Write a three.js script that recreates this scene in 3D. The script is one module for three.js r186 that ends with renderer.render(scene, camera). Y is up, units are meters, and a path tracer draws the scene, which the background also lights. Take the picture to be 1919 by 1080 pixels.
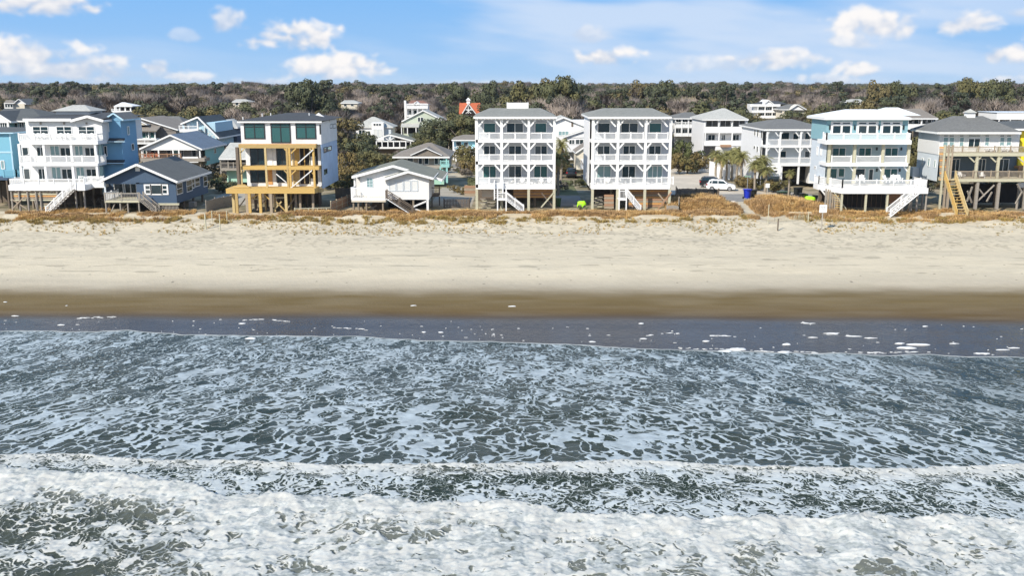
import * as THREE from 'three';
import { mergeGeometries, mergeVertices } from 'three/addons/utils/BufferGeometryUtils.js';

// ---------------------------------------------------------------- camera, sky, sun, exposure
const FPX = 1800, PITCH = THREE.MathUtils.degToRad(11.98), CAM_Y = 20, CP = Math.cos(PITCH), SP = Math.sin(PITCH);
const scene = new THREE.Scene();
const camera = new THREE.PerspectiveCamera(2 * THREE.MathUtils.radToDeg(Math.atan(540 / FPX)), 1024 / 577, 0.5, 12000);
camera.position.set(0, CAM_Y, 0);
camera.rotation.set(-PITCH, 0, 0);
scene.add(camera);
const renderer = new THREE.WebGLRenderer();
renderer.toneMapping = THREE.LinearToneMapping;
renderer.toneMappingExposure = 1.22;
renderer.shadowMap.enabled = true;
const SUN_DIR = new THREE.Vector3(-0.50, 0.63, 0.60).normalize();
const sun = new THREE.DirectionalLight(new THREE.Color(1.0, 0.93, 0.82), 5.0);
sun.name = 'sun';
sun.position.copy(SUN_DIR).multiplyScalar(400).add(new THREE.Vector3(0, 0, -130));
sun.target.position.set(0, 0, -130);
sun.castShadow = true;
sun.shadow.mapSize.set(4096, 4096);
Object.assign(sun.shadow.camera, { left: -140, right: 140, top: 140, bottom: -140, near: 10, far: 900 });
scene.add(sun); scene.add(sun.target);

// ---------------------------------------------------------------- random numbers and noise
function rng(seed) { let s = seed | 0; return () => { s = (s + 0x6d2b79f5) | 0; let t = Math.imul(s ^ (s >>> 15), 1 | s); t = (t + Math.imul(t ^ (t >>> 7), 61 | t)) ^ t; return ((t ^ (t >>> 14)) >>> 0) / 4294967296; }; }
const NT = new Float32Array(65536), NT2 = new Float32Array(65536);
{ const r = rng(77); for (let i = 0; i < 65536; i++) { NT[i] = r(); NT2[i] = r(); } }
const hash = (x, y) => ((Math.imul(x, 73856093) ^ Math.imul(y, 19349663) ^ (Math.imul(x, 19349663) >>> 9)) >>> 3) & 65535;
function vnoise(x, y) {
  const xi = Math.floor(x), yi = Math.floor(y); let fx = x - xi, fy = y - yi;
  fx = fx * fx * fx * (fx * (fx * 6 - 15) + 10); fy = fy * fy * fy * (fy * (fy * 6 - 15) + 10);
  const a = NT[hash(xi, yi)], b = NT[hash(xi + 1, yi)], c = NT[hash(xi, yi + 1)], d = NT[hash(xi + 1, yi + 1)];
  return a + (b - a) * fx + (c - a) * fy + (a - b - c + d) * fx * fy;
}
function fbm(x, y, o = 4) { let s = 0, a = 0.5, t = 0; for (let i = 0; i < o; i++) { s += a * vnoise(x, y); t += a; a *= 0.5; const nx = x * 1.6 + y * 1.2 + 17.3, ny = -x * 1.2 + y * 1.6 + 5.1; x = nx; y = ny; } return s / t; }
let WF1 = 0, WF2 = 0, WID = 0;
function worley(x, y, jit = 0.95) {
  const xi = Math.floor(x), yi = Math.floor(y); let f1 = 9, f2 = 9;
  for (let j = -1; j <= 1; j++) for (let i = -1; i <= 1; i++) {
    const h = hash(xi + i, yi + j), dx = xi + i + 0.5 + (NT[h] - 0.5) * jit - x, dy = yi + j + 0.5 + (NT2[h] - 0.5) * jit - y, d = dx * dx + dy * dy;
    if (d < f1) { f2 = f1; f1 = d; WID = h; } else if (d < f2) f2 = d;
  }
  WF1 = Math.sqrt(f1); WF2 = Math.sqrt(f2);
}
const clamp = (x, a = 0, b = 1) => Math.min(b, Math.max(a, x)), lerp = (a, b, t) => a + (b - a) * t;
const sstep = (a, b, x) => { const t = clamp((x - a) / (b - a)); return t * t * (3 - 2 * t); };
function curve(pts) { // smooth interpolation through [x, y] pairs, held flat past the ends
  return (x) => {
    if (x <= pts[0][0]) return pts[0][1];
    for (let i = 1; i < pts.length; i++) if (x <= pts[i][0]) {
      const a = pts[i - 1], b = pts[i], t = (x - a[0]) / (b[0] - a[0]); return a[1] + (b[1] - a[1]) * t * t * (3 - 2 * t) * 0.5 + (b[1] - a[1]) * t * 0.5;
    }
    return pts[pts.length - 1][1];
  };
}

// a place in the photograph (1919 x 1080) at distance D along -z, or on the level y
function ray(px, py, D) { const u = (px - 959.5) / FPX, v = (540 - py) / FPX, t = D / (CP + v * SP); return [u * t, CAM_Y + t * (v * CP - SP)]; }
function onLevel(px, py, y) { const u = (px - 959.5) / FPX, v = (540 - py) / FPX, t = (y - CAM_Y) / (v * CP - SP); return [u * t, t * (CP + v * SP)]; }
function project(x, y, D) { const dy = y - CAM_Y, f = D * CP - dy * SP, up = D * SP + dy * CP; return [959.5 + FPX * x / f, 540 - FPX * up / f]; }

// ---------------------------------------------------------------- sky: air and clouds, computed by direction
{
  const W = 4096, H = 2048, data = new Float32Array(W * H * 4), DEG = 180 / Math.PI, K = FPX / DEG;
  const anchors = []; // [azimuth, elevation, half width, half height in photo pixels, strength, greyness]
  const put = (px, py, w, h, s = 1, g = 0) => { const [x, y] = ray(px, py, 100); anchors.push([Math.atan2(x, 100) * FPX, Math.atan2(y - CAM_Y, Math.hypot(x, 100)) * FPX, w, h, s, g]); };
  put(60, 8, 130, 30, 1, 0.1); put(430, 40, 40, 30, 0.75, 0.35); put(545, 70, 92, 34, 1, 0.1); put(632, 130, 112, 30, 1, 0); put(45, 100, 95, 28, 1, 0.0); put(110, 128, 150, 34, 0.8, 0.55);
  put(200, 140, 120, 22, 0.6, 0.6); put(293, 124, 26, 13, 0.8, 0.1); put(358, 148, 45, 13, 0.75, 0.15); put(188, 152, 28, 14, 0.9, 0); put(1130, 108, 72, 22, 1, 0.05); put(1098, 66, 45, 22, 0.45, 0.7);
  put(1450, 112, 95, 22, 0.9, 0.1); put(1640, 48, 88, 34, 1, 0.02); put(1590, 78, 60, 18, 0.7, 0.2); put(1610, 133, 42, 18, 0.95, 0.02); put(1560, 150, 60, 12, 0.6, 0.2); put(1812, 46, 66, 24, 0.95, 0.05); put(1885, 105, 75, 22, 1, 0);
  put(1925, 25, 40, 10, 0.5, 0.2); put(345, 68, 30, 14, 0.35, 0.5); put(490, 155, 50, 9, 0.5, 0.2); put(1900, 152, 60, 10, 0.8, 0.1); put(860, 156, 60, 7, 0.5, 0.1); put(1370, 122, 120, 18, 0.45, 0.3);
  const r = rng(4);
  for (let i = 0; i < 330; i++) { const el = (1 + 45 * r() * r()) * K, az = (r() * 360 - 180) * K, w = (45 + 120 * r()) * (1 + el / 700), inside = Math.abs(az) < 31 * K && el < 6.2 * K; if (!inside) anchors.push([az, el, w, w * (0.25 + 0.2 * r()), 0.6 + 0.4 * r(), r() * 0.35]); }
  const bins = new Map(), BW = 300; // anchors by azimuth, so that each direction looks at few
  anchors.forEach((a) => { for (let b = Math.floor((a[0] - a[2] * 1.7) / BW); b <= Math.floor((a[0] + a[2] * 1.7) / BW); b++) { if (!bins.has(b)) bins.set(b, []); bins.get(b).push(a); } });
  const g0 = [0.50, 0.69, 0.90], g1 = [0.215, 0.50, 0.93], g2 = [0.10, 0.29, 0.68]; // horizon, seven degrees up, zenith
  for (let j = 0; j < H; j++) {
    const el = ((j + 0.5) / H - 0.5) * 180;
    for (let i = 0; i < W; i++) {
      const o = (j * W + i) * 4; data[o + 3] = 1;
      if (el < -1) { data[o] = 0.20; data[o + 1] = 0.24; data[o + 2] = 0.28; continue; }
      const th = ((i + 0.5) / W - 0.5) * 2 * Math.PI, az = Math.atan2(Math.cos(th), -Math.sin(th)) * DEG; // 0 along -z, positive to the right
      const e = Math.max(el, 0), t1 = Math.sqrt(clamp(e / 6)), t2 = Math.pow(clamp((e - 6) / 80), 0.7);
      let c0 = lerp(lerp(g0[0], g1[0], t1), g2[0], t2), c1 = lerp(lerp(g0[1], g1[1], t1), g2[1], t2), c2 = lerp(lerp(g0[2], g1[2], t1), g2[2], t2);
      const X = az * K, Y = e * K;
      if (e < 62) {
        // high thin veil
        const veilAt = (Math.abs(X) < 1100 && Y < 300) ? sstep(-380, 60, X) * (1 - sstep(620, 1000, X) * 0.6) : 0.55;
        const veil = sstep(0.42, 0.78, fbm(X / 330 + 3.1 + Y / 400, Y / 58 + X / 900, 5) + veilAt * 0.20) * 0.72 * (0.35 + 0.65 * veilAt) * (1 - sstep(30, 60, e));
        c0 = lerp(c0, 0.70, veil); c1 = lerp(c1, 0.80, veil); c2 = lerp(c2, 0.955, veil);
        const list = bins.get(Math.floor(X / BW));
        if (list) {
          let wx = 0, wy = 0, ready = false, n1 = 0, n2 = 0;
          for (const a of list) {
            const dx = (X - a[0]) / a[2]; if (dx < -1.7 || dx > 1.7) continue;
            let dy = (Y - a[1]) / a[3]; if (dy < -1.8 || dy > 2.2) continue;
            if (!ready) { wx = X + 26 * (fbm(X / 46, Y / 34 + 9, 3) - 0.5); wy = Y + 18 * (fbm(X / 46 + 40, Y / 34, 3) - 0.5); n1 = fbm(wx / 34, wy / 20, 5); n2 = fbm(wx / 15 + 90, wy / 10, 4); ready = true; }
            if (dy < 0) dy *= 1.35;
            const d = 1 - dx * dx - dy * dy + (n1 - 0.5) * 2.3 + (n2 - 0.5) * 0.5;
            const al = sstep(0.0, 0.95, d) * a[4] * (dy < 0 ? sstep(-1.7, -0.2, dy) * 0.6 + 0.4 : 1);
            if (al <= 0) continue;
            const lit = clamp(0.55 + 0.42 * dy + (n1 - 0.5) * 1.5 + (n2 - 0.5) * 1.2 - a[5] * 0.6);
            c0 = lerp(c0, lerp(0.60, 0.99, lit), al); c1 = lerp(c1, lerp(0.67, 0.965, lit), al); c2 = lerp(c2, lerp(0.80, 0.955, lit), al);
          }
        }
      }
      data[o] = c0 * 0.82; data[o + 1] = c1 * 0.82; data[o + 2] = c2 * 0.82; // radiance for an exposure of 1.22
    }
  }
  const sky = new THREE.DataTexture(data, W, H, THREE.RGBAFormat, THREE.FloatType);
  sky.mapping = THREE.EquirectangularReflectionMapping; sky.colorSpace = THREE.LinearSRGBColorSpace; sky.magFilter = THREE.LinearFilter; sky.needsUpdate = true; sky.name = 'sky';
  scene.background = sky; scene.environment = sky;
}

// ---------------------------------------------------------------- materials
function dataTex(w, h, f, srgb = true) {
  const d = new Uint8Array(w * h * 4);
  for (let j = 0; j < h; j++) for (let i = 0; i < w; i++) { const c = f((i + 0.5) / w, (j + 0.5) / h, i, j), o = (j * w + i) * 4; for (let k = 0; k < 3; k++) d[o + k] = srgb ? 255 * Math.pow(clamp(c[k]), 1 / 2.2) : 255 * clamp(c[k]); d[o + 3] = 255; }
  const t = new THREE.DataTexture(d, w, h); if (srgb) t.colorSpace = THREE.SRGBColorSpace; t.magFilter = THREE.LinearFilter; t.wrapS = t.wrapT = THREE.RepeatWrapping; t.needsUpdate = true; return t;
}
const rep = (t, sx, sy = sx) => { const c = t.clone(); c.repeat.set(1 / sx, 1 / sy); c.needsUpdate = true; return c; };
// grey patterns, multiplied with each material's own colour
const wrap = (f, u, v, n) => { const a = f(u * n, v * n), b = f(u * n - n, v * n), c = f(u * n, v * n - n), d = f(u * n - n, v * n - n); return lerp(lerp(a, b, u), lerp(c, d, u), v); };
const T = {
  lap: dataTex(128, 512, (u, v) => { const b = (v * 16) % 1, n = wrap((x, y) => fbm(x, y, 3), u, v, 5), k = (b < 0.10 ? 0.72 : 0.97) * (0.93 + 0.1 * n); return [k, k, k]; }),
  lapBump: dataTex(16, 512, (u, v) => { const b = (v * 16) % 1; return [1 - b, 1 - b, 1 - b]; }, false),
  shingle: dataTex(512, 512, (u, v) => { const row = Math.floor(v * 40), col = Math.floor(u * 24 + (row % 2) * 0.5), h = NT[hash(col % 24, row)], n = wrap((x, y) => fbm(x, y, 4), u, v, 6), e = (v * 40) % 1 < 0.16 ? 0.75 : 1, k = (0.72 + 0.22 * h + 0.3 * (n - 0.3)) * e; return [k, k, k]; }),
  wood: dataTex(512, 512, (u, v) => { const n = wrap((x, y) => fbm(x * 1, y * 9, 4), u, v, 4), m = wrap((x, y) => fbm(x, y, 3), u, v, 3), k = 0.55 + 0.6 * n * (0.6 + 0.5 * m); return [k, k * 0.985, k * 0.96]; }),
  mottle: dataTex(512, 512, (u, v) => { const n = wrap((x, y) => fbm(x, y, 5), u, v, 5), m = wrap((x, y) => fbm(x + 60, y, 4), u, v, 23), k = 0.62 + 0.5 * n + 0.25 * (m - 0.5); return [k, k, k]; }),
  metal: dataTex(256, 64, (u) => { const k = (u * 16) % 1 < 0.12 ? 0.78 : 1; return [k, k, k]; }),
};
const M = {};
function mat(name, rgb, o = {}) { const { physical, ...rest } = o, m = new (physical ? THREE.MeshPhysicalMaterial : THREE.MeshStandardMaterial)({ color: new THREE.Color().setRGB(...rgb), roughness: 0.8, ...rest }); m.name = name; M[name] = m; return m; }
const lap = { map: rep(T.lap, 2.4), bumpMap: rep(T.lapBump, 2.4), bumpScale: 0.012, roughness: 0.62 };
const shing = { map: rep(T.shingle, 5.5), roughness: 0.92 }, wd = { map: rep(T.wood, 1.6), roughness: 0.82 };
mat('white', [0.76, 0.76, 0.75], { roughness: 0.5 }); mat('whiteLap', [0.75, 0.75, 0.74], lap); mat('whiteWall', [0.80, 0.80, 0.80], lap); mat('shadedRecess', [0.46, 0.49, 0.53], lap);  // last colour: white siding with the porch shade painted in
mat('blueLap', [0.15, 0.34, 0.52], lap); mat('navyLap', [0.042, 0.082, 0.145], lap); mat('tealLap', [0.24, 0.43, 0.48], lap); mat('paleTeal', [0.42, 0.53, 0.56], lap); mat('greyBlue', [0.62, 0.68, 0.73], lap); mat('darkBlueGrey', [0.12, 0.16, 0.20], lap);
mat('turquoise', [0.30, 0.58, 0.55], lap); mat('seaBlue', [0.17, 0.42, 0.55], lap); mat('aqua', [0.33, 0.66, 0.76], lap); mat('mint', [0.38, 0.62, 0.50], lap); mat('sage', [0.52, 0.58, 0.47], lap); mat('tanLap', [0.36, 0.33, 0.29], lap); mat('brownGrey', [0.20, 0.18, 0.165], lap); mat('cream', [0.72, 0.66, 0.54], lap);
mat('yellowLap', [0.88, 0.70, 0.03], lap); mat('lightBlueLap', [0.42, 0.62, 0.74], lap);
mat('roofDark', [0.055, 0.06, 0.066], shing); mat('roofGrey', [0.165, 0.165, 0.155], shing); mat('roofSlate', [0.10, 0.107, 0.105], shing); mat('roofPale', [0.47, 0.465, 0.42], shing); mat('roofTan', [0.24, 0.21, 0.175], shing); mat('roofBlue', [0.14, 0.19, 0.25], shing); mat('roofSage', [0.20, 0.205, 0.165], shing); mat('roofMid', [0.255, 0.255, 0.225], shing);
mat('roofWhite', [0.76, 0.77, 0.77], { map: rep(T.metal, 6, 6), roughness: 0.45 }); mat('roofCharcoal', [0.115, 0.122, 0.118], shing); mat('roofRed', [0.50, 0.13, 0.055], shing); mat('roofRust', [0.26, 0.13, 0.09], shing);
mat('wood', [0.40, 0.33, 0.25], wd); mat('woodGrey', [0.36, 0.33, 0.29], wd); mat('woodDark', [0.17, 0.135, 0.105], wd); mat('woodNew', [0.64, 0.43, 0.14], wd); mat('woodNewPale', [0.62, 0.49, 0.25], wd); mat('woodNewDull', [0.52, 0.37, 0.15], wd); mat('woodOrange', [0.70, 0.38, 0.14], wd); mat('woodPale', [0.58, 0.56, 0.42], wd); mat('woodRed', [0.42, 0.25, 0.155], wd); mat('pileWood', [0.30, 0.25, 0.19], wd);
mat('houseWrap', [0.80, 0.81, 0.82], { map: rep(T.mottle, 7), roughness: 0.45 }); mat('shadedWrap', [0.44, 0.58, 0.78], { map: rep(T.mottle, 7), roughness: 0.5 });  // second colour: white house wrap with bluish shade painted in
mat('glass', [0.012, 0.028, 0.034], { roughness: 0.04, physical: true, specularIntensity: 1, ior: 1.6 }); mat('glassGrey', [0.03, 0.045, 0.05], { roughness: 0.06, physical: true, ior: 1.6 }); mat('glassDim', [0.07, 0.085, 0.09], { roughness: 0.08, physical: true, ior: 1.6 }); mat('glassTeal', [0.03, 0.10, 0.10], { roughness: 0.06, physical: true, ior: 1.6 }); mat('glassPale', [0.22, 0.33, 0.34], { roughness: 0.12 });
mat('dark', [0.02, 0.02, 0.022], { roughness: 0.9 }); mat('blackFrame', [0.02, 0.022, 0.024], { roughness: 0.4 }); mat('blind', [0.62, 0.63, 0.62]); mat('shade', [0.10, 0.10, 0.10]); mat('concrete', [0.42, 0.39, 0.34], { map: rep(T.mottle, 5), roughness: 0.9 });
mat('steel', [0.45, 0.46, 0.47], { metalness: 0.7, roughness: 0.4 }); mat('tanPanel', [0.55, 0.47, 0.38]); mat('lime', [0.40, 0.82, 0.02], { roughness: 0.4 }); mat('darkGreen', [0.02, 0.07, 0.035], { roughness: 0.4 }); mat('binBlack', [0.015, 0.018, 0.017], { roughness: 0.45 }); mat('binBlue', [0.012, 0.03, 0.42], { roughness: 0.38 }); mat('boxGreen', [0.22, 0.33, 0.25], { roughness: 0.5 });
mat('carWhite', [0.80, 0.80, 0.80], { physical: true, roughness: 0.3, clearcoat: 1, clearcoatRoughness: 0.05 }); mat('carBlack', [0.012, 0.012, 0.014], { physical: true, roughness: 0.3, clearcoat: 1, clearcoatRoughness: 0.05 }); mat('tyre', [0.014, 0.014, 0.014]); mat('rim', [0.5, 0.5, 0.51], { metalness: 0.8, roughness: 0.3 }); mat('lampClear', [0.55, 0.57, 0.58], { roughness: 0.1 }); mat('lampRed', [0.35, 0.01, 0.01], { roughness: 0.2 });
mat('signPost', [0.45, 0.42, 0.37], wd); mat('red', [0.45, 0.05, 0.03]); mat('orangeRed', [0.62, 0.16, 0.07]);

// ---------------------------------------------------------------- naming and building helpers
const used = new Map(), V3 = (x, y, z) => new THREE.Vector3(x, y, z);
function numbered(n) { const k = used.get(n) ?? 0; used.set(n, k + 1); return k ? `${n}_${String(k).padStart(3, '0')}` : n; }
function tag(o, label, category, group, kind) { if (label) o.userData.label = label; if (category) o.userData.category = category; if (group) o.userData.group = group; if (kind) o.userData.kind = kind; return o; }
function thing(name, label, category, pos = [0, 0, 0], group) { const o = new THREE.Group(); o.name = numbered(name); o.position.set(...pos); scene.add(o); return tag(o, label, category, group); }
function boxUV(g) {
  const p = g.attributes.position, n = g.attributes.normal, uv = new Float32Array(p.count * 2);
  for (let i = 0; i < p.count; i++) {
    const ax = Math.abs(n.getX(i)), ay = Math.abs(n.getY(i)), az = Math.abs(n.getZ(i)), x = p.getX(i), y = p.getY(i), z = p.getZ(i);
    if (az >= ax && az >= ay) { uv[2 * i] = x; uv[2 * i + 1] = y; } else if (ax >= ay) { uv[2 * i] = z; uv[2 * i + 1] = y; } else { uv[2 * i] = x; uv[2 * i + 1] = z; }
  }
  g.setAttribute('uv', new THREE.BufferAttribute(uv, 2)); return g;
}
function join(geoms) {
  const list = (Array.isArray(geoms) ? geoms : [geoms]).map((g) => { const h = g.index ? g.toNonIndexed() : g; for (const k of Object.keys(h.attributes)) if (!['position', 'normal'].includes(k)) h.deleteAttribute(k); if (!h.attributes.normal) h.computeVertexNormals(); return h; });
  return boxUV(list.length > 1 ? mergeGeometries(list) : list[0]);
}
let plank = 0;
function mk(name, geoms, m, parent = scene) { if (m === 'woodNew') m = ['woodNew', 'woodNewPale', 'woodNew', 'woodNewDull', 'woodNewPale'][(plank++ * 7) % 5]; // no two boards the same
  const o = new THREE.Mesh(join(geoms), typeof m === 'string' ? M[m] : m); o.name = parent === scene ? numbered(name) : name; o.castShadow = o.receiveShadow = true; parent.add(o); return o; }
function bx(x0, y0, z0, x1, y1, z1) { const g = new THREE.BoxGeometry(Math.max(0.004, Math.abs(x1 - x0)), Math.max(0.004, Math.abs(y1 - y0)), Math.max(0.004, Math.abs(z1 - z0))); g.translate((x0 + x1) / 2, (y0 + y1) / 2, (z0 + z1) / 2); return g; }
function bar(a, b, w, h = w) { // square beam from a to b
  const d = new THREE.Vector3().subVectors(b, a), g = new THREE.BoxGeometry(w, d.length(), h), q = new THREE.Quaternion().setFromUnitVectors(V3(0, 1, 0), d.clone().normalize());
  g.applyQuaternion(q); g.translate((a.x + b.x) / 2, (a.y + b.y) / 2, (a.z + b.z) / 2); return g;
}
function tube(a, b, r0, r1 = r0, n = 8) { const d = new THREE.Vector3().subVectors(b, a), g = new THREE.CylinderGeometry(r1, r0, d.length(), n, 1); g.applyQuaternion(new THREE.Quaternion().setFromUnitVectors(V3(0, 1, 0), d.clone().normalize())); g.translate((a.x + b.x) / 2, (a.y + b.y) / 2, (a.z + b.z) / 2); return g; }
function tris(pts) { const g = new THREE.BufferGeometry(); g.setAttribute('position', new THREE.Float32BufferAttribute(pts.flatMap((v) => [v.x, v.y, v.z]), 3)); g.computeVertexNormals(); return g; }
function slab(a, b, c, d, th) { // a sloping sheet with thickness: a b c d anticlockwise seen from above
  const e = [a, b, c, d].map((v) => v.clone().setY(v.y - th)), q = (p0, p1, p2, p3) => [p0, p1, p2, p0, p2, p3];
  return tris([...q(a, b, c, d), ...q(e[3], e[2], e[1], e[0]), ...q(a, e[0], e[1], b), ...q(b, e[1], e[2], c), ...q(c, e[2], e[3], d), ...q(d, e[3], e[0], a)]);
}
function hipG(x0, x1, z0, z1, y, rx0, rx1, rz0, rz1, ry) { // hipped roof with flat underside; the ridge runs from (rx0, rz0) to (rx1, rz1)
  const A = V3(x0, y, z1), B = V3(x1, y, z1), C = V3(x1, y, z0), Dd = V3(x0, y, z0);
  if (Math.abs(rx1 - rx0) >= Math.abs(rz1 - rz0)) { const L = V3(rx0, ry, rz0), R = V3(rx1, ry, rz1); return tris([A, B, R, A, R, L, B, C, R, C, Dd, L, C, L, R, Dd, A, L, A, Dd, C, A, C, B]); }
  const F = V3(rx0, ry, Math.max(rz0, rz1)), K = V3(rx1, ry, Math.min(rz0, rz1)); return tris([A, B, F, B, C, K, B, K, F, C, Dd, K, Dd, A, F, Dd, F, K, A, Dd, C, A, C, B]);
}
function prism(pts, z0, z1) { // polygon in x, y given anticlockwise, pulled from z0 back to z1
  const s = new THREE.Shape(pts.map(([x, y]) => new THREE.Vector2(x, y))), g = new THREE.ExtrudeGeometry(s, { depth: Math.abs(z0 - z1), bevelEnabled: false }); g.translate(0, 0, Math.min(z0, z1)); return g;
}
// the land: seabed, beach slope, dune ridge and the flat lots behind
const profile = curve([[20, -1.4], [58, -0.45], [68, 0.12], [75, 0.36], [79, 0.58], [87, 1.15], [100, 1.9], [115, 2.5], [121, 3.05], [124.5, 3.42], [128, 3.36], [150, 3.36], [9000, 3.36]]);
function land(x, D) {
  let y = profile(D);
  const dune = sstep(112, 122, D) * (1 - sstep(128, 133, D)); y += dune * ((fbm(x / 7, D / 5, 3) - 0.5) * 0.55 + (fbm(x / 1.9, D / 1.6, 2) - 0.5) * 0.30);
  y += sstep(84, 95, D) * (1 - sstep(125, 131, D)) * (fbm(x / 9 + 31, D / 3.5, 3) - 0.5) * 0.30;
  const fan = Math.exp(-(((x - 33.5) / 4.2) ** 2)) * sstep(104, 118, D) * (1 - sstep(121, 124, D)); y += fan * 0.4;       // sand spilled through the gap
  const gap = Math.exp(-(((x - 33.5) / 2.2) ** 2)) * sstep(117, 121, D) * (1 - sstep(128, 132, D)); y -= gap * 0.5;
  const mound = sstep(126, 130, D) * (1 - sstep(134, 143, D)) * (Math.exp(-(((x - 26) / 5.5) ** 2)) + 0.85 * Math.exp(-(((x - 37) / 4.2) ** 2))); y += mound * (0.75 + 0.5 * fbm(x / 3, D / 3, 2));
  return y;
}

// ---------------------------------------------------------------- the land
function sheet(name, xs, ds, height, m, uvOf) { // a sheet over a grid of x and distance D
  const nx = xs.length, nd = ds.length, pos = new Float32Array(nx * nd * 3), uv = new Float32Array(nx * nd * 2), idx = [];
  for (let j = 0; j < nd; j++) for (let i = 0; i < nx; i++) { const k = j * nx + i, D = typeof ds[j] === 'function' ? ds[j](xs[i]) : ds[j]; pos[3 * k] = xs[i]; pos[3 * k + 1] = height(xs[i], D); pos[3 * k + 2] = -D; const q = uvOf ? uvOf(xs[i], D) : [xs[i], D]; uv[2 * k] = q[0]; uv[2 * k + 1] = q[1]; }
  for (let j = 0; j < nd - 1; j++) for (let i = 0; i < nx - 1; i++) { const a = j * nx + i, b = a + 1, c = a + nx, d = c + 1; idx.push(a, b, d, a, d, c); }
  const g = new THREE.BufferGeometry(); g.setAttribute('position', new THREE.BufferAttribute(pos, 3)); g.setAttribute('uv', new THREE.BufferAttribute(uv, 2)); g.setIndex(idx); g.computeVertexNormals();
  const o = new THREE.Mesh(g, m); o.name = name; o.receiveShadow = o.castShadow = true; return o;
}
const steps = (a, b, d) => { const n = Math.max(1, Math.round((b - a) / d)), r = []; for (let i = 0; i <= n; i++) r.push(a + (b - a) * i / n); return r; };
const wide = (inner, d, outer) => { const left = [], right = []; let x = inner, s = d; while (x < outer) { s *= 1.35; x = Math.min(outer, x + s); right.push(x); left.unshift(-x); } return [...left, ...steps(-inner, inner, d), ...right]; };
const wl = (pts, lev) => curve(pts.map(([px, py]) => onLevel(px, py, lev)));
const shoreRaw = wl([[-60, 621], [0, 622], [200, 623], [420, 631], [640, 634], [900, 640], [1100, 646], [1280, 656], [1500, 660], [1700, 663], [1919, 665], [2000, 666]], 0.28);
const shore = (x) => shoreRaw(x) + (fbm(x / 3.1, 4.2, 3) - 0.5) * 0.9 + (fbm(x / 0.8, 14.2, 2) - 0.5) * 0.18;
const bore0 = wl([[-80, 856], [0, 854], [130, 850], [330, 862], [640, 870], [1000, 868], [1180, 861], [1400, 873], [1640, 878], [1919, 871], [2000, 871]], 0.55);
const bore = (x) => bore0(x) + (fbm(x / 1.6, 1.7, 3) - 0.5) * 0.45 + (fbm(x / 0.3, 2.7, 2) - 0.5) * 0.22;
const brk0 = wl([[-80, 884], [0, 888], [213, 898], [333, 915], [427, 932], [640, 938], [800, 944], [973, 952], [1067, 963], [1240, 974], [1290, 977], [1447, 972], [1597, 978], [1713, 973], [1919, 983], [2000, 985]], 0.75);
const brk = (x) => brk0(x) + (fbm(x / 1.3, 8.7, 3) - 0.5) * 0.8 + (fbm(x / 0.32, 9.7, 2) - 0.5) * 0.4;

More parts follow.
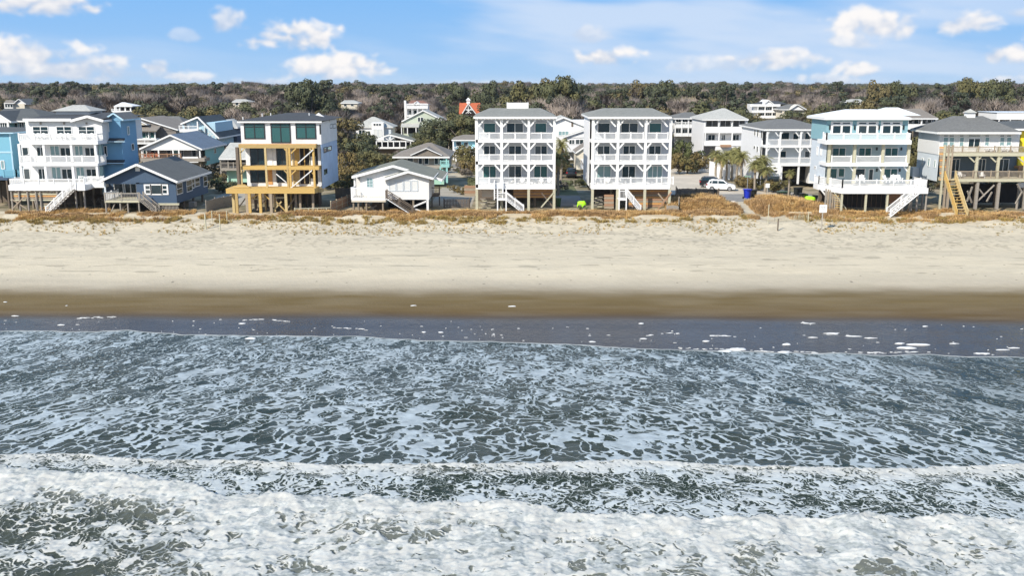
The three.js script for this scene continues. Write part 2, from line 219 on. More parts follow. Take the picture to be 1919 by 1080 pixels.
{ // sand: dry above, dark where it is wet, slick near the water
  const W = 2048, H = 2048, X = 60, D0 = 62, D1 = 127, col = new Uint8Array(W * H * 4), rough = new Uint8Array(512 * 512 * 4);
  const band = (x, D) => { const wob = (fbm(x / 14, 3.3, 3) - 0.5) * 3.2 + (fbm(x / 3, D / 1.2, 3) - 0.5) * 1.0; return { wet: 1 - sstep(85.0, 90.5, D + wob * 1.1), damp: 1 - sstep(89, 95, D + wob * 1.4), slick: 1 - sstep(77.6, 81.2, D + (fbm(x / 16, 7, 2) - 0.5) * 2.4 + 0.02 * x) }; };
  for (let j = 0; j < H; j++) for (let i = 0; i < W; i++) {
    const x = ((i + 0.5) / W - 0.5) * 2 * X, D = D0 + (j + 0.5) / H * (D1 - D0), b = band(x, D);
    const n = fbm(x / 4, D / 0.9, 4), f = NT[hash(i, j)], big = fbm(x / 18 + 5, D / 3.2, 3), g = fbm(x / 0.5, D / 0.35, 2);
    let r = 0.535, gg = 0.468, bb = 0.342, k = 0.86 + 0.2 * n + 0.05 * (f - 0.5) + 0.12 * (big - 0.5) + 0.08 * (g - 0.5);
    // dark drift lines left by earlier tides
    for (const [at, s, th] of [[97.3, 0.5, 0.54], [100.6, 0.9, 0.56], [94.6, 0.35, 0.60]]) { const w = Math.exp(-(((D - at - (fbm(x / 8, at, 3) - 0.5) * 2.6) / s) ** 2)), p = sstep(th, th + 0.14, fbm(x / 2.2 + at, D / 0.5, 3)); k *= 1 - 0.34 * w * p; }
    { const sp = NT2[hash((x * 5) | 0, (D * 4) | 0)]; if (sp > 0.9965 && D > 90 && D < 118) k *= 0.55; } if (D > 104 && D < 121) k *= 1 - 0.26 * sstep(0.52, 0.72, fbm(x / 0.55, D / 0.5, 3)) * sstep(101, 108, D) * (0.4 + fbm(x / 9, D / 4 + 3, 2)); // trodden
    // grass litter near the dune
    const lit = sstep(117, 124, D) * sstep(0.42, 0.62, fbm(x / 2.4, D / 2, 3)); r = lerp(r, 0.40, lit * 0.6); gg = lerp(gg, 0.31, lit * 0.6); bb = lerp(bb, 0.19, lit * 0.6);
    r *= k; gg *= k; bb *= k;
    const dp = b.damp * (0.35 + 0.5 * (n - 0.2)); r = lerp(r, 0.33 * k, dp); gg = lerp(gg, 0.285 * k, dp); bb = lerp(bb, 0.215 * k, dp);
    const wk = 0.90 + 0.2 * n + 0.06 * (f - 0.5), w2 = clamp(b.wet * (0.95 + 0.2 * (fbm(x / 5, D / 0.8, 3) - 0.5))); const lo = 1 - sstep(79.5, 84, D); r = lerp(r, lerp(0.128, 0.100, lo) * wk, w2); gg = lerp(gg, lerp(0.088, 0.062, lo) * wk, w2); bb = lerp(bb, lerp(0.030, 0.020, lo) * wk, w2);
    r = lerp(r, 0.030 * wk, b.slick); gg = lerp(gg, 0.030 * wk, b.slick); bb = lerp(bb, 0.034 * wk, b.slick);
    const o = (j * W + i) * 4; col[o] = 255 * Math.pow(clamp(r), 1 / 2.2); col[o + 1] = 255 * Math.pow(clamp(gg), 1 / 2.2); col[o + 2] = 255 * Math.pow(clamp(bb), 1 / 2.2); col[o + 3] = 255;
  }
  for (let j = 0; j < 512; j++) for (let i = 0; i < 512; i++) { const x = ((i + 0.5) / 512 - 0.5) * 2 * X, D = D0 + (j + 0.5) / 512 * (D1 - D0), b = band(x, D), o = (j * 512 + i) * 4, n = fbm(x / 1.5, D / 0.5, 3), v = lerp(lerp(0.95, 0.92, b.wet), 0.05 + 0.10 * n, b.slick); rough[o] = 255 * n; rough[o + 1] = 255 * v; rough[o + 2] = 0; rough[o + 3] = 255; }
  const mk2 = (d, w, h, s) => { const t = new THREE.DataTexture(d, w, h); if (s) t.colorSpace = THREE.SRGBColorSpace; t.magFilter = THREE.LinearFilter; t.wrapS = THREE.MirroredRepeatWrapping; t.wrapT = THREE.ClampToEdgeWrapping; t.needsUpdate = true; return t; };
  const sand = mat('sand', [1, 1, 1], { map: mk2(col, W, H, true), roughness: 1, roughnessMap: mk2(rough, 512, 512), bumpMap: (() => { const t = T.mottle.clone(); t.repeat.set(46, 25); t.needsUpdate = true; return t; })(), bumpScale: 0.11, physical: true, ior: 1.33 });
  const beach = sheet('beach', wide(62, 0.42, 700), [...steps(28, 60, 8), ...steps(62, 104, 0.6), ...steps(104.4, 127, 0.32)], land, sand, (x, D) => [x / (2 * X) + 0.5, (D - D0) / (D1 - D0)]);
  scene.add(tag(beach, 'pale dry sand beach with a dark wet band along the water', null, null, 'structure'));

  const soil = mat('soil', [1, 1, 1], { roughness: 0.95, map: rep(dataTex(1024, 1024, (u, v) => { const n = wrap((x, y) => fbm(x, y, 5), u, v, 6), m = wrap((x, y) => fbm(x + 30, y, 4), u, v, 13), f = NT[hash(u * 1024 | 0, v * 1024 | 0)], s = sstep(0.42, 0.62, m), k = 0.75 + 0.4 * n + 0.15 * (f - 0.5); return [lerp(0.17, 0.33, s) * k, lerp(0.145, 0.27, s) * k, lerp(0.075, 0.175, s) * k]; }), 26) });
  const ground = sheet('ground', wide(62, 0.8, 5000), [...steps(127, 152, 0.6), ...steps(154, 230, 6), 260, 320, 420, 600, 900, 1400, 2200, 3400, 5200, 8000], land, soil);
  scene.add(tag(ground, 'flat dry ground between and behind the houses', null, null, 'structure'));
}
// paving, each sheet a little above what it lies on
function paving(name, label, pts, lift, m, step = 1.2) {
  const s = new THREE.Shape(pts.map(([x, D]) => new THREE.Vector2(x, D))), g0 = new THREE.ShapeGeometry(s), p = g0.attributes.position;
  // cut fine enough to lie on the land: rows of quads clipped by scanning
  const xs = pts.map((q) => q[0]), ds = pts.map((q) => q[1]), d0 = Math.min(...ds), d1 = Math.max(...ds), pos = [], cross = (D) => { const c = []; for (let i = 0; i < pts.length; i++) { const a = pts[i], b = pts[(i + 1) % pts.length]; if ((a[1] <= D) !== (b[1] <= D)) c.push(a[0] + (b[0] - a[0]) * (D - a[1]) / (b[1] - a[1])); } return c.sort((m1, n1) => m1 - n1); };
  for (let D = d0 + 1e-3; D < d1 - 2e-3;) {
    const E = Math.min(d1 - 1e-3, D + step), A = cross(D), B = cross(E);
    if (A.length >= 2 && B.length >= 2) { const n = Math.max(1, Math.ceil((A[A.length - 1] - A[0]) / step)); for (let i = 0; i < n; i++) { const f = (t, C) => lerp(C[0], C[C.length - 1], t), q = [[f(i / n, A), D], [f((i + 1) / n, A), D], [f((i + 1) / n, B), E], [f(i / n, B), E]].map(([x, y]) => V3(x, land(x, y) + lift, -y)); pos.push(q[0], q[1], q[2], q[0], q[2], q[3]); } }
    D = E;
  }
  const o = new THREE.Mesh(boxUV(tris(pos)), m); o.name = numbered(name); o.receiveShadow = true; scene.add(o); return tag(o, label, null, null, 'structure');
}
mat('asphalt', [0.25, 0.235, 0.21], { map: rep(T.mottle, 9), roughness: 0.9 }); mat('paleRoad', [0.56, 0.49, 0.385], { map: rep(T.mottle, 11), roughness: 0.92 }); mat('gravel', [0.38, 0.34, 0.27], { map: rep(T.mottle, 4), roughness: 0.95 }); mat('lawn', [0.12, 0.125, 0.045], { map: rep(T.mottle, 3), roughness: 0.95 }); mat('pathSand', [0.51, 0.445, 0.325], { map: rep(T.mottle, 4), roughness: 0.95 });
paving('road', 'grey street running behind the front row of houses', [[-160, 197], [160, 197], [160, 205], [-160, 205]], 0.02, M.asphalt, 3);
paving('road', 'pale sandy turning area with parked cars beside the twin white houses', [[20.8, 148], [33, 146], [44, 148], [44, 154], [34, 158], [36, 170], [46, 197], [24, 197], [20.8, 165]], 0.03, M.paleRoad, 1.5);
paving('road', 'dark asphalt strip at the head of the sandy turning area', [[21.5, 143.5], [29.5, 137.4], [31, 134.6], [33.2, 134.6], [35, 138.5], [38, 144], [46, 143], [46, 149], [33, 147], [21.5, 148.5]], 0.045, M.asphalt, 1);
paving('driveway', 'pale gravel drive between the navy cottage and the unfinished house', [[-43.5, 134], [-37.5, 134], [-37.5, 160], [-46, 160]], 0.025, M.gravel, 1.5);
paving('driveway', 'gravel drive between the white cottage and the first twin house', [[-11.5, 133], [-5.6, 133], [-5.6, 158], [-11.5, 158]], 0.025, M.gravel, 1.5);
paving('driveway', 'shaded paved drive between the twin white houses', [[6.3, 133], [10.2, 133], [10.2, 146], [6.3, 146]], 0.025, M.asphalt, 1.5);
paving('lawn', 'mown green grass plot between the twin white houses', [[6.4, 147], [10.3, 147], [10.3, 170], [6.4, 170]], 0.02, M.lawn, 1.5);
paving('lawn', 'tan winter lawn strip along the street', [[-15, 176], [-4, 176], [-4, 196], [-15, 196]], 0.02, M.pathSand, 2);
paving('path', 'sandy footpath through the dune grass beside the blue bin', [[30.9, 126], [32.2, 126], [33.1, 134.6], [31.0, 134.6]], 0.04, M.pathSand, 0.5);

// ---------------------------------------------------------------- the sea
const level = 0.20;
function cells(x, y, grow, fill) { // torn foam round open cells: 1 in the foam, 0 in the cells; grow thickens it, fill closes some cells
  worley(x, y); const e = WF2 - WF1, own = NT2[(WID * 7 + 13) & 65535], t = grow + (own - 0.5) * 0.34 + Math.max(0, own - (1 - fill)) * 3.2; return sstep(t + 0.035, t - 0.035, e);
}
function foamAt(x, D, W, B, C) { // [share of foam, thickness of foam, milkiness of the water]
  const g = -0.017 * x * x, jx = (vnoise(x * 3.1, D * 3.1) - 0.5) * 0.30 + (vnoise(x * 7.3, D * 7.3) - 0.5) * 0.12, jd = (vnoise(x * 3.1 + 9, D * 3.1) - 0.5) * 0.30 + (vnoise(x * 7.3 + 5, D * 7.3) - 0.5) * 0.12;
  const wx = x + (fbm(x * 0.5, D * 0.5, 3) - 0.5) * 1.7 + (fbm(x * 1.25 + 7, D * 1.1, 2) - 0.5) * 0.75 + jx, wd0 = D + (fbm(x * 0.5 + 50, D * 0.5, 3) - 0.5) * 1.7 + (fbm(x * 1.25 + 77, D * 1.1, 2) - 0.5) * 0.75 + jd;
  if (D > B) { // run-up between the bore and the beach: a torn net of thin foam
    const t = clamp((D - B) / (W - B)), r = wd0 - g, patch = fbm(x / 3.0 + 3, r / 2.2, 4) - 0.5, broad = fbm(x / 10, D / 8 + 4, 2) - 0.5, n = sstep(0.05, 0.9, t), b = patch * 0.75 + broad * 0.35;
    const ca = cells(wx / 0.84, r / 1.05, lerp(0.27, -0.05, n) + b * 0.46, lerp(0.10, 0.03, n) + b * 0.4), cb = cells(wx / 0.52 + 40, r / 0.66, lerp(-0.06, 0.16, sstep(0, 0.7, t)) + b * 0.44, lerp(0.03, 0.10, n) + b * 0.4), cc = cells(wx / 0.36 + 90, r / 0.44, lerp(-0.3, 0.10, sstep(0.5, 1, t)) + b * 0.4, 0.06 + b * 0.3);
    let c = Math.max(ca * 0.97, cb * 0.90, cc * 0.78, 0.07 * sstep(0.42, 0.65, fbm(x / 1.7 + 3, D / 1.4, 3))); c *= 0.86 + 0.6 * (fbm(x / 0.7, D / 0.6, 3) - 0.42); c *= 1 - 0.5 * sstep(20, 36, x) * sstep(0.15, 0.6, t) * (1 - t * 0.3);
    const rim = Math.exp(-(((W - D - 0.16) / 0.20) ** 2)); c = Math.max(c * (1 - 0.2 * sstep(0.9, 1, t)), rim);
    return [clamp(c), Math.max(rim, 0.12 * ca), 0.06 * (1 - t)];
  }
  if (D > C) { // between the breaker and the bore
    const a = B - D, t = clamp(a / Math.max(B - C, 0.6)), front = 1 - sstep(0.15, 0.9 + 1.6 * fbm(x / 2.4, 5, 3), a), r = wd0 - g * 0.6, b = (fbm(x / 2.0 + 8, D / 1.2, 4) - 0.5) * 0.95;
    let c = Math.max(cells(wx / 0.52, r / 0.50, 0.17 + b * 0.5, 0.16 + b * 0.6), cells(wx / 0.28 + 20, r / 0.24, 0.10 + b * 0.5 + front * 0.2, 0.12 + b * 0.5 + front * 0.22) * 0.95); c = Math.max(c, Math.exp(-((a / 0.16) ** 2)), front * sstep(0.48, 0.60, fbm(x * 3.4, D * 4.6, 4)));
    return [clamp(c), 0.30 + front * 0.5 + 0.2 * fbm(x, D * 1.3, 2), 0.22 * front + 0.05];
  }
  const a = C - D, roll = 1 - sstep(0.3, 2.8, a + (fbm(x / 1.5, D, 3) - 0.5) * 1.6), r = wd0, open = sstep(-9, -19, x) * sstep(1.0, 4.5, a), b = (fbm(x / 3.0 + 21, D / 1.8, 4) - 0.5) * 1.5 - 0.45 * open;
  const c = Math.max(cells(wx / 0.74 + 7, r / 0.62, 0.35 + b * 0.55 + 0.3 * roll, 0.40 + b * 0.85 + roll * 0.4), cells(wx / 0.36 + 70, r / 0.30, 0.20 + b * 0.5 + 0.2 * roll, 0.32 + b * 0.75 + roll * 0.3) * 0.96, roll * sstep(0.40, 0.52, fbm(x * 2.3, D * 3.0, 4)));
  const q = fbm(x * 1.5 + 2.2 * fbm(x * 1.3, D * 1.5, 3), D * 2.1 + 2.2 * fbm(x * 1.3 + 9, D * 1.5, 3), 5), swirl = sstep(0.40, 0.58, q) * 0.85 + 1.5 * (fbm(x * 4.6 + 2 * q, D * 6.5, 3) - 0.45); return [clamp(c * (0.42 + 0.62 * clamp(swirl + 0.35 + 0.2 * roll))), 0.45 + 0.55 * clamp(swirl + 0.3 * roll), 0.85 + 0.15 * roll - 0.6 * open];
}
const froth = (x, D) => { const n = fbm(x * 0.55 + 3, D * 0.8, 3), m = 1 - Math.abs(2 * fbm(x * 1.5 + 60, D * 2.0, 4) - 1), k = 1 - Math.abs(2 * fbm(x * 4.0 + 20, D * 4.6, 3) - 1); return 0.35 * n + 0.35 * m + 0.3 * k; };
function seaY(x, D) {
  const W = shore(x), B = bore(x), C = brk(x), edge = land(x, W) + 0.015;
  let y = level + 0.05 * (fbm(x / 6, D / 2.2, 3) - 0.5);
  if (D > B) y += 0.34 * Math.exp(-(D - B) / 0.28); else y += 0.34 * Math.exp(-(B - D) / 3.2);
  if (D > C) y += 0.72 * Math.exp(-(D - C) / 0.34) * (0.75 + 0.5 * fbm(x / 2.2, 40, 2)); else y += 0.72 * Math.exp(-(C - D) / 5.5) * (0.75 + 0.5 * fbm(x / 2.2, 40, 2));
  const wild = D < C ? 0.34 * (1 - sstep(3, 12, C - D) * 0.55) : D < B ? 0.12 + 0.16 * Math.exp(-(B - D) / 0.8) : 0.05 * (1 - sstep(B, B + 10, D)) + 0.012;
  y += wild * (froth(x, D) - 0.55) * (D > C && D < C + 0.5 ? 1.6 : 1);
  const t = sstep(W - 9, W, D); return lerp(y, edge + 0.06 * Math.exp(-(((W - D - 0.35) / 0.3) ** 2)) * (0.4 + fbm(x / 1.4, 3, 2)), t);
}
{
  const maker = (X, D0, D1, W, H, capB) => {
    const col = new Uint8Array(W * H * 4), RW = W / 2, RH = H / 2, rb = new Uint8Array(RW * RH * 4);
    for (let i = 0; i < W; i++) {
      const x = ((i + 0.5) / W - 0.5) * 2 * X, Wl = shore(x), B = bore(x), C = brk(x);
      for (let j = 0; j < H; j++) {
        const D = D0 + (j + 0.5) / H * (D1 - D0), [c, th, milk] = foamAt(x, D, Wl, B, C), t = clamp((D - B) / (Wl - B));
        const wn = fbm(x / 2.5, D / 2, 3), shal = sstep(0.2, 1, t);
        let wr = lerp(0.009, 0.009, shal) + 0.010 * (wn - 0.5), wg = lerp(0.018, 0.020, shal) + 0.010 * (wn - 0.5), wb = lerp(0.009, 0.019, shal) + 0.008 * (wn - 0.5);
        wr = lerp(wr, 0.24, milk * 0.6); wg = lerp(wg, 0.245, milk * 0.6); wb = lerp(wb, 0.205, milk * 0.6);
        const f = NT[hash(i, j)], fv = 0.80 + 0.30 * (fbm(x * 1.6 + 5, D * 2.0, 4)), fr = lerp(0.39, 0.52, th) * fv * (0.93 + 0.1 * f), fg = lerp(0.455, 0.515, th) * fv * (0.93 + 0.1 * f), fb = lerp(0.485, 0.47, th) * fv * (0.93 + 0.1 * f);
        const o = (j * W + i) * 4; col[o] = 255 * Math.pow(clamp(lerp(wr, fr, c)), 1 / 2.2); col[o + 1] = 255 * Math.pow(clamp(lerp(wg, fg, c)), 1 / 2.2); col[o + 2] = 255 * Math.pow(clamp(lerp(wb, fb, c)), 1 / 2.2); col[o + 3] = 255;
        if (i % 2 === 0 && j % 2 === 0) { const q = ((j >> 1) * RW + (i >> 1)) * 4; rb[q] = 255 * clamp(0.35 * c + 0.3 * fbm(x * 2.2, D * 3.4, 3) + 0.35 * c * fbm(x * 5, D * 5, 2)); rb[q + 1] = 255 * lerp(0.10, 0.95, sstep(0.1, 0.6, c)); rb[q + 3] = 255; }
      }
    }
    const fin = (d, w, h, s) => { const t = new THREE.DataTexture(d, w, h); if (s) t.colorSpace = THREE.SRGBColorSpace; t.magFilter = THREE.LinearFilter; t.wrapS = t.wrapT = THREE.MirroredRepeatWrapping; t.needsUpdate = true; return t; };
    const rbt = fin(rb, RW, RH);
    return [new THREE.MeshPhysicalMaterial({ map: fin(col, W, H, true), roughness: 1, roughnessMap: rbt, bumpMap: rbt, bumpScale: 0.10, ior: 1.33, specularIntensity: 0.28 }), (x, D) => [x / (2 * X) + 0.5, (D - D0) / (D1 - D0)]];
  };
  const [mA, uvA] = maker(36, 26, 52, 2048, 1024), [mB, uvB] = maker(50, 52, 80, 2048, 1024);
  mA.name = 'surf'; mB.name = 'swash';
  const sea = thing('sea'); tag(sea, 'foamy sea with two lines of white surf', null, null, 'structure');
  sea.add(sheet('surf_water', wide(33, 0.085, 900), steps(26, 52, 0.085), seaY, mA, uvA));
  const rows = []; for (let k = 0; k <= 150; k++) rows.push((x) => lerp(52, shore(x), k / 150));
  sea.add(sheet('swash_water', wide(46, 0.2, 900), rows, seaY, mB, uvB));
  const deep = mat('deepWater', [0.05, 0.065, 0.055], { roughness: 0.15, physical: true, ior: 1.33, bumpMap: rep(T.mottle, 6), bumpScale: 0.15 });
  sea.add(sheet('deep_water', wide(40, 8, 6000), [-6000, -2000, -600, -200, -80, -30, 0, 14, 26], (x, D) => (D === 26 ? seaY(x, D) : level), deep));
}
{ // scraps of foam left on the wet sand
  const r = rng(31), geoms = [], blob = (px, py, w, d, h) => { const [x, D] = onLevel(px, py, 0.42), g = new THREE.SphereGeometry(1, 14, 7, 0, 6.2832, 0, 1.62), p = g.attributes.position; for (let i = 0; i < p.count; i++) { const a = Math.atan2(p.getZ(i), p.getX(i)), k = 0.25 + 1.5 * fbm(Math.cos(a) * 1.5 + px, py + Math.sin(a) * 1.5, 4); p.setXYZ(i, p.getX(i) * w * k, p.getY(i) * h * (0.7 + 0.6 * fbm(p.getX(i) * 3 + px, p.getZ(i) * 3, 2)), p.getZ(i) * d * k); } g.translate(x, land(x, D) + 0.005, -D); g.computeVertexNormals(); geoms.push(g); };
  for (const [px, py, w, d, h] of [[1700, 648, 0.8, 0.25, 0.1], [1722, 643, 0.9, 0.22, 0.1], [1686, 641, 0.35, 0.16, 0.08], [1360, 654, 0.55, 0.3, 0.12], [1382, 651, 0.6, 0.35, 0.14], [1469, 656, 0.5, 0.3, 0.13], [1473, 642, 0.3, 0.2, 0.08], [1558, 624, 0.5, 0.12, 0.06], [1600, 629, 0.55, 0.08, 0.05], [1630, 632, 0.4, 0.08, 0.05], [1522, 631, 0.45, 0.09, 0.05], [1733, 613, 0.25, 0.14, 0.05], [1323, 637, 0.3, 0.15, 0.06], [1506, 608, 0.35, 0.06, 0.04], [470, 633, 0.45, 0.25, 0.11], [455, 609, 0.3, 0.14, 0.06], [117, 611, 0.28, 0.14, 0.06], [30, 597, 0.3, 0.1, 0.05], [960, 583, 0.34, 0.12, 0.06], [775, 582, 0.25, 0.1, 0.05], [12, 577, 0.2, 0.1, 0.04], [127, 582, 0.1, 0.1, 0.04], [795, 622, 0.22, 0.14, 0.06], [826, 622, 0.26, 0.14, 0.05], [1110, 638, 0.24, 0.14, 0.05], [1201, 609, 0.24, 0.14, 0.06], [1205, 633, 0.28, 0.12, 0.05], [1840, 657, 0.55, 0.12, 0.05], [1880, 651, 0.5, 0.1, 0.05], [1900, 648, 0.4, 0.1, 0.05], [1787, 641, 0.35, 0.1, 0.05], [1200, 655, 0.5, 0.1, 0.05]]) blob(px, py, w, d, h);
  for (const line of [[[1540, 627], [1570, 624], [1600, 629], [1640, 633]], [[1330, 628], [1375, 629]], [[1270, 648], [1340, 650], [1430, 653], [1530, 655]], [[1560, 654], [1640, 656], [1720, 654]], [[1210, 627], [1260, 623], [1285, 626]], [[440, 606], [470, 602], [540, 605]], [[625, 614], [690, 618]], [[150, 600], [215, 598]], [[1500, 607], [1525, 610]], [[1830, 657], [1880, 659]]]) for (let k = 0; k < line.length - 1; k++) { const n = Math.hypot(line[k + 1][0] - line[k][0], 0) / 3.2; for (let i = 0; i < n; i++) if (r() < 0.42) blob(lerp(line[k][0], line[k + 1][0], i / n) + r() * 3, lerp(line[k][1], line[k + 1][1], i / n) + (r() - 0.5) * 2.2, 0.10 + 0.26 * r() * r(), 0.02 + 0.05 * r(), 0.015 + 0.02 * r()); }
  for (let i = 0; i < 110; i++) { const px = r() * 1919, top = 600 + px * 0.004, bot = 618 + px * 0.022; blob(px, lerp(top, bot, Math.pow(r(), 0.8)), 0.03 + 0.13 * r() * r(), 0.02 + 0.04 * r(), 0.015 + 0.02 * r()); }
  const foam = mat('foamScraps', [0.62, 0.62, 0.60], { roughness: 0.7 });
  tag(mk('sea_foam', geoms, foam), 'scraps of white foam stranded on the wet sand', null, null, 'stuff');
}
// ---------------------------------------------------------------- dune grass
const bladeGeo = (seed, n, h, spread, lean) => { const r = rng(seed), pts = []; for (let i = 0; i < n; i++) { const a = r() * 6.283, b = a + (r() - 0.5) * 0.8, d = r() * spread * 0.5, x = Math.cos(a) * d, z = Math.sin(a) * d, hh = h * (0.55 + 0.6 * r()), l = lean * (0.3 + r()), w = 0.022 + 0.02 * r(), tx = x + Math.cos(b) * l * hh, tz = z + Math.sin(b) * l * hh, c = -Math.sin(b) * w, s = Math.cos(b) * w, mx = x + (tx - x) * 0.35, mz = z + (tz - z) * 0.35, my = hh * 0.62; pts.push(V3(x - c, -0.05, z - s), V3(x + c, -0.05, z + s), V3(mx + c * 0.8, my, mz + s * 0.8), V3(x - c, -0.05, z - s), V3(mx + c * 0.8, my, mz + s * 0.8), V3(mx - c * 0.8, my, mz - s * 0.8), V3(mx - c * 0.8, my, mz - s * 0.8), V3(mx + c * 0.8, my, mz + s * 0.8), V3(tx, hh, tz)); } return tris(pts); };
const grassMat = mat('duneGrass', [1, 1, 1], { roughness: 0.85 });
function scatter(name, label, geo, m, list) { const o = new THREE.InstancedMesh(geo, m, list.length), q = new THREE.Quaternion(), up = V3(0, 1, 0), mm = new THREE.Matrix4(), c = new THREE.Color(); o.name = numbered(name); list.forEach(([x, y, z, s, a, col, sy], i) => { o.setMatrixAt(i, mm.compose(V3(x, y, z), q.setFromAxisAngle(up, a), V3(s, s * (sy ?? 1), s))); if (col) o.setColorAt(i, c.setRGB(...col)); }); o.castShadow = o.receiveShadow = true; scene.add(o); return tag(o, label, null, null, 'stuff'); }
{
  const edge = curve([[20, 138], [22, 137.5], [29.5, 136.5], [30.6, 133.4], [33.2, 133.4], [34.5, 137], [36.5, 142], [38.5, 141], [40, 137], [42, 134.6], [46, 132.5], [60, 131]]), r = rng(9), tall = [], low = [], keepOut = (x, D) => (Math.abs(x - 33.4) < 2.0 + 0.3 * (D - 116) * 0 && D > 114 && D < 124.5) || (Math.abs(x - (31.5 - 0.05 * (D - 128))) < 0.9 && D > 125 && D < 141);
  const gold = (x = 0, D = 0) => { const k = 0.7 + 0.5 * r(), t = r(), b = sstep(0.42, 0.62, fbm(x / 2.6 + 70, D / 1.6, 3)); return [lerp(lerp(0.62, 0.50, t), 0.44, b) * k, lerp(lerp(0.42, 0.31, t), 0.28, b) * k, lerp(lerp(0.17, 0.13, t), 0.13, b) * k]; };
  for (let i = 0; i < 36000; i++) { const x = (r() - 0.5) * 156, D = 120.2 + 6.4 * Math.pow(r(), 0.8); if (keepOut(x, D)) continue; const dens = fbm(x / 4.5, D / 2.6, 3), lim = lerp(0.64, 0.46, sstep(120.5, 124.8, D)) + 0.10 * (r() - 0.5); if (dens < lim) continue; if (D > 128 && Math.abs(x) < 75 && r() < 0.35) continue; tall.push([x, land(x, D) - 0.02, -D, 0.34 + 0.42 * r() * (0.6 + 0.8 * dens), r() * 6.28, gold(x, D), 0.55 + 0.35 * r()]); }
  for (let i = 0; i < 15000; i++) { const x = 20.5 + r() * 29, D = 127 + 20 * r(); if (keepOut(x, D)) continue; const m = Math.exp(-(((x - 26) / 4.6) ** 2)) + Math.exp(-(((x - 38) / 5.4) ** 2)); if (m < 0.15 + 0.2 * r() || D > edge(x) - 0.5 * r() || fbm(x / 3, D / 3 + 7, 3) < 0.36) continue; tall.push([x, land(x, D) - 0.02, -D, 0.5 + 0.4 * r(), r() * 6.28, gold(x, D), 0.7 + 0.4 * r()]); }
  for (let i = 0; i < 3800; i++) { const x = (r() - 0.5) * 148, D = 112.5 + 9.5 * Math.pow(r(), 0.8); if (keepOut(x, D) || Math.abs(x - 33.5) < 3 * sstep(110, 116, D)) continue; const n = fbm(x / 5 + 60, D / 3, 3); if (n < 0.40 + 0.16 * (1 - sstep(112, 118, D))) continue; const k = 0.6 + 0.6 * r(), olive = r() < 0.5; low.push([x, land(x, D) - 0.02, -D, 0.22 + 0.36 * r() * r(), r() * 6.28, olive ? [0.30 * k, 0.24 * k, 0.09 * k] : [0.50 * k, 0.35 * k, 0.14 * k], 0.8]); }
  const clumps = []; for (let i = 0; i < 180; i++) { const x = (r() - 0.5) * 148, D = 119.2 + 3.2 * r(); if (keepOut(x, D)) continue; for (let k = 0; k < 9; k++) { const xx = x + (r() - 0.5) * 1.3, dd = D + (r() - 0.5) * 0.8, q = 0.6 + 0.5 * r(); clumps.push([xx, land(xx, dd) - 0.02, -dd, 0.45 + 0.3 * r(), r() * 6.28, [0.38 * q, 0.27 * q, 0.085 * q], 0.8]); } }
  scatter('dune_grass', 'golden dry dune grass along the foot of the houses', bladeGeo(3, 26, 0.85, 0.6, 0.5), grassMat, tall);
  scatter('beach_grass', 'sparse low grass tufts dotted over the dune face', bladeGeo(5, 22, 0.8, 0.7, 0.6), grassMat, [...low, ...clumps]);
}

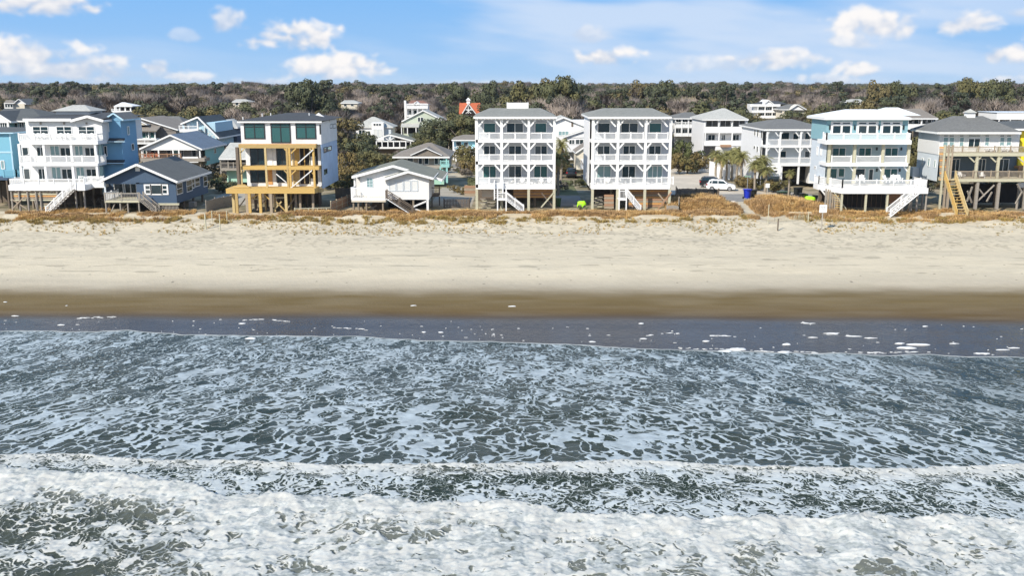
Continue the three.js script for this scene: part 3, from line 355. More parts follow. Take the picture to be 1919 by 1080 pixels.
// ---------------------------------------------------------------- house builder
const PROT = [], FOOT = []; // what the photograph shows of the houses, and where they stand: trees keep clear
class House {
  constructor(name, label, category, D, px, see, depth, group) {
    this.D = D; this.X = ray(px, 300, D)[0]; this.gy = land(this.X, D); this.g = thing(name, label, category, [this.X, this.gy, -D], group);
    PROT.push([...see, D]); FOOT.push([ray(see[0], see[3], D)[0] - 1.5, ray(see[2], see[3], D)[0] + 1.5, D - 3, D + depth + 1.5]);
  }
  p(px, py, z = 0) { const [x, y] = ray(px, py, this.D - z); return V3(x - this.X, y - this.gy, z); }
  rect(x0, y0, x1, y1, z) { const m = (y0 + y1) / 2; return [this.p(x0, m, z).x, this.p(x0, y1, z).y, this.p(x1, m, z).x, this.p(x0, y0, z).y]; }
  box(n, x0, y0, x1, y1, z, d, m, par) { const [a, b, c, e] = this.rect(x0, y0, x1, y1, z); return mk(n, bx(a, b, z - d, c, e, z), m, par ?? this.g); }
  ground(x, z) { return land(this.X + x, this.D - z) - this.gy; }
  win(x0, y0, x1, y1, z, o = {}) {
    const [a, b, c, e] = this.rect(x0, y0, x1, y1, z); return this.winM(o.name ?? 'window', a, b, c, e, z, o);
  }
  winM(n, a, b, c, e, z, o = {}) {
    const t = o.t ?? 0.09, k = o.cols ?? 2, f = o.frame ?? 'white', gs = [bx(a - t, b - t, z, a, e + t, z + 0.07), bx(c, b - t, z, c + t, e + t, z + 0.07), bx(a, e, z, c, e + t, z + 0.07), bx(a, b - t, z, c, b, z + 0.07)], w = (c - a) / k;
    for (let i = 1; i < k; i++) gs.push(bx(a + w * i - t / 2, b, z + 0.005, a + w * i + t / 2, e, z + 0.06));
    for (let i = 1; i < (o.rows ?? 1); i++) gs.push(bx(a, b + (e - b) * i / o.rows - t / 3, z + 0.007, c, b + (e - b) * i / o.rows + t / 3, z + 0.05));
    if (o.transom) gs.push(bx(a, e - o.transom, z + 0.008, c, e - o.transom + t, z + 0.055));
    const fr = mk(n, gs, f, this.g);
    for (let i = 0; i < k; i++) mk('pane', bx(a + w * i + t * 0.2, b, z - 0.02, a + w * (i + 1) - t * 0.2, e, z + 0.022), o.glass && o.glass !== 'glass' ? o.glass : ['glass', 'glass', 'glassGrey', 'glass', 'glassDim'][hash((a * 100) | 0, (b * 100 + i * 7) | 0) % 5], fr);
    return fr;
  }
  winSide(X, z0, z1, b, e, sgn, o = {}) { // on a side wall at local x = X, facing sgn
    const t = 0.09, k = o.cols ?? 1, s = (x) => X + sgn * x, fr = mk('window', [bx(s(0), b - t, z0 - t, s(0.06), e + t, z0), bx(s(0), b - t, z1, s(0.06), e + t, z1 + t), bx(s(0), e, z0, s(0.06), e + t, z1), bx(s(0), b - t, z0, s(0.06), b, z1), ...(o.rows ? [bx(s(0.004), (b + e) / 2 - 0.03, z0, s(0.05), (b + e) / 2 + 0.03, z1)] : [])], o.frame ?? 'white', this.g);
    mk('pane', bx(s(-0.01), b, z0 + 0.003, s(0.022), e, z1 - 0.003), o.glass ?? 'glass', fr); return fr;
  }
  onSide(X, px, py) { const u = (px - 959.5) / FPX, v = (540 - py) / FPX, t = (this.X + X) / u; return [this.D - t * (CP + v * SP), CAM_Y + t * (v * CP - SP) - this.gy]; } // [z, y]
  winOnSide(X, px0, py0, px1, py1, sgn, o) { const a = this.onSide(X, px0, py1), b = this.onSide(X, px1, py0), m = (this.onSide(X, px0, py0)[1] + b[1]) / 2, n = (a[1] + this.onSide(X, px1, py1)[1]) / 2; return this.winSide(X, Math.min(a[0], b[0]), Math.max(a[0], b[0]), n, m, sgn, o); }
  post(px, y0, y1, z, w = 0.28, m = 'white', n = 'post') { const a = this.p(px, y1, z), b = this.p(px, y0, z); return mk(n, bar(a, V3(a.x, b.y, z), w), m, this.g); }
  pile(px, y0, z, w = 0.28, m = 'pileWood') { const b = this.p(px, y0, z); return mk('pile', tube(V3(b.x, this.ground(b.x, z) - 0.3, z), V3(b.x, b.y, z), w / 2 * 1.1, w / 2, 8), m, this.g); }
  brace(x0, y0, x1, y1, z, w = 0.14, m = 'white', z1 = z) { return mk('brace', bar(this.p(x0, y0, z), this.p(x1, y1, z1), w), m, this.g); }
  rail3(a, b, h, m = 'white', o = {}) { // railing standing on the line from a to b
    const up = V3(0, h, 0), lo = V3(0, o.low ?? 0.1, 0), L = a.distanceTo(b), gs = [bar(a.clone().add(up), b.clone().add(up), 0.11, 0.07), bar(a.clone().add(lo), b.clone().add(lo), 0.06)], n = Math.max(2, Math.round(L / (o.gap ?? 0.17)));
    if (o.wide) for (let i = 1; i < 4; i++) gs.push(bar(a.clone().add(V3(0, h * i / 4, 0)), b.clone().add(V3(0, h * i / 4, 0)), 0.05));
    else for (let i = 0; i <= n; i++) { const q = a.clone().lerp(b, i / n); gs.push(bx(q.x - 0.022, q.y + (o.low ?? 0.1), q.z - 0.022, q.x + 0.022, q.y + h, q.z + 0.022)); }
    const k = Math.max(1, Math.round(L / (o.every ?? 2.2))); for (let i = 0; i <= k; i++) { const q = a.clone().lerp(b, i / k); gs.push(bx(q.x - 0.07, q.y - 0.05, q.z - 0.07, q.x + 0.07, q.y + h + 0.14, q.z + 0.07)); }
    return mk('railing', gs, m, this.g);
  }
  rail(x0, x1, yt, yb, z, m = 'white', o) { const a = this.p(x0, yb, z), b = this.p(x1, yb, z), h = this.p(x0, yt, z).y - a.y; b.y = a.y; return this.rail3(a, b, h, m, o); }
  railBack(px, yt, yb, z0, z1, m = 'white', o) { const a = this.p(px, yb, z0), h = this.p(px, yt, z0).y - a.y; return this.rail3(a, V3(a.x, a.y, z1), h, m, o); }
  stairs(a, b, w, n, m = 'white', o = {}) {
    const dir = V3(b.x - a.x, 0, b.z - a.z).normalize(), side = V3(-dir.z, 0, dir.x).multiplyScalar(w / 2);
    const base = mk('staircase', [1, -1].map((s) => bar(a.clone().addScaledVector(side, s), b.clone().addScaledVector(side, s), 0.08, 0.3)), o.stringer ?? m, this.g);
    for (let i = 0; i < n; i++) { const q = a.clone().lerp(b, (i + 0.5) / n), g = new THREE.BoxGeometry(w, 0.05, 0.3); g.rotateY(Math.atan2(dir.x, dir.z)); g.translate(q.x, q.y + 0.1, q.z); mk('tread', g, o.tread ?? m, base); }
    for (const s of [1, -1]) this.rail3(a.clone().addScaledVector(side, s * 1.03), b.clone().addScaledVector(side, s * 1.03), 0.95, o.rail ?? m, { gap: 0.2, every: 1.9, low: 0.28, wide: o.wide });
    return base;
  }
  gable(pk, l, r, z, len, m, o = {}) {
    const R0 = this.p(...pk, z), L0 = this.p(...l, z), Q0 = this.p(...r, z), th = o.th ?? 0.22, b = (q) => V3(q.x, q.y, z - len), f = o.fascia ?? 'white';
    const roof = mk('roof', [slab(L0, R0, b(R0), b(L0), th), slab(R0, Q0, b(Q0), b(R0), th)], m, this.g), fz = V3(0, -th / 2, 0.04);
    mk('fascia', [bar(L0.clone().add(fz), R0.clone().add(fz), th * 1.1, 0.08), bar(R0.clone().add(fz).add(V3(0, 0, 0.004)), Q0.clone().add(fz).add(V3(0, 0, 0.004)), th * 1.1, 0.08), bar(Q0.clone().add(V3(0.03, -th / 2, 0)), b(Q0).add(V3(0.03, -th / 2, 0)), 0.06, th), bar(L0.clone().add(V3(-0.03, -th / 2, 0)), b(L0).add(V3(-0.03, -th / 2, 0)), 0.06, th)], f, this.g);
    if (o.wall) { const in_ = o.over ?? 0.5, base = o.base ?? Math.min(L0.y, Q0.y) - th, sl = (R0.y - L0.y) / (R0.x - L0.x), sr = (R0.y - Q0.y) / (Q0.x - R0.x), lx = L0.x + (o.inL ?? 0.45), rx = Q0.x - (o.inR ?? 0.45), e = th + 0.01; mk('gable_wall', prism([[lx, base], [rx, base], [rx, Math.max(base + 0.01, Q0.y + sr * (Q0.x - rx) - e)], [R0.x, R0.y - e], [lx, Math.max(base + 0.01, L0.y + sl * (lx - L0.x) - e)]], z - in_ - 0.2, z - in_ + 0.013), o.wall, this.g); }
    return roof;
  }
  hip(x0, x1, ye, z, d, rx0, rx1, ry, m, o = {}) {
    const A = this.p(x0, ye, z), B = this.p(x1, ye, z), zm = z - d / 2, ridgeZ = o.ridge === 'z', za = ridgeZ ? z - (o.ins ?? d * 0.35) : zm, zb = ridgeZ ? z - d + (o.ins ?? d * 0.35) : zm, R = this.p(rx0, ry, za), S = this.p(rx1, ry, za), y = A.y;
    const roof = mk('roof', hipG(A.x, B.x, z - d, z, y + 0.002, R.x, S.x, zb, za, R.y), m, this.g);
    mk('fascia', bx(A.x + 0.03, y - (o.th ?? 0.28), z - d + 0.03, B.x - 0.03, y, z - 0.03), o.fascia ?? 'white', this.g); return roof;
  }
}
// ---------------------------------------------------------------- deck chairs, cloned onto the decks
const chairProto = (() => {
  const t = thing('deck_chair'), m = M.white;
  mk('seat', [0, 1, 2, 3].map((i) => bar(V3(-0.28, 0.40 - i * 0.02, 0.26 - i * 0.15), V3(0.28, 0.40 - i * 0.02, 0.26 - i * 0.15), 0.03, 0.13)), m, t);
  mk('backrest', [-2, -1, 0, 1, 2].map((i) => bar(V3(i * 0.115, 0.34, -0.22), V3(i * 0.13, 1.02 - Math.abs(i) * 0.05, -0.48), 0.105, 0.025)), m, t);
  for (const s of [-1, 1]) { mk('leg', bx(s * 0.3 - 0.03, 0, 0.24, s * 0.3 + 0.03, 0.56, 0.34), m, t); mk('leg', bar(V3(s * 0.3, 0.0, -0.45), V3(s * 0.3, 0.42, 0.1), 0.05, 0.08), m, t); mk('armrest', bx(s * 0.36 - 0.07, 0.56, -0.42, s * 0.36 + 0.07, 0.59, 0.38), m, t); }
  scene.remove(t); used.set('deck_chair', 0); return t;
})();
function chairs(h, list, label, group) { for (const [px, py, z, turn] of list) { const c = chairProto.clone(); c.name = numbered('deck_chair'); const q = h.p(px, py, z); c.position.set(h.X + q.x, h.gy + q.y, -h.D + z); c.rotation.y = turn ?? 0; scene.add(c); tag(c, label, 'chair', group); } }

// ---------------------------------------------------------------- the twin white houses
function twin(label, s) {
  const h = new House('beach_house', label, 'house', 128.6, s.mid, [s.x0, 203, s.x1, 394], 13, null), px = s.posts, zW = -2.3, dp = 12.5;
  const [L, , R] = [px[0], 0, px[3]];
  h.box('wall', L - 1, 222, R + 2, 350, zW, dp - 2.3, 'shadedRecess');  // porch back wall, greyed to stand for the shade of the decks
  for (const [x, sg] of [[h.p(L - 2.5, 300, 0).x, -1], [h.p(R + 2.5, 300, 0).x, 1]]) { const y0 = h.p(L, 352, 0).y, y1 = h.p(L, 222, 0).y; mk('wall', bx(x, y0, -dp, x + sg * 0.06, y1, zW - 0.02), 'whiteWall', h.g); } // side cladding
  for (const [yt, yb] of [[262, 267.5], [302.5, 308.5], [346, 355]]) { h.box('deck', L - 2, yt, R + 2.5, yb, 0.12, 2.42, 'white'); }
  h.box('beam', L - 2, 218.6, R + 2.5, 224.5, 0.14, 2.4, 'white');
  for (let i = 0; i < 22; i++) { const x = lerp(L - 2, R + 2, (i + 0.5) / 22), q = h.p(x, 221, 0.14); mk('rafter_tail', bar(V3(q.x, q.y + 0.12, 0.1), V3(q.x, q.y - 0.16, 0.62), 0.12, 0.17), 'white', h.g); }
  h.hip(L - 7, R + 6, 218.6, 0.45, dp + 1, s.ridge[0], s.ridge[1], 202.8, s.roof);
  px.forEach((x, i) => { h.post(x, 222, 352, -0.06, s.w[i]); });
  for (const [yb, yt] of [[262, 226], [302.5, 268.5], [346, 309.5]]) for (let b = 0; b < 3; b++) { const a = px[b] + 2.4, c = px[b + 1] - 2.4; h.brace(a, yt + 11.5, a + 10.5, yt - 0.5, -0.03, 0.2); h.brace(c, yt + 11.5, c - 10.5, yt - 0.5, -0.03, 0.2); h.post((px[b] + px[b + 1]) / 2, yb - 14, yb, -0.05, 0.17); h.rail(px[b] + 2, px[b + 1] - 2, yb - 12.5, yb, -0.03, 'white', { gap: 0.15 }); }
  s.win.forEach((row, r) => row.forEach(([a, b, glass, cols], k) => { const [y0, y1] = [[231.5, 248], [274, 290], [312, 333]][r]; h.win(a, y0, b, y1, zW, { cols: cols ?? 2, name: 'door', glass: glass ?? 'glass' }); }));
  px.forEach((x) => h.post(x, 352, 395, -0.1, 0.34, s.pile ?? 'woodPale', 'pile')); for (const f of [0.25, 0.5, 0.75]) h.pile(lerp(L, R, f), 353, -4, 0.3); for (const f of [0, 0.33, 0.66, 1]) h.pile(lerp(L, R, f), 353, -8.5, 0.3);
  h.box('wall', L, 355, R, 384, -11.5, 0.2, 'woodDark'); return h;  // dark sheet behind the piles, added for the deep shade under the house
}
{
  const h = twin('white three-storey twin house, left one, with a flat deck box on its grey roof', { mid: 966, x0: 886, x1: 1044, posts: [893.8, 940.2, 990.5, 1038], w: [0.36, 0.34, 0.34, 0.34], ridge: [917.5, 1013], roof: 'roofMid', win: [[[907, 928, 'glassTeal', 1], [950, 980], [1003, 1023.5, 'glassTeal', 1]], [[907, 928], [954, 976.5], [1003, 1024.5]], [[906, 929, 'glassTeal'], [954, 976.5], [1001, 1025, 'glassTeal']]] });
  const q = h.p(970, 203, -6); mk('roof_deck', [bx(q.x - 1.5, q.y - 0.3, -9, q.x + 1.5, q.y + 0.2, -6), bx(q.x - 1.5, q.y + 0.2, -6.1, q.x + 1.5, q.y + 0.75, -6), bx(q.x + 1.4, q.y + 0.2, -9, q.x + 1.5, q.y + 0.75, -6.105), bx(q.x - 1.5, q.y + 0.2, -9, q.x - 1.4, q.y + 0.75, -6.105)], 'white', h.g);
  // under the deck: plank wall, store boards, stair
  for (let i = 0; i < 5; i++) h.box('plank', 962, 356 + i * 3, 1037, 358.7 + i * 3, -1.2 - (i % 2) * 0.03, 0.05, i % 2 ? 'woodRed' : 'woodOrange');
  h.box('panel', 903, 355.5, 930, 369.5, -1.0, 0.06, 'tanPanel');
  h.brace(1014, 389, 1037, 362, 0.06, 0.16, 'woodPale'); h.brace(1015, 362, 1037, 389, -0.32, 0.16, 'woodDark');
  for (let i = 0; i < 9; i++) { const y = 390 - i * 2.1, a = 898 + (i * 7) % 9; h.box('stored_board', a, y - 0.9, a + 22 + (i * 5) % 8, y + 0.3, -1.3 - (i * 3 % 5) * 0.25, 0.2, i % 3 ? 'woodGrey' : 'woodPale'); }
  const z1 = 1.7; h.box('landing', 932, 373.5, 949, 376, z1, 1.7, 'white'); h.post(932.5, 352, 396, z1 - 0.1, 0.16); h.post(948.5, 352, 396, z1 - 0.1, 0.16); h.rail(933, 948, 361.5, 374, z1 - 0.1, 'white');
  h.stairs(h.p(949, 374.5, 1.0).setZ(1.0), V3(h.p(981, 396, 1).x, h.ground(h.p(981, 396, 1).x, 1) - 0.05, 1.0), 1.3, 9, 'white');
  h.stairs(h.p(934.5, 354, 0.9).setZ(0.2), h.p(934.5, 374, 1.2).setZ(1.3), 1.1, 5, 'white');
  chairs(h, [[957, 347, -0.9, 0.2], [978, 347, -0.9, -0.2], [1004, 347, -0.9, 0.2], [1014, 347, -0.9, 0], [1028, 347, -0.9, -0.3]], 'white slatted deck chair on the lowest deck of the left twin house', 'chairs on the left twin house');
}
{
  const h = twin('white three-storey twin house, right one, beside the sandy turning area', { mid: 1181, x0: 1095, x1: 1262, posts: [1109.5, 1156, 1207, 1253], w: [0.38, 0.34, 0.34, 0.34], ridge: [1130, 1222], roof: 'roofMid', win: [[[1120.7, 1142, 'glass', 1], [1164, 1194.5], [1217, 1238.5, 'glassTeal', 1]], [[1120, 1142], [1168, 1189.5], [1216, 1237.5]], [[1119, 1144, 'glassPale'], [1166, 1189.5], [1214, 1240, 'glassPale', 3]]] });
  for (let i = 0; i < 9; i++) h.box('plank', 1178, 356.5 + i * 4, 1251, 359.9 + i * 4, -1.2 - (i % 2) * 0.03, 0.05, i % 3 === 1 ? 'woodRed' : i % 3 ? 'wood' : 'woodOrange');
  for (let i = 0; i < 6; i++) h.box('plank', 1132, 365 + i * 4.4, 1150, 369 + i * 4.4, -0.5 - (i % 2) * 0.03, 0.06, i % 2 ? 'wood' : 'woodRed');
  h.brace(1232, 393, 1258, 360, 0.06, 0.17, 'woodRed'); h.brace(1233, 363, 1258, 393, -0.32, 0.17, 'wood');
  for (let i = 0; i < 8; i++) { const y = 388 - i * 2.6; h.box('stored_board', 1112.5 + (i * 5) % 4, y - 1, 1128 + (i * 3) % 5, y + 0.3, -0.6 - (i * 3 % 5) * 0.25, 0.2, i % 3 ? 'woodGrey' : 'woodPale'); }
  const z1 = 1.7; h.box('landing', 1159, 373.5, 1173.5, 376, z1, 1.7, 'white'); h.post(1159.5, 352, 396, z1 - 0.1, 0.16); h.post(1173, 352, 396, z1 - 0.1, 0.16); h.rail(1160, 1173, 358, 374, z1 - 0.1, 'white');
  const bxp = h.p(1199, 396, 1).x; h.stairs(h.p(1173, 366, 1.0).setZ(1.0), V3(bxp, h.ground(bxp, 1) - 0.05, 1.0), 1.3, 10, 'white');
  chairs(h, [[1121, 347, -0.9, 0.3], [1138, 347, -0.9, -0.2], [1166, 347, -0.9, 0.1]], 'white slatted deck chair on the lowest deck of the right twin house', 'chairs on the right twin house');
  h.rail(1239, 1261, 333, 346, 0.1, 'white');
}
// ---------------------------------------------------------------- big white three-storey house at the left
{
  const h = new House('beach_house', 'large white three-storey house with a blue rear wing and three decks', 'house', 129, 115, [18, 199, 256, 395], 19), zW = -2.6;
  h.box('wall', 50, 226, 193, 270, -1.6, 14, 'whiteLap'); h.box('wall', 44, 270, 186, 338, zW, 13, 'whiteWall');
  // roof: long eave with a low gable over the right bay, hip behind
  h.box('fascia', 43.5, 222.5, 134, 227.5, -0.9, 0.25, 'white');
  h.gable([164, 216.5], [133, 225], [194.5, 225], -0.9, 12, 'roofDark', { wall: 'whiteLap', over: 0.7, inL: 0.1, inR: 0.25, th: 0.3 });
  { const a = h.p(43.5, 222.5, -0.9), b = h.p(196, 223, -0.9); mk('roof', hipG(a.x, b.x, -15.5, -1.0, a.y, a.x + 3.2, b.x - 2, -8.2, -8.2, h.p(120, 211, -8.2).y), 'roofDark', h.g); }
  // cupola
  { const a = h.p(150, 211, -8), w = 2.3; mk('cupola', bx(a.x - w, a.y - 1.2, -10.2, a.x + w, a.y + 0.25, -5.8), 'white', h.g); mk('roof', hipG(a.x - w - 0.5, a.x + w + 0.5, -10.7, -5.3, a.y + 0.25, a.x - 0.8, a.x + 0.8, -8, -8, a.y + 1.05), 'roofPale', h.g); }
  for (const [a, b] of [[63.5, 91], [107.8, 134.8], [149, 177.6]]) h.win(a, 238, b, 251.5, -1.6, { cols: 2, rows: 2 });
  for (const x of [77, 121, 163]) { const q = h.p(x, 231.5, -1.5); mk('lamp_fixture', [bx(q.x - 0.1, q.y - 0.14, -1.58, q.x + 0.1, q.y + 0.14, -1.42)], 'woodGrey', h.g); }
  for (const [yt, yb] of [[264, 271], [306, 311.5]]) h.box('deck', 37.5, yt, 184, yb, 0.25, 2.9, 'white');
  const xs = [[39.5, 42.8], [85.5, 88.5], [137, 139.5], [181.5, 185]];
  for (const [t, b] of xs) { h.post((t * 2 + b) / 3, 270, 308, 0, 0.3); h.post((t + b * 2) / 3 + 1.5, 311, 340, 0, 0.3); }
  for (const [yt, yb, dx] of [[251.5, 264, 0], [293, 306, 2]]) { h.rail(37 + dx, 183.5 + dx, yt, yb, 0.12, 'white', { gap: 0.13 }); h.railBack(183.5 + dx, yt, yb, 0.1, -2.3); h.railBack(37.5 + dx, yt, yb, 0.1, -2.3); }
  for (const [y0, y1, o] of [[277, 293, 0], [317, 337, 3]]) { h.win(44 + o, y0, 54 + o, y1, zW, { name: 'door', cols: 1 }); h.win(71 + o, y0, 84 + o, y1, zW, { name: 'door' }); h.win(115 + o, y0 + 0.5, 133 + o, y1, zW, { name: 'door' }); h.win(161 + o, y0 + 0.5, 179 + o, y1, zW, { name: 'door' }); h.win(96 + o, y0 - 3, 112 + o, y1 - 2, zW, { glass: 'glassPale', cols: 2 }); h.win(142 + o, y0 - 3, 156 + o, y1 - 2, zW, { glass: 'glassPale', cols: 2 }); }
  // lower deck, wider and further out
  h.box('deck', 17, 347, 160, 357.5, 2.6, 5.3, 'white'); h.rail(18, 159, 336.5, 347.5, 2.5, 'white', { gap: 0.14 }); h.railBack(18, 336.5, 347.5, 2.5, -1); h.box('deck', 158, 344, 196, 352, 0.6, 3.2, 'white'); h.rail(160, 195, 333, 344, 0.5, 'white'); h.rail(150, 196, 331, 342, -1.2, 'white');
  chairs(h, [[72, 264, -0.6, 0.2], [80, 264, -0.6, -0.1], [114, 264, -0.6, 0.1], [125, 264, -0.6, -0.3], [156, 264, -0.6, 0.3], [170, 264, -0.6, -0.2]], 'white slatted deck chair on the top deck of the large white house', 'chairs on the large white house');
  // under the deck: boards, piles, stair
  for (let i = 0; i < 9; i++) { const x1 = i < 5 ? 108 : 74; if (i < 5 || i > 5) h.box('plank', i > 5 ? 76 : 21, 359 + i * 3.7, i > 5 ? 92 : x1, 361.8 + i * 3.7, 2.2, 0.05, ['wood', 'woodPale', 'woodOrange'][i % 3]); }
  for (const x of [22, 36, 52, 68, 76, 108, 142, 158]) h.pile(x, 357, 2.3, 0.26, 'woodGrey'); for (const x of [30, 60, 90, 120, 150, 175, 190]) h.pile(x, 345, -2, 0.3); for (const x of [60, 100, 140, 180]) h.pile(x, 340, -8, 0.3);
  h.brace(24, 374, 52, 392, 2.42, 0.14, 'wood'); h.brace(25, 391, 48, 368, 2.56, 0.14, 'wood'); h.brace(66, 375, 70, 392, 2.42, 0.12, 'woodGrey');
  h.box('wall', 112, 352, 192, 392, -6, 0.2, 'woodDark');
  const sx = h.p(91, 392, 3.4).x; h.stairs(h.p(139, 356, 3.3).setZ(3.3), V3(sx, h.ground(sx, 3.3), 3.3), 1.3, 10, 'white', { tread: 'woodGrey' });
  // blue rear wing with its own gable and two pent roofs
  const zB = -3.6; h.box('wall', 190, 224, 231, 345, zB, 5.4, 'blueLap');
  h.gable([213, 211.5], [193, 224.5], [232, 224.5], zB + 0.35, 6, 'roofGrey', { wall: 'blueLap', over: 0.3, inL: 0.2, inR: 0.25, th: 0.18, fascia: 'lightBlueLap' }); h.box('vent', 203, 217.5, 223, 223, zB + 0.06, 0.05, 'navyLap');
  for (const y of [260.5, 301]) { const a = h.p(192, y, zB), b = h.p(235, y, zB); mk('pent_roof', slab(V3(a.x, a.y - 0.35, zB + 0.8), V3(b.x, a.y - 0.35, zB + 0.8), V3(b.x, a.y + 0.1, zB), V3(a.x, a.y + 0.1, zB), 0.12), 'roofDark', h.g); h.box('fascia', 192, y + 4.6, 235, y + 6, zB + 0.82, 0.05, 'lightBlueLap'); }
  h.win(200.5, 232, 204, 246, zB, { cols: 1, t: 0.1, glass: 'glassPale' }); h.win(197, 275, 201, 292, zB, { cols: 1 });
  const X = h.p(231, 280, zB).x + 0.01; h.winOnSide(X, 248, 270, 251, 281, 1, {}); h.winOnSide(X, 240, 238, 242, 252, 1, { glass: 'glassPale' }); for (const [px, py] of [[200, 345], [228, 345]]) h.pile(px, py, zB - 0.3, 0.4); h.pile(228, 340, zB - 6, 0.4);
  h.box('wall', 186, 272, 192, 300, -2.4, 0.5, 'glassPale'); h.box('wall', 188, 312, 194, 330, -2.4, 0.5, 'glassPale');
}
// ---------------------------------------------------------------- part of a blue house at the left edge
{
  const h = new House('beach_house', 'blue house cut by the left edge of the picture with a small blue deck', 'house', 133, -30, [-60, 243, 34, 393], 14);
  h.box('wall', -70, 249, 24, 335, 0, 13, 'seaBlue'); h.box('trim', -70, 284, 24.5, 287, 0.05, 0.05, 'lightBlueLap'); h.box('trim', 22, 249, 24.5, 335, 0.055, 0.05, 'lightBlueLap'); h.hip(-76, 25.5, 248, 0.5, 14, -60, 0, 238, 'roofSlate', { th: 0.2, fascia: 'lightBlueLap' });
  h.win(4, 302, 9, 316, 0, { cols: 1, glass: 'glassPale' }); h.box('deck', -70, 333, 33, 338, 2.2, 2.2, 'navyLap'); h.rail(9, 32.5, 319.5, 334, 2.1, 'seaBlue', { gap: 0.1 }); h.railBack(32.5, 319.5, 334, 2.1, 0.1, 'seaBlue');
  for (const x of [-40, -10, 14, 30]) h.pile(x, 338, 2, 0.3, 'woodDark'); for (const x of [-30, 0, 20]) h.pile(x, 336, -4, 0.3, 'woodDark'); h.box('wall', -70, 340, 22, 388, -5, 0.2, 'woodDark');  // dark sheet behind the piles paints the shade below the house
}
// ---------------------------------------------------------------- navy cottage
{
  const h = new House('cottage', 'navy blue cottage with a wide gable and a white-framed picture window', 'house', 126.5, 262, [186, 297, 402, 397], 16), z = -0.8;
  h.gable([256.7, 307], [186.4, 339], [333.3, 340], 0, 14.5, 'roofCharcoal', { wall: 'navyLap', over: 0.8, inL: 0.75, inR: 0.25, th: 0.26 });
  h.box('wall', 257, 338, 331, 382, z, 13.4, 'navyLap'); h.box('wall', 197, 338, 331, 345, z, 0.2, 'navyLap'); h.box('wall', 197.5, 341, 262, 380, -3.4, 10.6, 'navyLap'); h.post(199, 343, 364, z, 0.2, 'greyBlue');
  h.win(216, 345, 231, 363, -3.4, { cols: 1, name: 'door', t: 0.12 }); h.win(236, 345, 256, 363, -3.4, { name: 'door', t: 0.12 });
  const fr = h.win(285, 347.5, 303, 363.5, z, { cols: 1, t: 0.16 }); for (const [a, b] of [[274, 282], [306, 313.5]]) h.win(a, 348.5, b, 362.5, z, { cols: 1, rows: 2, t: 0.2 });
  h.box('vent', 254.2, 311.5, 262.5, 321, z + 0.06, 0.06, 'white'); h.box('trim', 262, 343, 330, 344, z + 0.05, 0.05, 'navyLap');
  h.box('deck', 197, 376, 262, 380, 1.4, 5, 'woodPale'); h.rail(198, 261, 362.5, 377, 1.35, 'woodGrey', { gap: 0.2 }); h.railBack(198.5, 362.5, 377, 1.3, -3); for (const x of [199, 226, 240, 261]) h.pile(x, 378, 1.2, 0.22, 'woodGrey'); for (const x of [205, 232, 258, 300, 328]) h.pile(x, 380, -2.4, 0.3, 'woodDark');
  h.brace(216, 382, 210, 396, 1.0, 0.12, 'woodGrey'); h.brace(224, 396, 240, 383, 0.4, 0.12, 'woodGrey');
  const sx = h.p(291, 398, 1.9).x; h.stairs(h.p(262, 377, 1.7).setZ(0.8), V3(sx, h.ground(sx, 0.8), 0.8), 1.2, 7, 'woodGrey', { wide: true });
  h.box('skirting', 296, 381.5, 336, 385, z + 0.3, 0.3, 'woodPale'); for (let i = 0; i < 15; i++) h.box('lattice_slat', 297 + i * 2.6, 385, 298.3 + i * 2.6, 395, z + 0.2, 0.05, 'woodGrey');
  const X = h.p(331, 360, z).x + 0.01; for (const [a, b, c, d] of [[332.5, 344, 341.5, 363], [351, 338.5, 359.5, 358], [360.5, 337, 364, 352], [366.5, 334.5, 374, 348.5], [382.5, 331, 388, 349]]) h.winOnSide(X, a, b, c, d, 1, { rows: 2 });
  for (const zz of [-4, -8, -12]) mk('pile', tube(V3(X - 0.2, -0.3, zz), V3(X - 0.2, 1.4, zz), 0.17, 0.15), 'woodDark', h.g); mk('crate', bx(X + 0.1, 0, -6, X + 0.9, 0.7, -5), 'woodGrey', h.g);
}
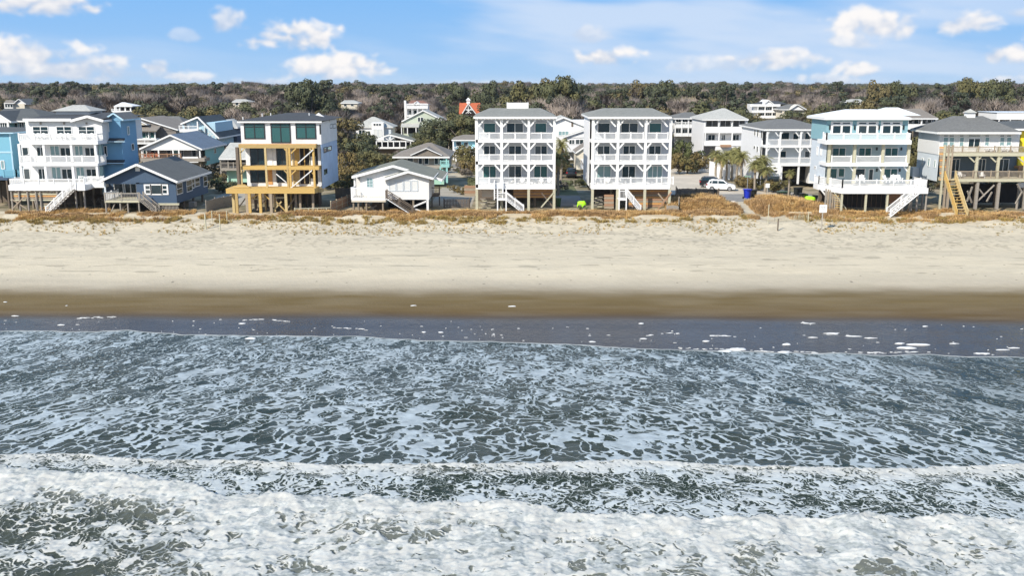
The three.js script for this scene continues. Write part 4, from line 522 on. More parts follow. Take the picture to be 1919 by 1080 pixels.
// ---------------------------------------------------------------- the house under construction
{
  const h = new House('unfinished_house', 'three-storey house under construction with yellow timber decks and white house wrap', 'house', 127, 525, [424, 211, 634, 402], 15), zW = -1.7, zT = -1.0;
  h.box('wall', 452, 229, 602, 271, zT, 11.7, 'houseWrap'); h.box('wall', 462, 271, 602, 352, zW, 11, 'houseWrap'); { const X = h.p(602, 290, zT).x; mk('wall', bx(X + 0.002, h.p(602, 354, zT).y, zT - 11.72, X + 0.07, h.p(602, 229, zT).y, zT - 0.02), 'shadedWrap', h.g); }  // right side tinted blue, its shade put into the wrap colour
  h.box('fascia', 445, 226.5, 603, 230.5, -0.6, 0.3, 'white'); { const a = h.p(444, 226.5, -0.5), b = h.p(605, 226.5, -0.5); mk('roof', hipG(a.x, b.x + 0.3, -14.2, -0.5, a.y + 0.01, a.x + 5, b.x - 3.6, -7.5, -7.5, h.p(530, 211.5, -7.5).y), 'roofDark', h.g); const c = h.p(606, 222, -7); mk('dormer', prism([[c.x - 1.9, c.y - 0.2], [c.x + 1.1, c.y - 0.5], [c.x - 0.6, c.y + 0.75]], -7.2, -6.9), 'white', h.g); for (const [px, py] of [[492, 215.5], [508, 215], [580, 214.5], [456, 222]]) { const q = h.p(px, py, -5); mk('vent_pipe', tube(V3(q.x, q.y - 0.6, -5), V3(q.x, q.y + 0.2, -5), 0.07), 'white', h.g); } }
  for (const [a, b, y] of [[460, 495.5, 259], [510, 543.5, 266.5], [556.5, 591, 259]]) h.win(a, 233, b, y, zT, { frame: 'blackFrame', glass: 'glassTeal', transom: 0.42, t: 0.13 });
  const X1 = h.p(602, 290, zT).x + 0.075; for (const [a, b, c, d] of [[618.5, 234, 623, 239.5], [624.5, 233, 629.5, 239.5], [607, 277, 612, 285], [614, 275.5, 621, 282], [608, 318, 613, 325.5]]) h.winOnSide(X1, a, b, c, d, 1, { frame: 'blackFrame' });
  h.box('opening', 599, 234, 602, 252, zT + 0.02, 0.05, 'blackFrame');
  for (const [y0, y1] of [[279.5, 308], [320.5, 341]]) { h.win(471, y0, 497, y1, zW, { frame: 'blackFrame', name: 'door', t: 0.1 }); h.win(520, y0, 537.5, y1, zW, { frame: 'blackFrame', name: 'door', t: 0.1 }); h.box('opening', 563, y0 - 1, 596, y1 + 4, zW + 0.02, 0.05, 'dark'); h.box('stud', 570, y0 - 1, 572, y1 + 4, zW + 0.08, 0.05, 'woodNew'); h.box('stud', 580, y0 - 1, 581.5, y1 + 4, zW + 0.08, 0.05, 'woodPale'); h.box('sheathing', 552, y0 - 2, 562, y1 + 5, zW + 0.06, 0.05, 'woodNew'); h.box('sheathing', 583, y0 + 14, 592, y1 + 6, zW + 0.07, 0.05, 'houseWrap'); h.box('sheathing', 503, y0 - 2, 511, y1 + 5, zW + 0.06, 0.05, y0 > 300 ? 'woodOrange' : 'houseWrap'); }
  h.box('deck', 447.5, 271, 592, 278, 0, 1.3, 'woodNew'); { const a = h.p(447.5, 271, 0), b = h.p(592, 271, 0); mk('deck', bx(a.x, a.y - 0.02, zT, b.x, a.y + 0.03, -0.02), 'woodOrange', h.g); }
  h.box('beam', 452, 312, 598, 318.5, 0, 2.4, 'woodNew');
  h.box('deck', 424, 354, 590, 363, 1.5, 3.9, 'woodNew'); h.box('deck', 586, 353, 603, 361, -1, 1.5, 'woodNew');
  for (const x of [451, 501.5, 541.5, 546, 590.5]) h.post(x, 277, 354, -0.12, 0.26, x === 451 ? 'wood' : 'woodNew'); for (const x of [455, 552, 592]) h.post(x, 277, 354, -1.6, 0.16, 'woodNew'); h.post(449, 276, 356, 0.3, 0.34, 'woodDark');
  for (const y of [278.5, 319]) { h.brace(541.5, y + 9, 533, y, -0.1, 0.15, 'woodNew'); h.brace(546, y + 9, 555, y, -0.1, 0.15, 'woodNew'); h.brace(589.5, y + 9, 580.5, y, -0.1, 0.15, 'woodNew'); h.brace(451.5, y + 8, 459, y, -0.1, 0.15, 'woodNew'); }
  h.brace(559, 306, 587, 281, 0.08, 0.13, 'houseWrap'); h.brace(545, 353, 585, 319.5, 0.08, 0.13, 'houseWrap'); h.brace(518, 326, 537, 342, -0.4, 0.11, 'houseWrap');
  for (const x of [440, 446, 465, 470, 490, 510, 538]) h.post(x, 362, 402, x % 4 ? 1.3 : 0.4, 0.34, x % 3 ? 'woodNew' : 'wood', 'pile'); for (const x of [556, 564, 588]) h.post(x, 362, 398, 0, 0.28, 'wood', 'pile'); for (const x of [478, 500, 523, 548, 575, 598]) h.pile(x, 355, -4.5, 0.34, 'woodDark'); for (const x of [480, 520, 560, 600]) h.pile(x, 352, -9, 0.34, 'woodDark');
  for (const [a, b, c, d] of [[512, 396, 528, 378], [518, 378, 536, 396], [472, 372, 486, 364], [495, 364, 506, 374]]) h.brace(a, b, c, d, 0.9, 0.16, 'woodNew'); for (const x of [482, 499, 517, 528, 547]) h.post(x, 362, 399, -0.9, 0.2, x % 2 ? 'woodNew' : 'woodDark', 'pile'); for (const [a, b, c, d] of [[446, 392, 462, 370], [482, 394, 497, 376], [540, 390, 552, 372]]) h.brace(a, b, c, d, -0.3, 0.14, 'wood'); h.box('beam', 474, 372, 500, 374.5, 0.2, 0.3, 'woodPale'); h.box('beam', 515, 369.5, 536, 372.5, 0.3, 0.3, 'woodPale');
  h.box('wall', 470, 362, 600, 396, -9.5, 0.2, 'woodDark'); for (let i = 0; i < 6; i++) h.box('lumber', 438 + i * 1.5, 351.6 - i * 1.1, 470 - i * 2, 352.6 - i * 1.1, 0.8 - i * 0.05, 0.3, 'woodNew');  // dark back sheet stands for the shade behind the timbers
}
// ---------------------------------------------------------------- white cottage on piles
{
  const h = new House('cottage', 'small white cottage with two front gables and a brown-railed stair', 'house', 126.5, 745, [656, 296, 832, 402], 14), z = -0.7;
  h.gable([736.7, 309.6], [660, 330.5], [829, 336], -2.2, 11, 'roofSage', { wall: 'whiteLap', over: 0.6, inL: 1.2, inR: 1.4, th: 0.3 });
  h.gable([765, 320.5], [717.8, 335], [812.5, 333.5], 0, 8, 'roofSage', { wall: 'whiteLap', over: 0.7, inL: 0.5, inR: 0.6, th: 0.26, base: h.p(765, 336, 0).y });
  h.box('wall', 723, 335, 804, 374.5, z, 9, 'whiteLap'); h.box('wall', 676, 328, 724, 375, -2.8, 8, 'whiteLap'); h.box('wall', 668, 330, 690, 378, -5.5, 5, 'whiteLap');
  h.win(688.5, 335, 698.5, 350.5, -2.8, { cols: 2, rows: 3, glass: 'glassPale', t: 0.06, frame: 'greyBlue' }); for (let i = 0; i < 4; i++) h.win(730.5 + i * 13.8, 339.5, 741 + i * 13.8, 357.5, z, { cols: 1, glass: 'blind', t: 0.07, frame: 'greyBlue' });
  h.post(665.5, 331, 353, -2.6, 0.22); h.box('deck', 659, 372.5, 723, 379, 0.4, 3.4, 'cream'); h.rail(659.5, 722, 353, 373, 0.3, 'white', { gap: 0.3 }); h.railBack(659.5, 353, 373, 0.25, -2.8); h.box('fascia', 659, 370.5, 723, 376, 0.45, 0.06, 'white');
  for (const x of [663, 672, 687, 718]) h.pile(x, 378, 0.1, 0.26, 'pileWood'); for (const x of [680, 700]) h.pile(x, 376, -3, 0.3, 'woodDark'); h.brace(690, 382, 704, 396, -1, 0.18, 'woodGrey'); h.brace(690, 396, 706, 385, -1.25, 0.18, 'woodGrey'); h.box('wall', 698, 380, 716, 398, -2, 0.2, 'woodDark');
  const sx = h.p(772, 403, 2).x; h.stairs(h.p(724, 372, 1.3).setZ(0.9), V3(sx, h.ground(sx, 0.9), 0.9), 1.2, 9, 'woodDark', { stringer: 'white', wide: true });
  h.post(802, 374, 402, z - 0.1, 0.3, 'whiteLap'); h.brace(774, 388, 800, 377, z - 0.05, 0.2, 'whiteLap'); h.brace(774, 390, 801, 401, z - 0.3, 0.2, 'whiteLap'); h.pile(775, 374, z - 0.2, 0.28); for (const x of [740, 770, 800]) h.pile(x, 372, -5, 0.3, 'woodDark'); h.box('wall', 728, 375, 800, 400, -5.6, 0.2, 'dark');  // near-black sheet behind the piles stands in for shade under the floor
  // back stair landing on the right side
  h.box('deck', 806, 366, 822, 369, -5, 3, 'woodDark'); h.rail(808, 824, 352, 366, -4.9, 'woodDark', { gap: 0.2 }); h.post(810, 368, 396, -5.2, 0.16, 'woodDark'); h.post(824, 368, 392, -7.5, 0.16, 'woodDark');
}
// ---------------------------------------------------------------- teal and white house at the right
{
  const h = new House('beach_house', 'pale teal three-storey house with a white roof and a wide white lower deck', 'house', 128, 1622, [1515, 204, 1740, 398], 16), zW = -2.5, zT = -0.4;
  h.box('wall', 1548, 224, 1700, 264, zT, 6.5, 'tealLap'); h.box('wall', 1548, 264, 1700, 345, zW, 4.4, 'paleTeal'); { const X = h.p(1548, 290, zT).x, t = h.p(1548, 224, zT).y, m = h.p(1548, 264, zT).y, b = h.p(1548, 347, zT).y; mk('wall', bx(X - 0.06, m, -6.9, X - 0.003, t, zT - 0.02), 'tealLap', h.g); mk('wall', bx(X - 0.06, b, -6.9, X - 0.003, m - 0.004, zT - 0.02), 'greyBlue', h.g); h.winOnSide(X - 0.06, 1525.5, 230, 1531, 252, -1, { glass: 'glassPale', rows: 1 }); h.winOnSide(X - 0.06, 1539, 231, 1545, 255, -1, { glass: 'glassPale', rows: 1 }); for (const [a, b2] of [[1530, 276], [1537, 276]]) h.winOnSide(X - 0.06, a, b2, a + 3, b2 + 14, -1, { glass: 'blind' }); h.winOnSide(X - 0.06, 1526, 312, 1528.5, 316, -1, {}); }
  h.hip(1545, 1708, 221, 0.4, 8, 1583, 1640, 205, 'roofWhite'); h.box('wall', 1590, 216, 1690, 340, -6.95, 5.5, 'paleTeal'); { const q = h.p(1672, 209, -9); mk('roof', hipG(q.x - 3.5, q.x + 2.6, -12, -5.5, q.y - 0.45, q.x - 1.2, q.x + 0.6, -8.7, -8.7, q.y + 0.55), 'roofWhite', h.g); }
  for (const [a, g] of [[1557.5, 38], [1606, 38], [1651, 38]]) { h.box('window_surround', a - 1.5, 227.5, a + g + 1, 251.5, zT + 0.03, 0.04, 'white'); for (const o of [2.5, 20.5]) { h.win(a + o, 236, a + o + 14.5, 250.5, zT + 0.031, { cols: 1, t: 0.1 }); h.win(a + o + 0.5, 230, a + o + 14, 232.5, zT + 0.031, { cols: 1, t: 0.06 }); } }
  for (const x of [1554, 1600.5, 1646, 1692]) { const q = h.p(x, 239, zT); mk('lamp_fixture', bx(q.x - 0.08, q.y - 0.28, zT, q.x + 0.08, q.y + 0.28, zT + 0.14), 'binBlack', h.g); }
  h.box('deck', 1547, 263, 1707.5, 271, 1.2, 3.6, 'white'); h.rail(1548, 1706.5, 250.5, 264, 1.1, 'white', { gap: 0.13 }); h.railBack(1548, 250.5, 264, 1.1, -0.3); h.railBack(1706.5, 250.5, 264, 1.1, -0.3);
  h.box('deck', 1548, 306, 1701, 312, 0.8, 3.2, 'white'); for (const [a, b] of [[1557, 1594], [1603, 1648], [1655, 1697]]) h.rail(a, b, 293, 306.5, 0.3, 'white', { gap: 0.14 });
  for (const x of [1551.5, 1599, 1652, 1700]) { h.post(x, 270, 307, 0.35, 0.34, 'woodPale'); h.post(x - 0.8, 311, 344, 0.35, 0.34, 'woodPale'); } h.post(1553, 270, 345, -2, 0.2, 'woodPale');
  for (const x of [1599, 1652]) { h.brace(x, 322, x - 7, 313, 0.35, 0.15, 'white'); h.brace(x, 322, x + 7, 313, 0.35, 0.15, 'white'); } h.brace(1551, 322, 1558, 313, 0.35, 0.15); h.brace(1700, 322, 1693, 313, 0.35, 0.15);
  for (const [a, b] of [[1560, 1583], [1609, 1631], [1658, 1681]]) h.win(a, 278, b, 293.5, zW, { name: 'door', glass: 'glassTeal' });
  h.win(1556, 316.5, 1567, 334, zW, { cols: 1, glass: 'glassTeal' }); h.win(1571, 316.5, 1581, 331, zW, { cols: 1, glass: 'glassTeal' }); h.win(1602, 317, 1619, 335, zW, { cols: 1, name: 'door' }); h.win(1627.5, 318, 1634.5, 340, zW, { cols: 1, name: 'door' }); h.win(1656, 317, 1680, 336, zW, { glass: 'glassTeal' });
  for (const [x, y] of [[1642, 279], [1688, 279], [1642, 319], [1685, 319]]) { const q = h.p(x, y, zW); mk('lamp_fixture', bx(q.x - 0.1, q.y - 0.2, zW, q.x + 0.1, q.y + 0.2, zW + 0.14), 'binBlack', h.g); }
  // lower deck in the shape of a wide bay
  { const a = h.p(1578, 354, 3.4), b = h.p(1739, 354, 3.4), c = h.p(1524, 340, -3.6), y = a.y, poly = [[a.x, 3.4], [b.x, 3.4], [b.x, -1.5], [h.p(1700, 340, -1.5).x, -1.5], [h.p(1700, 340, -3).x, -3], [c.x, -3.6], [c.x, -1.6]], s = new THREE.Shape(poly.map(([x, z]) => new THREE.Vector2(x, -z))), g = new THREE.ExtrudeGeometry(s, { depth: 0.75, bevelEnabled: false }); g.rotateX(-Math.PI / 2); g.translate(0, y - 0.65, 0); mk('deck', g, 'white', h.g);
    const P = (x, z) => V3(x, y + 0.1, z), o = { gap: 0.14 }; h.rail3(P(c.x + 0.1, -1.6), P(a.x, 3.3), 0.98, 'white', o); h.rail3(P(a.x, 3.3), P(b.x - 0.1, 3.3), 0.98, 'white', o); h.rail3(P(b.x - 0.1, 3.3), P(b.x - 0.1, -1.4), 0.98, 'white', o); h.rail3(P(c.x + 0.1, -1.6), P(c.x + 0.1, -3.5), 0.98, 'white', o);
    for (const x of [1575, 1620, 1660]) h.post(x, 362, 397, 3.1, 0.24, 'woodPale', 'pile'); for (const [x, z] of [[1719, 3], [1736, 3], [1729, 1]]) h.pile(x, 360, z, 0.26, 'woodGrey'); for (const x of [1690, 1704]) h.post(x, 372, 396, 2, 0.34, 'woodGrey', 'pile');
    h.box('skirting', 1577, 363, 1658, 389, 0.2, 0.15, 'dark'); for (let i = 0; i < 9; i++) h.box('lattice_slat', 1578 + i * 9, 363, 1578.8 + i * 9, 389, 0.24, 0.03, 'woodDark'); h.box('panel', 1661, 362.5, 1690, 382, 0.5, 0.08, 'woodRed');
    for (let i = 0; i < 7; i++) h.box('plank', 1545 + i * 4.4, 354 + i * 1.2, 1548 + i * 4.4, 394, 1.2, 0.06, i % 2 ? 'wood' : 'woodGrey'); for (let i = 0; i < 6; i++) h.brace(1562 + i * 0.5, 366 + i * 4.5, 1571 + i * 2.5, 366 + i * 4.5 + 2, 2.4, 0.1, 'woodNew'); h.brace(1563, 362, 1585, 392, 2.5, 0.1, 'woodPale');
    h.brace(1535, 352, 1546, 366, -0.5, 0.2, 'white'); h.box('wall', 1534, 349, 1548, 378, -6, 0.2, 'woodDark');  // dark sheet at the back paints the shaded underside of the house
    const sx = h.p(1665, 398, 4.2).x; h.stairs(h.p(1719, 361, 4.1).setZ(4.05), V3(sx, h.ground(sx, 4.05), 4.05), 1.3, 10, 'white'); }
  chairs(h, [[1604, 342, 0.6, 0.2], [1614, 342, 0.6, -0.2], [1660, 342, 0.8, 0.5], [1672, 342, 1.0, -0.4], [1684, 342, 0.7, 0.1]], 'white slatted deck chair on the wide lower deck of the pale teal house', 'chairs on the pale teal house');
}
// ---------------------------------------------------------------- grey-roofed house with timber decks
{
  const h = new House('beach_house', 'pale blue house with a grey hipped roof and unpainted timber decks', 'house', 129, 1832, [1716, 210, 1911, 400], 16), zU = -0.6, zL = -2.4;
  h.box('wall', 1759, 248, 1909, 290, zU, 6.8, 'whiteLap'); h.box('wall', 1759, 290, 1909, 337, zL, 5, 'darkBlueGrey'); { const X = h.p(1759, 290, zU).x, t = h.p(1759, 248, zU).y, b = h.p(1759, 340, zU).y; mk('wall', bx(X - 0.06, b, -7.4, X - 0.003, t, zU - 0.01), 'greyBlue', h.g); for (const [a, y0, c, y1] of [[1741, 257, 1743.5, 276], [1747, 257, 1749.5, 277], [1752, 257, 1754.5, 278], [1726, 297, 1729.5, 309], [1738, 298, 1742, 311], [1749.5, 301, 1753, 313]]) h.winOnSide(X - 0.06, a, y0, c, y1, -1, { glass: 'glassPale' }); mk('air_conditioner', bx(X - 1.0, b + 0.1, -7.2, X - 0.1, b + 1.4, -6.2), 'greyBlue', h.g); }
  h.hip(1756, 1914, 247.5, 0.5, 9, 1784, 1841, 217.5, 'roofGrey'); { const q = h.p(1816, 217.5, -4); mk('cupola', [bx(q.x - 0.55, q.y - 0.3, -4.5, q.x + 0.55, q.y + 0.45, -3.5)], 'white', h.g); mk('roof', hipG(q.x - 0.7, q.x + 0.7, -4.7, -3.3, q.y + 0.45, q.x - 0.02, q.x + 0.02, -4, -4, q.y + 0.95), 'roofPale', h.g); }
  for (const [a, b] of [[1767, 1775], [1778.5, 1786.5], [1797.5, 1804.5], [1845, 1852], [1873, 1880.5], [1885.5, 1893.5]]) { h.win(a, 258, b, 274, zU, { cols: 1, rows: 2, glass: 'glassPale', t: 0.08 }); h.win(a, 254, b, 255.5, zU, { cols: 1, t: 0.05 }); } h.win(1814, 260.5, 1834.5, 277, zU, { name: 'door' }); h.win(1814, 254, 1836, 255.5, zU, { cols: 1, t: 0.05 });
  const dk = 'woodPale'; h.box('deck', 1772, 286.5, 1922, 293, 1.5, 3.9, dk); h.rail(1772, 1922, 275.5, 287, 1.4, 'wood', { gap: 0.16 }); h.box('deck', 1772, 335.5, 1922, 341, 1.5, 3.9, dk); h.rail(1788, 1922, 321.5, 336, 1.4, 'wood', { gap: 0.16 });
  for (const x of [1773, 1826, 1866, 1917]) { h.post(x, 276, 337, 1.25, 0.3, 'woodPale'); h.post(x, 340, 392, 1.25, 0.34, 'woodGrey', 'pile'); h.pile(x, 338, -3.5, 0.3, 'woodDark'); }
  for (const [a, s] of [[1773, 1], [1826, -1], [1826, 1], [1866, -1], [1866, 1], [1917, -1]]) h.brace(a + s, 304, a + s * 12, 293.5, 1.25, 0.17, 'woodPale');
  for (const [a, b] of [[1783, 1796], [1833, 1844.5], [1869, 1888]]) h.win(a, 299, b, 320.5, zL, { name: 'door' });
  for (let i = 0; i < 16; i++) h.box('plank', 1760, 275 + i * 4, 1772, 278.4 + i * 4, 1.3, 0.08, i % 3 ? 'wood' : 'woodOrange'); for (const x of [1758.5, 1766, 1773]) h.post(x, 272, 398, 1.4, 0.22, x === 1758.5 ? 'woodPale' : 'wood');
  for (const [a, b, c, d] of [[1862, 347, 1826, 382], [1828, 348, 1844, 368], [1821, 350, 1811, 378], [1812, 358, 1820, 380], [1858, 360, 1848, 378], [1905, 345, 1916, 364], [1914, 360, 1902, 382]]) h.brace(a, b, c, d, 1.2, 0.17, 'woodGrey', 0.9);
  h.box('panel', 1906, 343, 1918, 352, 0.6, 0.1, 'white'); h.box('wall', 1790, 345, 1910, 380, -6, 0.2, 'dark');  // near-black sheet behind the bracing is painted shade beneath the decks
  const t = h.p(1779, 336, 1.6), b = h.p(1803, 407, 6.2); h.stairs(t.setZ(1.6), V3(b.x, h.ground(b.x, 6.0) + 0.05, 6.0), 1.35, 13, 'woodNew'); for (const x of [1784, 1790]) h.post(x, 372, 400, 3.2, 0.14, 'woodNew');
  chairs(h, [[1850, 287, 0.4, 0.2], [1858, 287, 0.4, -0.1], [1880, 287, 0.4, 0.3], [1890, 287, 0.4, -0.2], [1800, 336, 0.4, 0.2], [1838, 336, 0.4, -0.2]], 'white slatted deck chair on the timber decks of the grey-roofed house', 'chairs on the timber decks');
}
{ // yellow house at the right edge
  const h = new House('beach_house', 'bright yellow house cut by the right edge of the picture', 'house', 131, 1960, [1908, 228, 2010, 345], 14);
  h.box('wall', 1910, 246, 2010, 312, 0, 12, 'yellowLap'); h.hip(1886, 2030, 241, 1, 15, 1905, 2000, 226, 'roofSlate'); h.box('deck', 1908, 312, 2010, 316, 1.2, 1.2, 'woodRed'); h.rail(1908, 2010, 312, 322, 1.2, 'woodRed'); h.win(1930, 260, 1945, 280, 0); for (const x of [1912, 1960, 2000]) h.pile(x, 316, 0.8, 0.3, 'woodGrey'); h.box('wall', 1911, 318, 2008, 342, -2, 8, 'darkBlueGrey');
}

// ---------------------------------------------------------------- houses of the second row and beyond
function simple(h, o) { // body, openings and roof of a house seen small
  for (const w of o.walls ?? []) h.box('wall', ...w); for (const s of o.slabs ?? []) h.box('deck', ...s); for (const w of o.wins ?? []) h.win(w[0], w[1], w[2], w[3], w[4] ?? 0, w[5] ?? {}); for (const p of o.posts ?? []) h.post(...p); for (const r of o.rails ?? []) h.rail(...r);
}
{ // grey and white house with arched porches
  const h = new House('beach_house', 'white house with grey hipped roof, arched porches and an open garage below', 'house', 157, 1480, [1383, 195, 1521, 345], 18), zW = -2.4;
  h.hip(1431, 1556, 242, 0.3, 17.5, 1453, 1483, 223, 'roofGrey'); h.box('wall', 1436, 245, 1550, 310, zW, 14, 'greyBlue'); { const X = h.p(1434, 280, 0).x, t = h.p(1434, 244, 0).y; mk('wall', bx(X - 0.1, 0, -16.6, X + 0.1, t, zW), 'whiteWall', h.g); for (const [a, y0, c, y1] of [[1413, 244, 1416, 254], [1418.5, 244, 1421.5, 256], [1425.5, 245, 1428.5, 259], [1412, 274, 1415, 279], [1417.5, 275, 1420.5, 285], [1424, 276, 1427.5, 293]]) h.winOnSide(X - 0.1, a, y0, c, y1, -1, {}); }
  for (const [yt, yb] of [[273, 277], [307, 311.5]]) h.box('deck', 1432, yt, 1550, yb, 0.1, 2.5, 'white'); h.box('beam', 1432, 242.5, 1550, 246.5, 0.12, 2.3, 'white');
  for (const x of [1434.5, 1459, 1497, 1519, 1548]) { h.post(x, 245, 308, -0.05, 0.26); } for (const [y0, y1] of [[246.5, 273], [277, 307]]) { for (const [a, b] of [[1434.5, 1459], [1459, 1497], [1497, 1519]]) { h.brace(a + 1, y0 + 9, a + 8, y0 - 0.5, -0.05, 0.16); h.brace(b - 1, y0 + 9, b - 8, y0 - 0.5, -0.05, 0.16); h.rail(a + 1, b - 1, y1 - 11, y1, -0.05, 'white', { gap: 0.16 }); } }
  for (const [a, b, y0, y1] of [[1463, 1478, 249, 263], [1486, 1495, 251, 263], [1462, 1472, 284, 297], [1508, 1516, 284, 295], [1508, 1517, 250, 263]]) h.win(a, y0, b, y1, zW, { cols: 1 });
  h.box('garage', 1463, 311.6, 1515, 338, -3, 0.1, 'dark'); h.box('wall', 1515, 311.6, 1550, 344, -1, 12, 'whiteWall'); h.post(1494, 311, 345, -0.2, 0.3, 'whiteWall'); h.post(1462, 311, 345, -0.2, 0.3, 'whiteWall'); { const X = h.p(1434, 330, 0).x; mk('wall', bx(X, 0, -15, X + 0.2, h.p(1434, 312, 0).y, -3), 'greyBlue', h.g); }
}
{
  const h = new House('house', 'white three-storey house with a pale hipped roof and screened porches', 'house', 205, 1360, [1299, 203, 1402, 300], 14), zW = -2;
  h.box('wall', 1319, 224, 1399, 304, zW, 11, 'whiteWall'); { const X = h.p(1319, 250, 0).x; mk('wall', bx(X - 0.15, 0, -13.4, X, h.p(1319, 223, 0).y, 0), 'whiteWall', h.g); } h.hip(1316, 1403, 223.5, 0.5, 14.5, 1352, 1358, 203, 'roofPale');
  for (const [yt, yb] of [[238, 249.5], [264, 273.5]]) h.box('deck', 1319, yt, 1400, yb, 0, 2.2, 'white'); for (const x of [1320.5, 1346.5, 1371, 1398]) { h.post(x, 223, 239, -0.1, 0.25); h.post(x, 249, 265, -0.1, 0.25); }
  for (const [a, b] of [[1324, 1344], [1350, 1368], [1374, 1395]]) { h.win(a, 226.5, b, 238, zW + 0.01, { cols: 2, glass: 'shade' }); } for (const [a, b] of [[1327, 1339], [1353, 1358], [1373, 1384]]) h.win(a, 253, b, 264, zW + 0.01, { cols: 2 });
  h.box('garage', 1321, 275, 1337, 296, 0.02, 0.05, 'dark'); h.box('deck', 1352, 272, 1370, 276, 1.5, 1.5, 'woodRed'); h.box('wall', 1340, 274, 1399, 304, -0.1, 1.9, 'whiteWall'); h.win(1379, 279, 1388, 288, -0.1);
}
{
  const h = new House('house', 'white house with stacked porches and a grey roof behind the pale-roofed one', 'house', 228, 1284, [1262, 210, 1304, 262], 12);
  h.box('wall', 1265, 221, 1306, 280, -1.8, 9, 'whiteWall'); h.hip(1262, 1312, 221.5, 0.4, 12, 1282, 1298, 210.5, 'roofGrey'); for (const [yt, yb] of [[233, 240], [250, 256]]) h.box('deck', 1264, yt, 1305, yb, 0, 1.9, 'white'); for (const x of [1264.5, 1276.5, 1289, 1301]) h.post(x, 221, 256, -0.05, 0.24); for (const [a, b] of [[1266, 1275], [1279, 1287], [1291, 1300]]) { h.win(a, 223.5, b, 233, -1.79, { cols: 2 }); h.win(a, 242, b, 251, -1.79, { cols: 2 }); } h.rail(1265, 1303, 229.5, 234, 0); h.box('wall', 1268, 256, 1303, 285, -2, 8, 'cream');
}
{
  const h = new House('house', 'white gabled house seen between the twin houses, with a lower front wing', 'house', 190, 1072, [1042, 219, 1099, 272], 14);
  h.gable([1056, 219.3], [1034, 228.5], [1118, 244], 0, 13, 'roofPale', { wall: 'whiteWall', over: 0.4, th: 0.25, inL: 0.6 }); h.box('wall', 1038, 228, 1112, 300, -0.4, 11, 'whiteWall');
  h.gable([1097, 243], [1056, 256.5], [1130, 256], 2.5, 5, 'roofPale', { wall: 'whiteWall', over: 0.3, th: 0.2 }); h.box('wall', 1063, 255, 1120, 285, 2.1, 2.6, 'whiteWall'); h.win(1047, 246.5, 1065, 253.5, -0.38, { cols: 3, glass: 'glassPale' }); h.win(1067, 262.5, 1076, 270, 2.1); h.win(1079, 262, 1093, 270, 2.1, { cols: 2 }); const q = h.p(1072.5, 231, 0); mk('vent', bx(q.x - 0.18, q.y - 0.7, -0.4, q.x + 0.18, q.y + 0.5, -0.3), 'woodDark', h.g);
}
{
  const h = new House('garage', 'small cream garage with a brown roof partly behind the right twin house', 'garage', 172, 1092, [1076, 266, 1099, 318], 8);
  h.gable([1108, 266], [1078, 286.5], [1136, 286.5], 0, 8, 'roofTan', { wall: 'cream', over: 0.3, th: 0.22 }); h.box('wall', 1080, 285, 1134, 318, -0.3, 7, 'cream'); h.box('door', 1088, 298, 1103, 317, -0.26, 0.06, 'whiteWall'); h.brace(1088, 300, 1096, 316, -0.2, 0.12, 'woodDark');
}
{ // tan-roofed house with turquoise posts
  const h = new House('cottage', 'grey cottage with a tan hipped roof and turquoise posts', 'house', 158, 795, [735, 267, 857, 345], 13);
  h.hip(735, 843, 293.5, 0.6, 13, 801, 808, 267.5, 'roofTan'); h.box('wall', 745, 294, 839, 316, -0.6, 10.5, 'tanLap'); h.box('wall', 758, 316, 832, 346, -1.5, 8, 'mint'); for (const [a, b] of [[815, 821], [824, 831.5], [796, 803], [785, 791], [764, 774]]) h.win(a, 296, b, 307.5, -0.6, { cols: 1 }); h.gable([799, 277.5], [770, 290.5], [828, 290.5], 0.55, 5, 'roofTan', { th: 0.12, wall: 'roofTan', over: 0.25, inL: 0.2, inR: 0.2 });
  h.box('deck', 826, 309, 842, 314, 1.2, 3, 'turquoise'); h.post(838, 312, 343, 1, 0.28, 'turquoise'); h.post(826, 312, 344, 1, 0.24, 'turquoise'); h.brace(829, 318, 838, 330, 1, 0.16, 'turquoise'); h.rail(826, 841, 302, 309, 1.1, 'turquoise'); h.post(837, 295, 310, 0.3, 0.25, 'turquoise'); for (const x of [760, 790]) h.pile(x, 316, 0, 0.3);
}
{
  const h = new House('cottage', 'aqua cottage with a low tan roof beside the left twin house', 'house', 214, 874, [847, 252, 890, 299], 11);
  h.hip(846, 905, 262, 0.8, 10, 868, 888, 252.5, 'roofTan'); h.box('wall', 851, 262, 900, 284, 0, 8, 'aqua'); h.post(850, 263, 300, 0.5, 0.3, 'white'); h.win(855, 266, 864, 274, 0, { cols: 1 }); h.win(870, 267, 877, 275, 0, { cols: 1 }); h.box('deck', 849, 281, 895, 285, 1.5, 1.6, 'white'); h.rail(850, 890, 276, 281, 1.4); for (const x of [855, 870, 888]) h.pile(x, 284, 1, 0.35, 'white'); h.box('wall', 860, 284, 892, 298, -2, 5, 'woodDark');
}
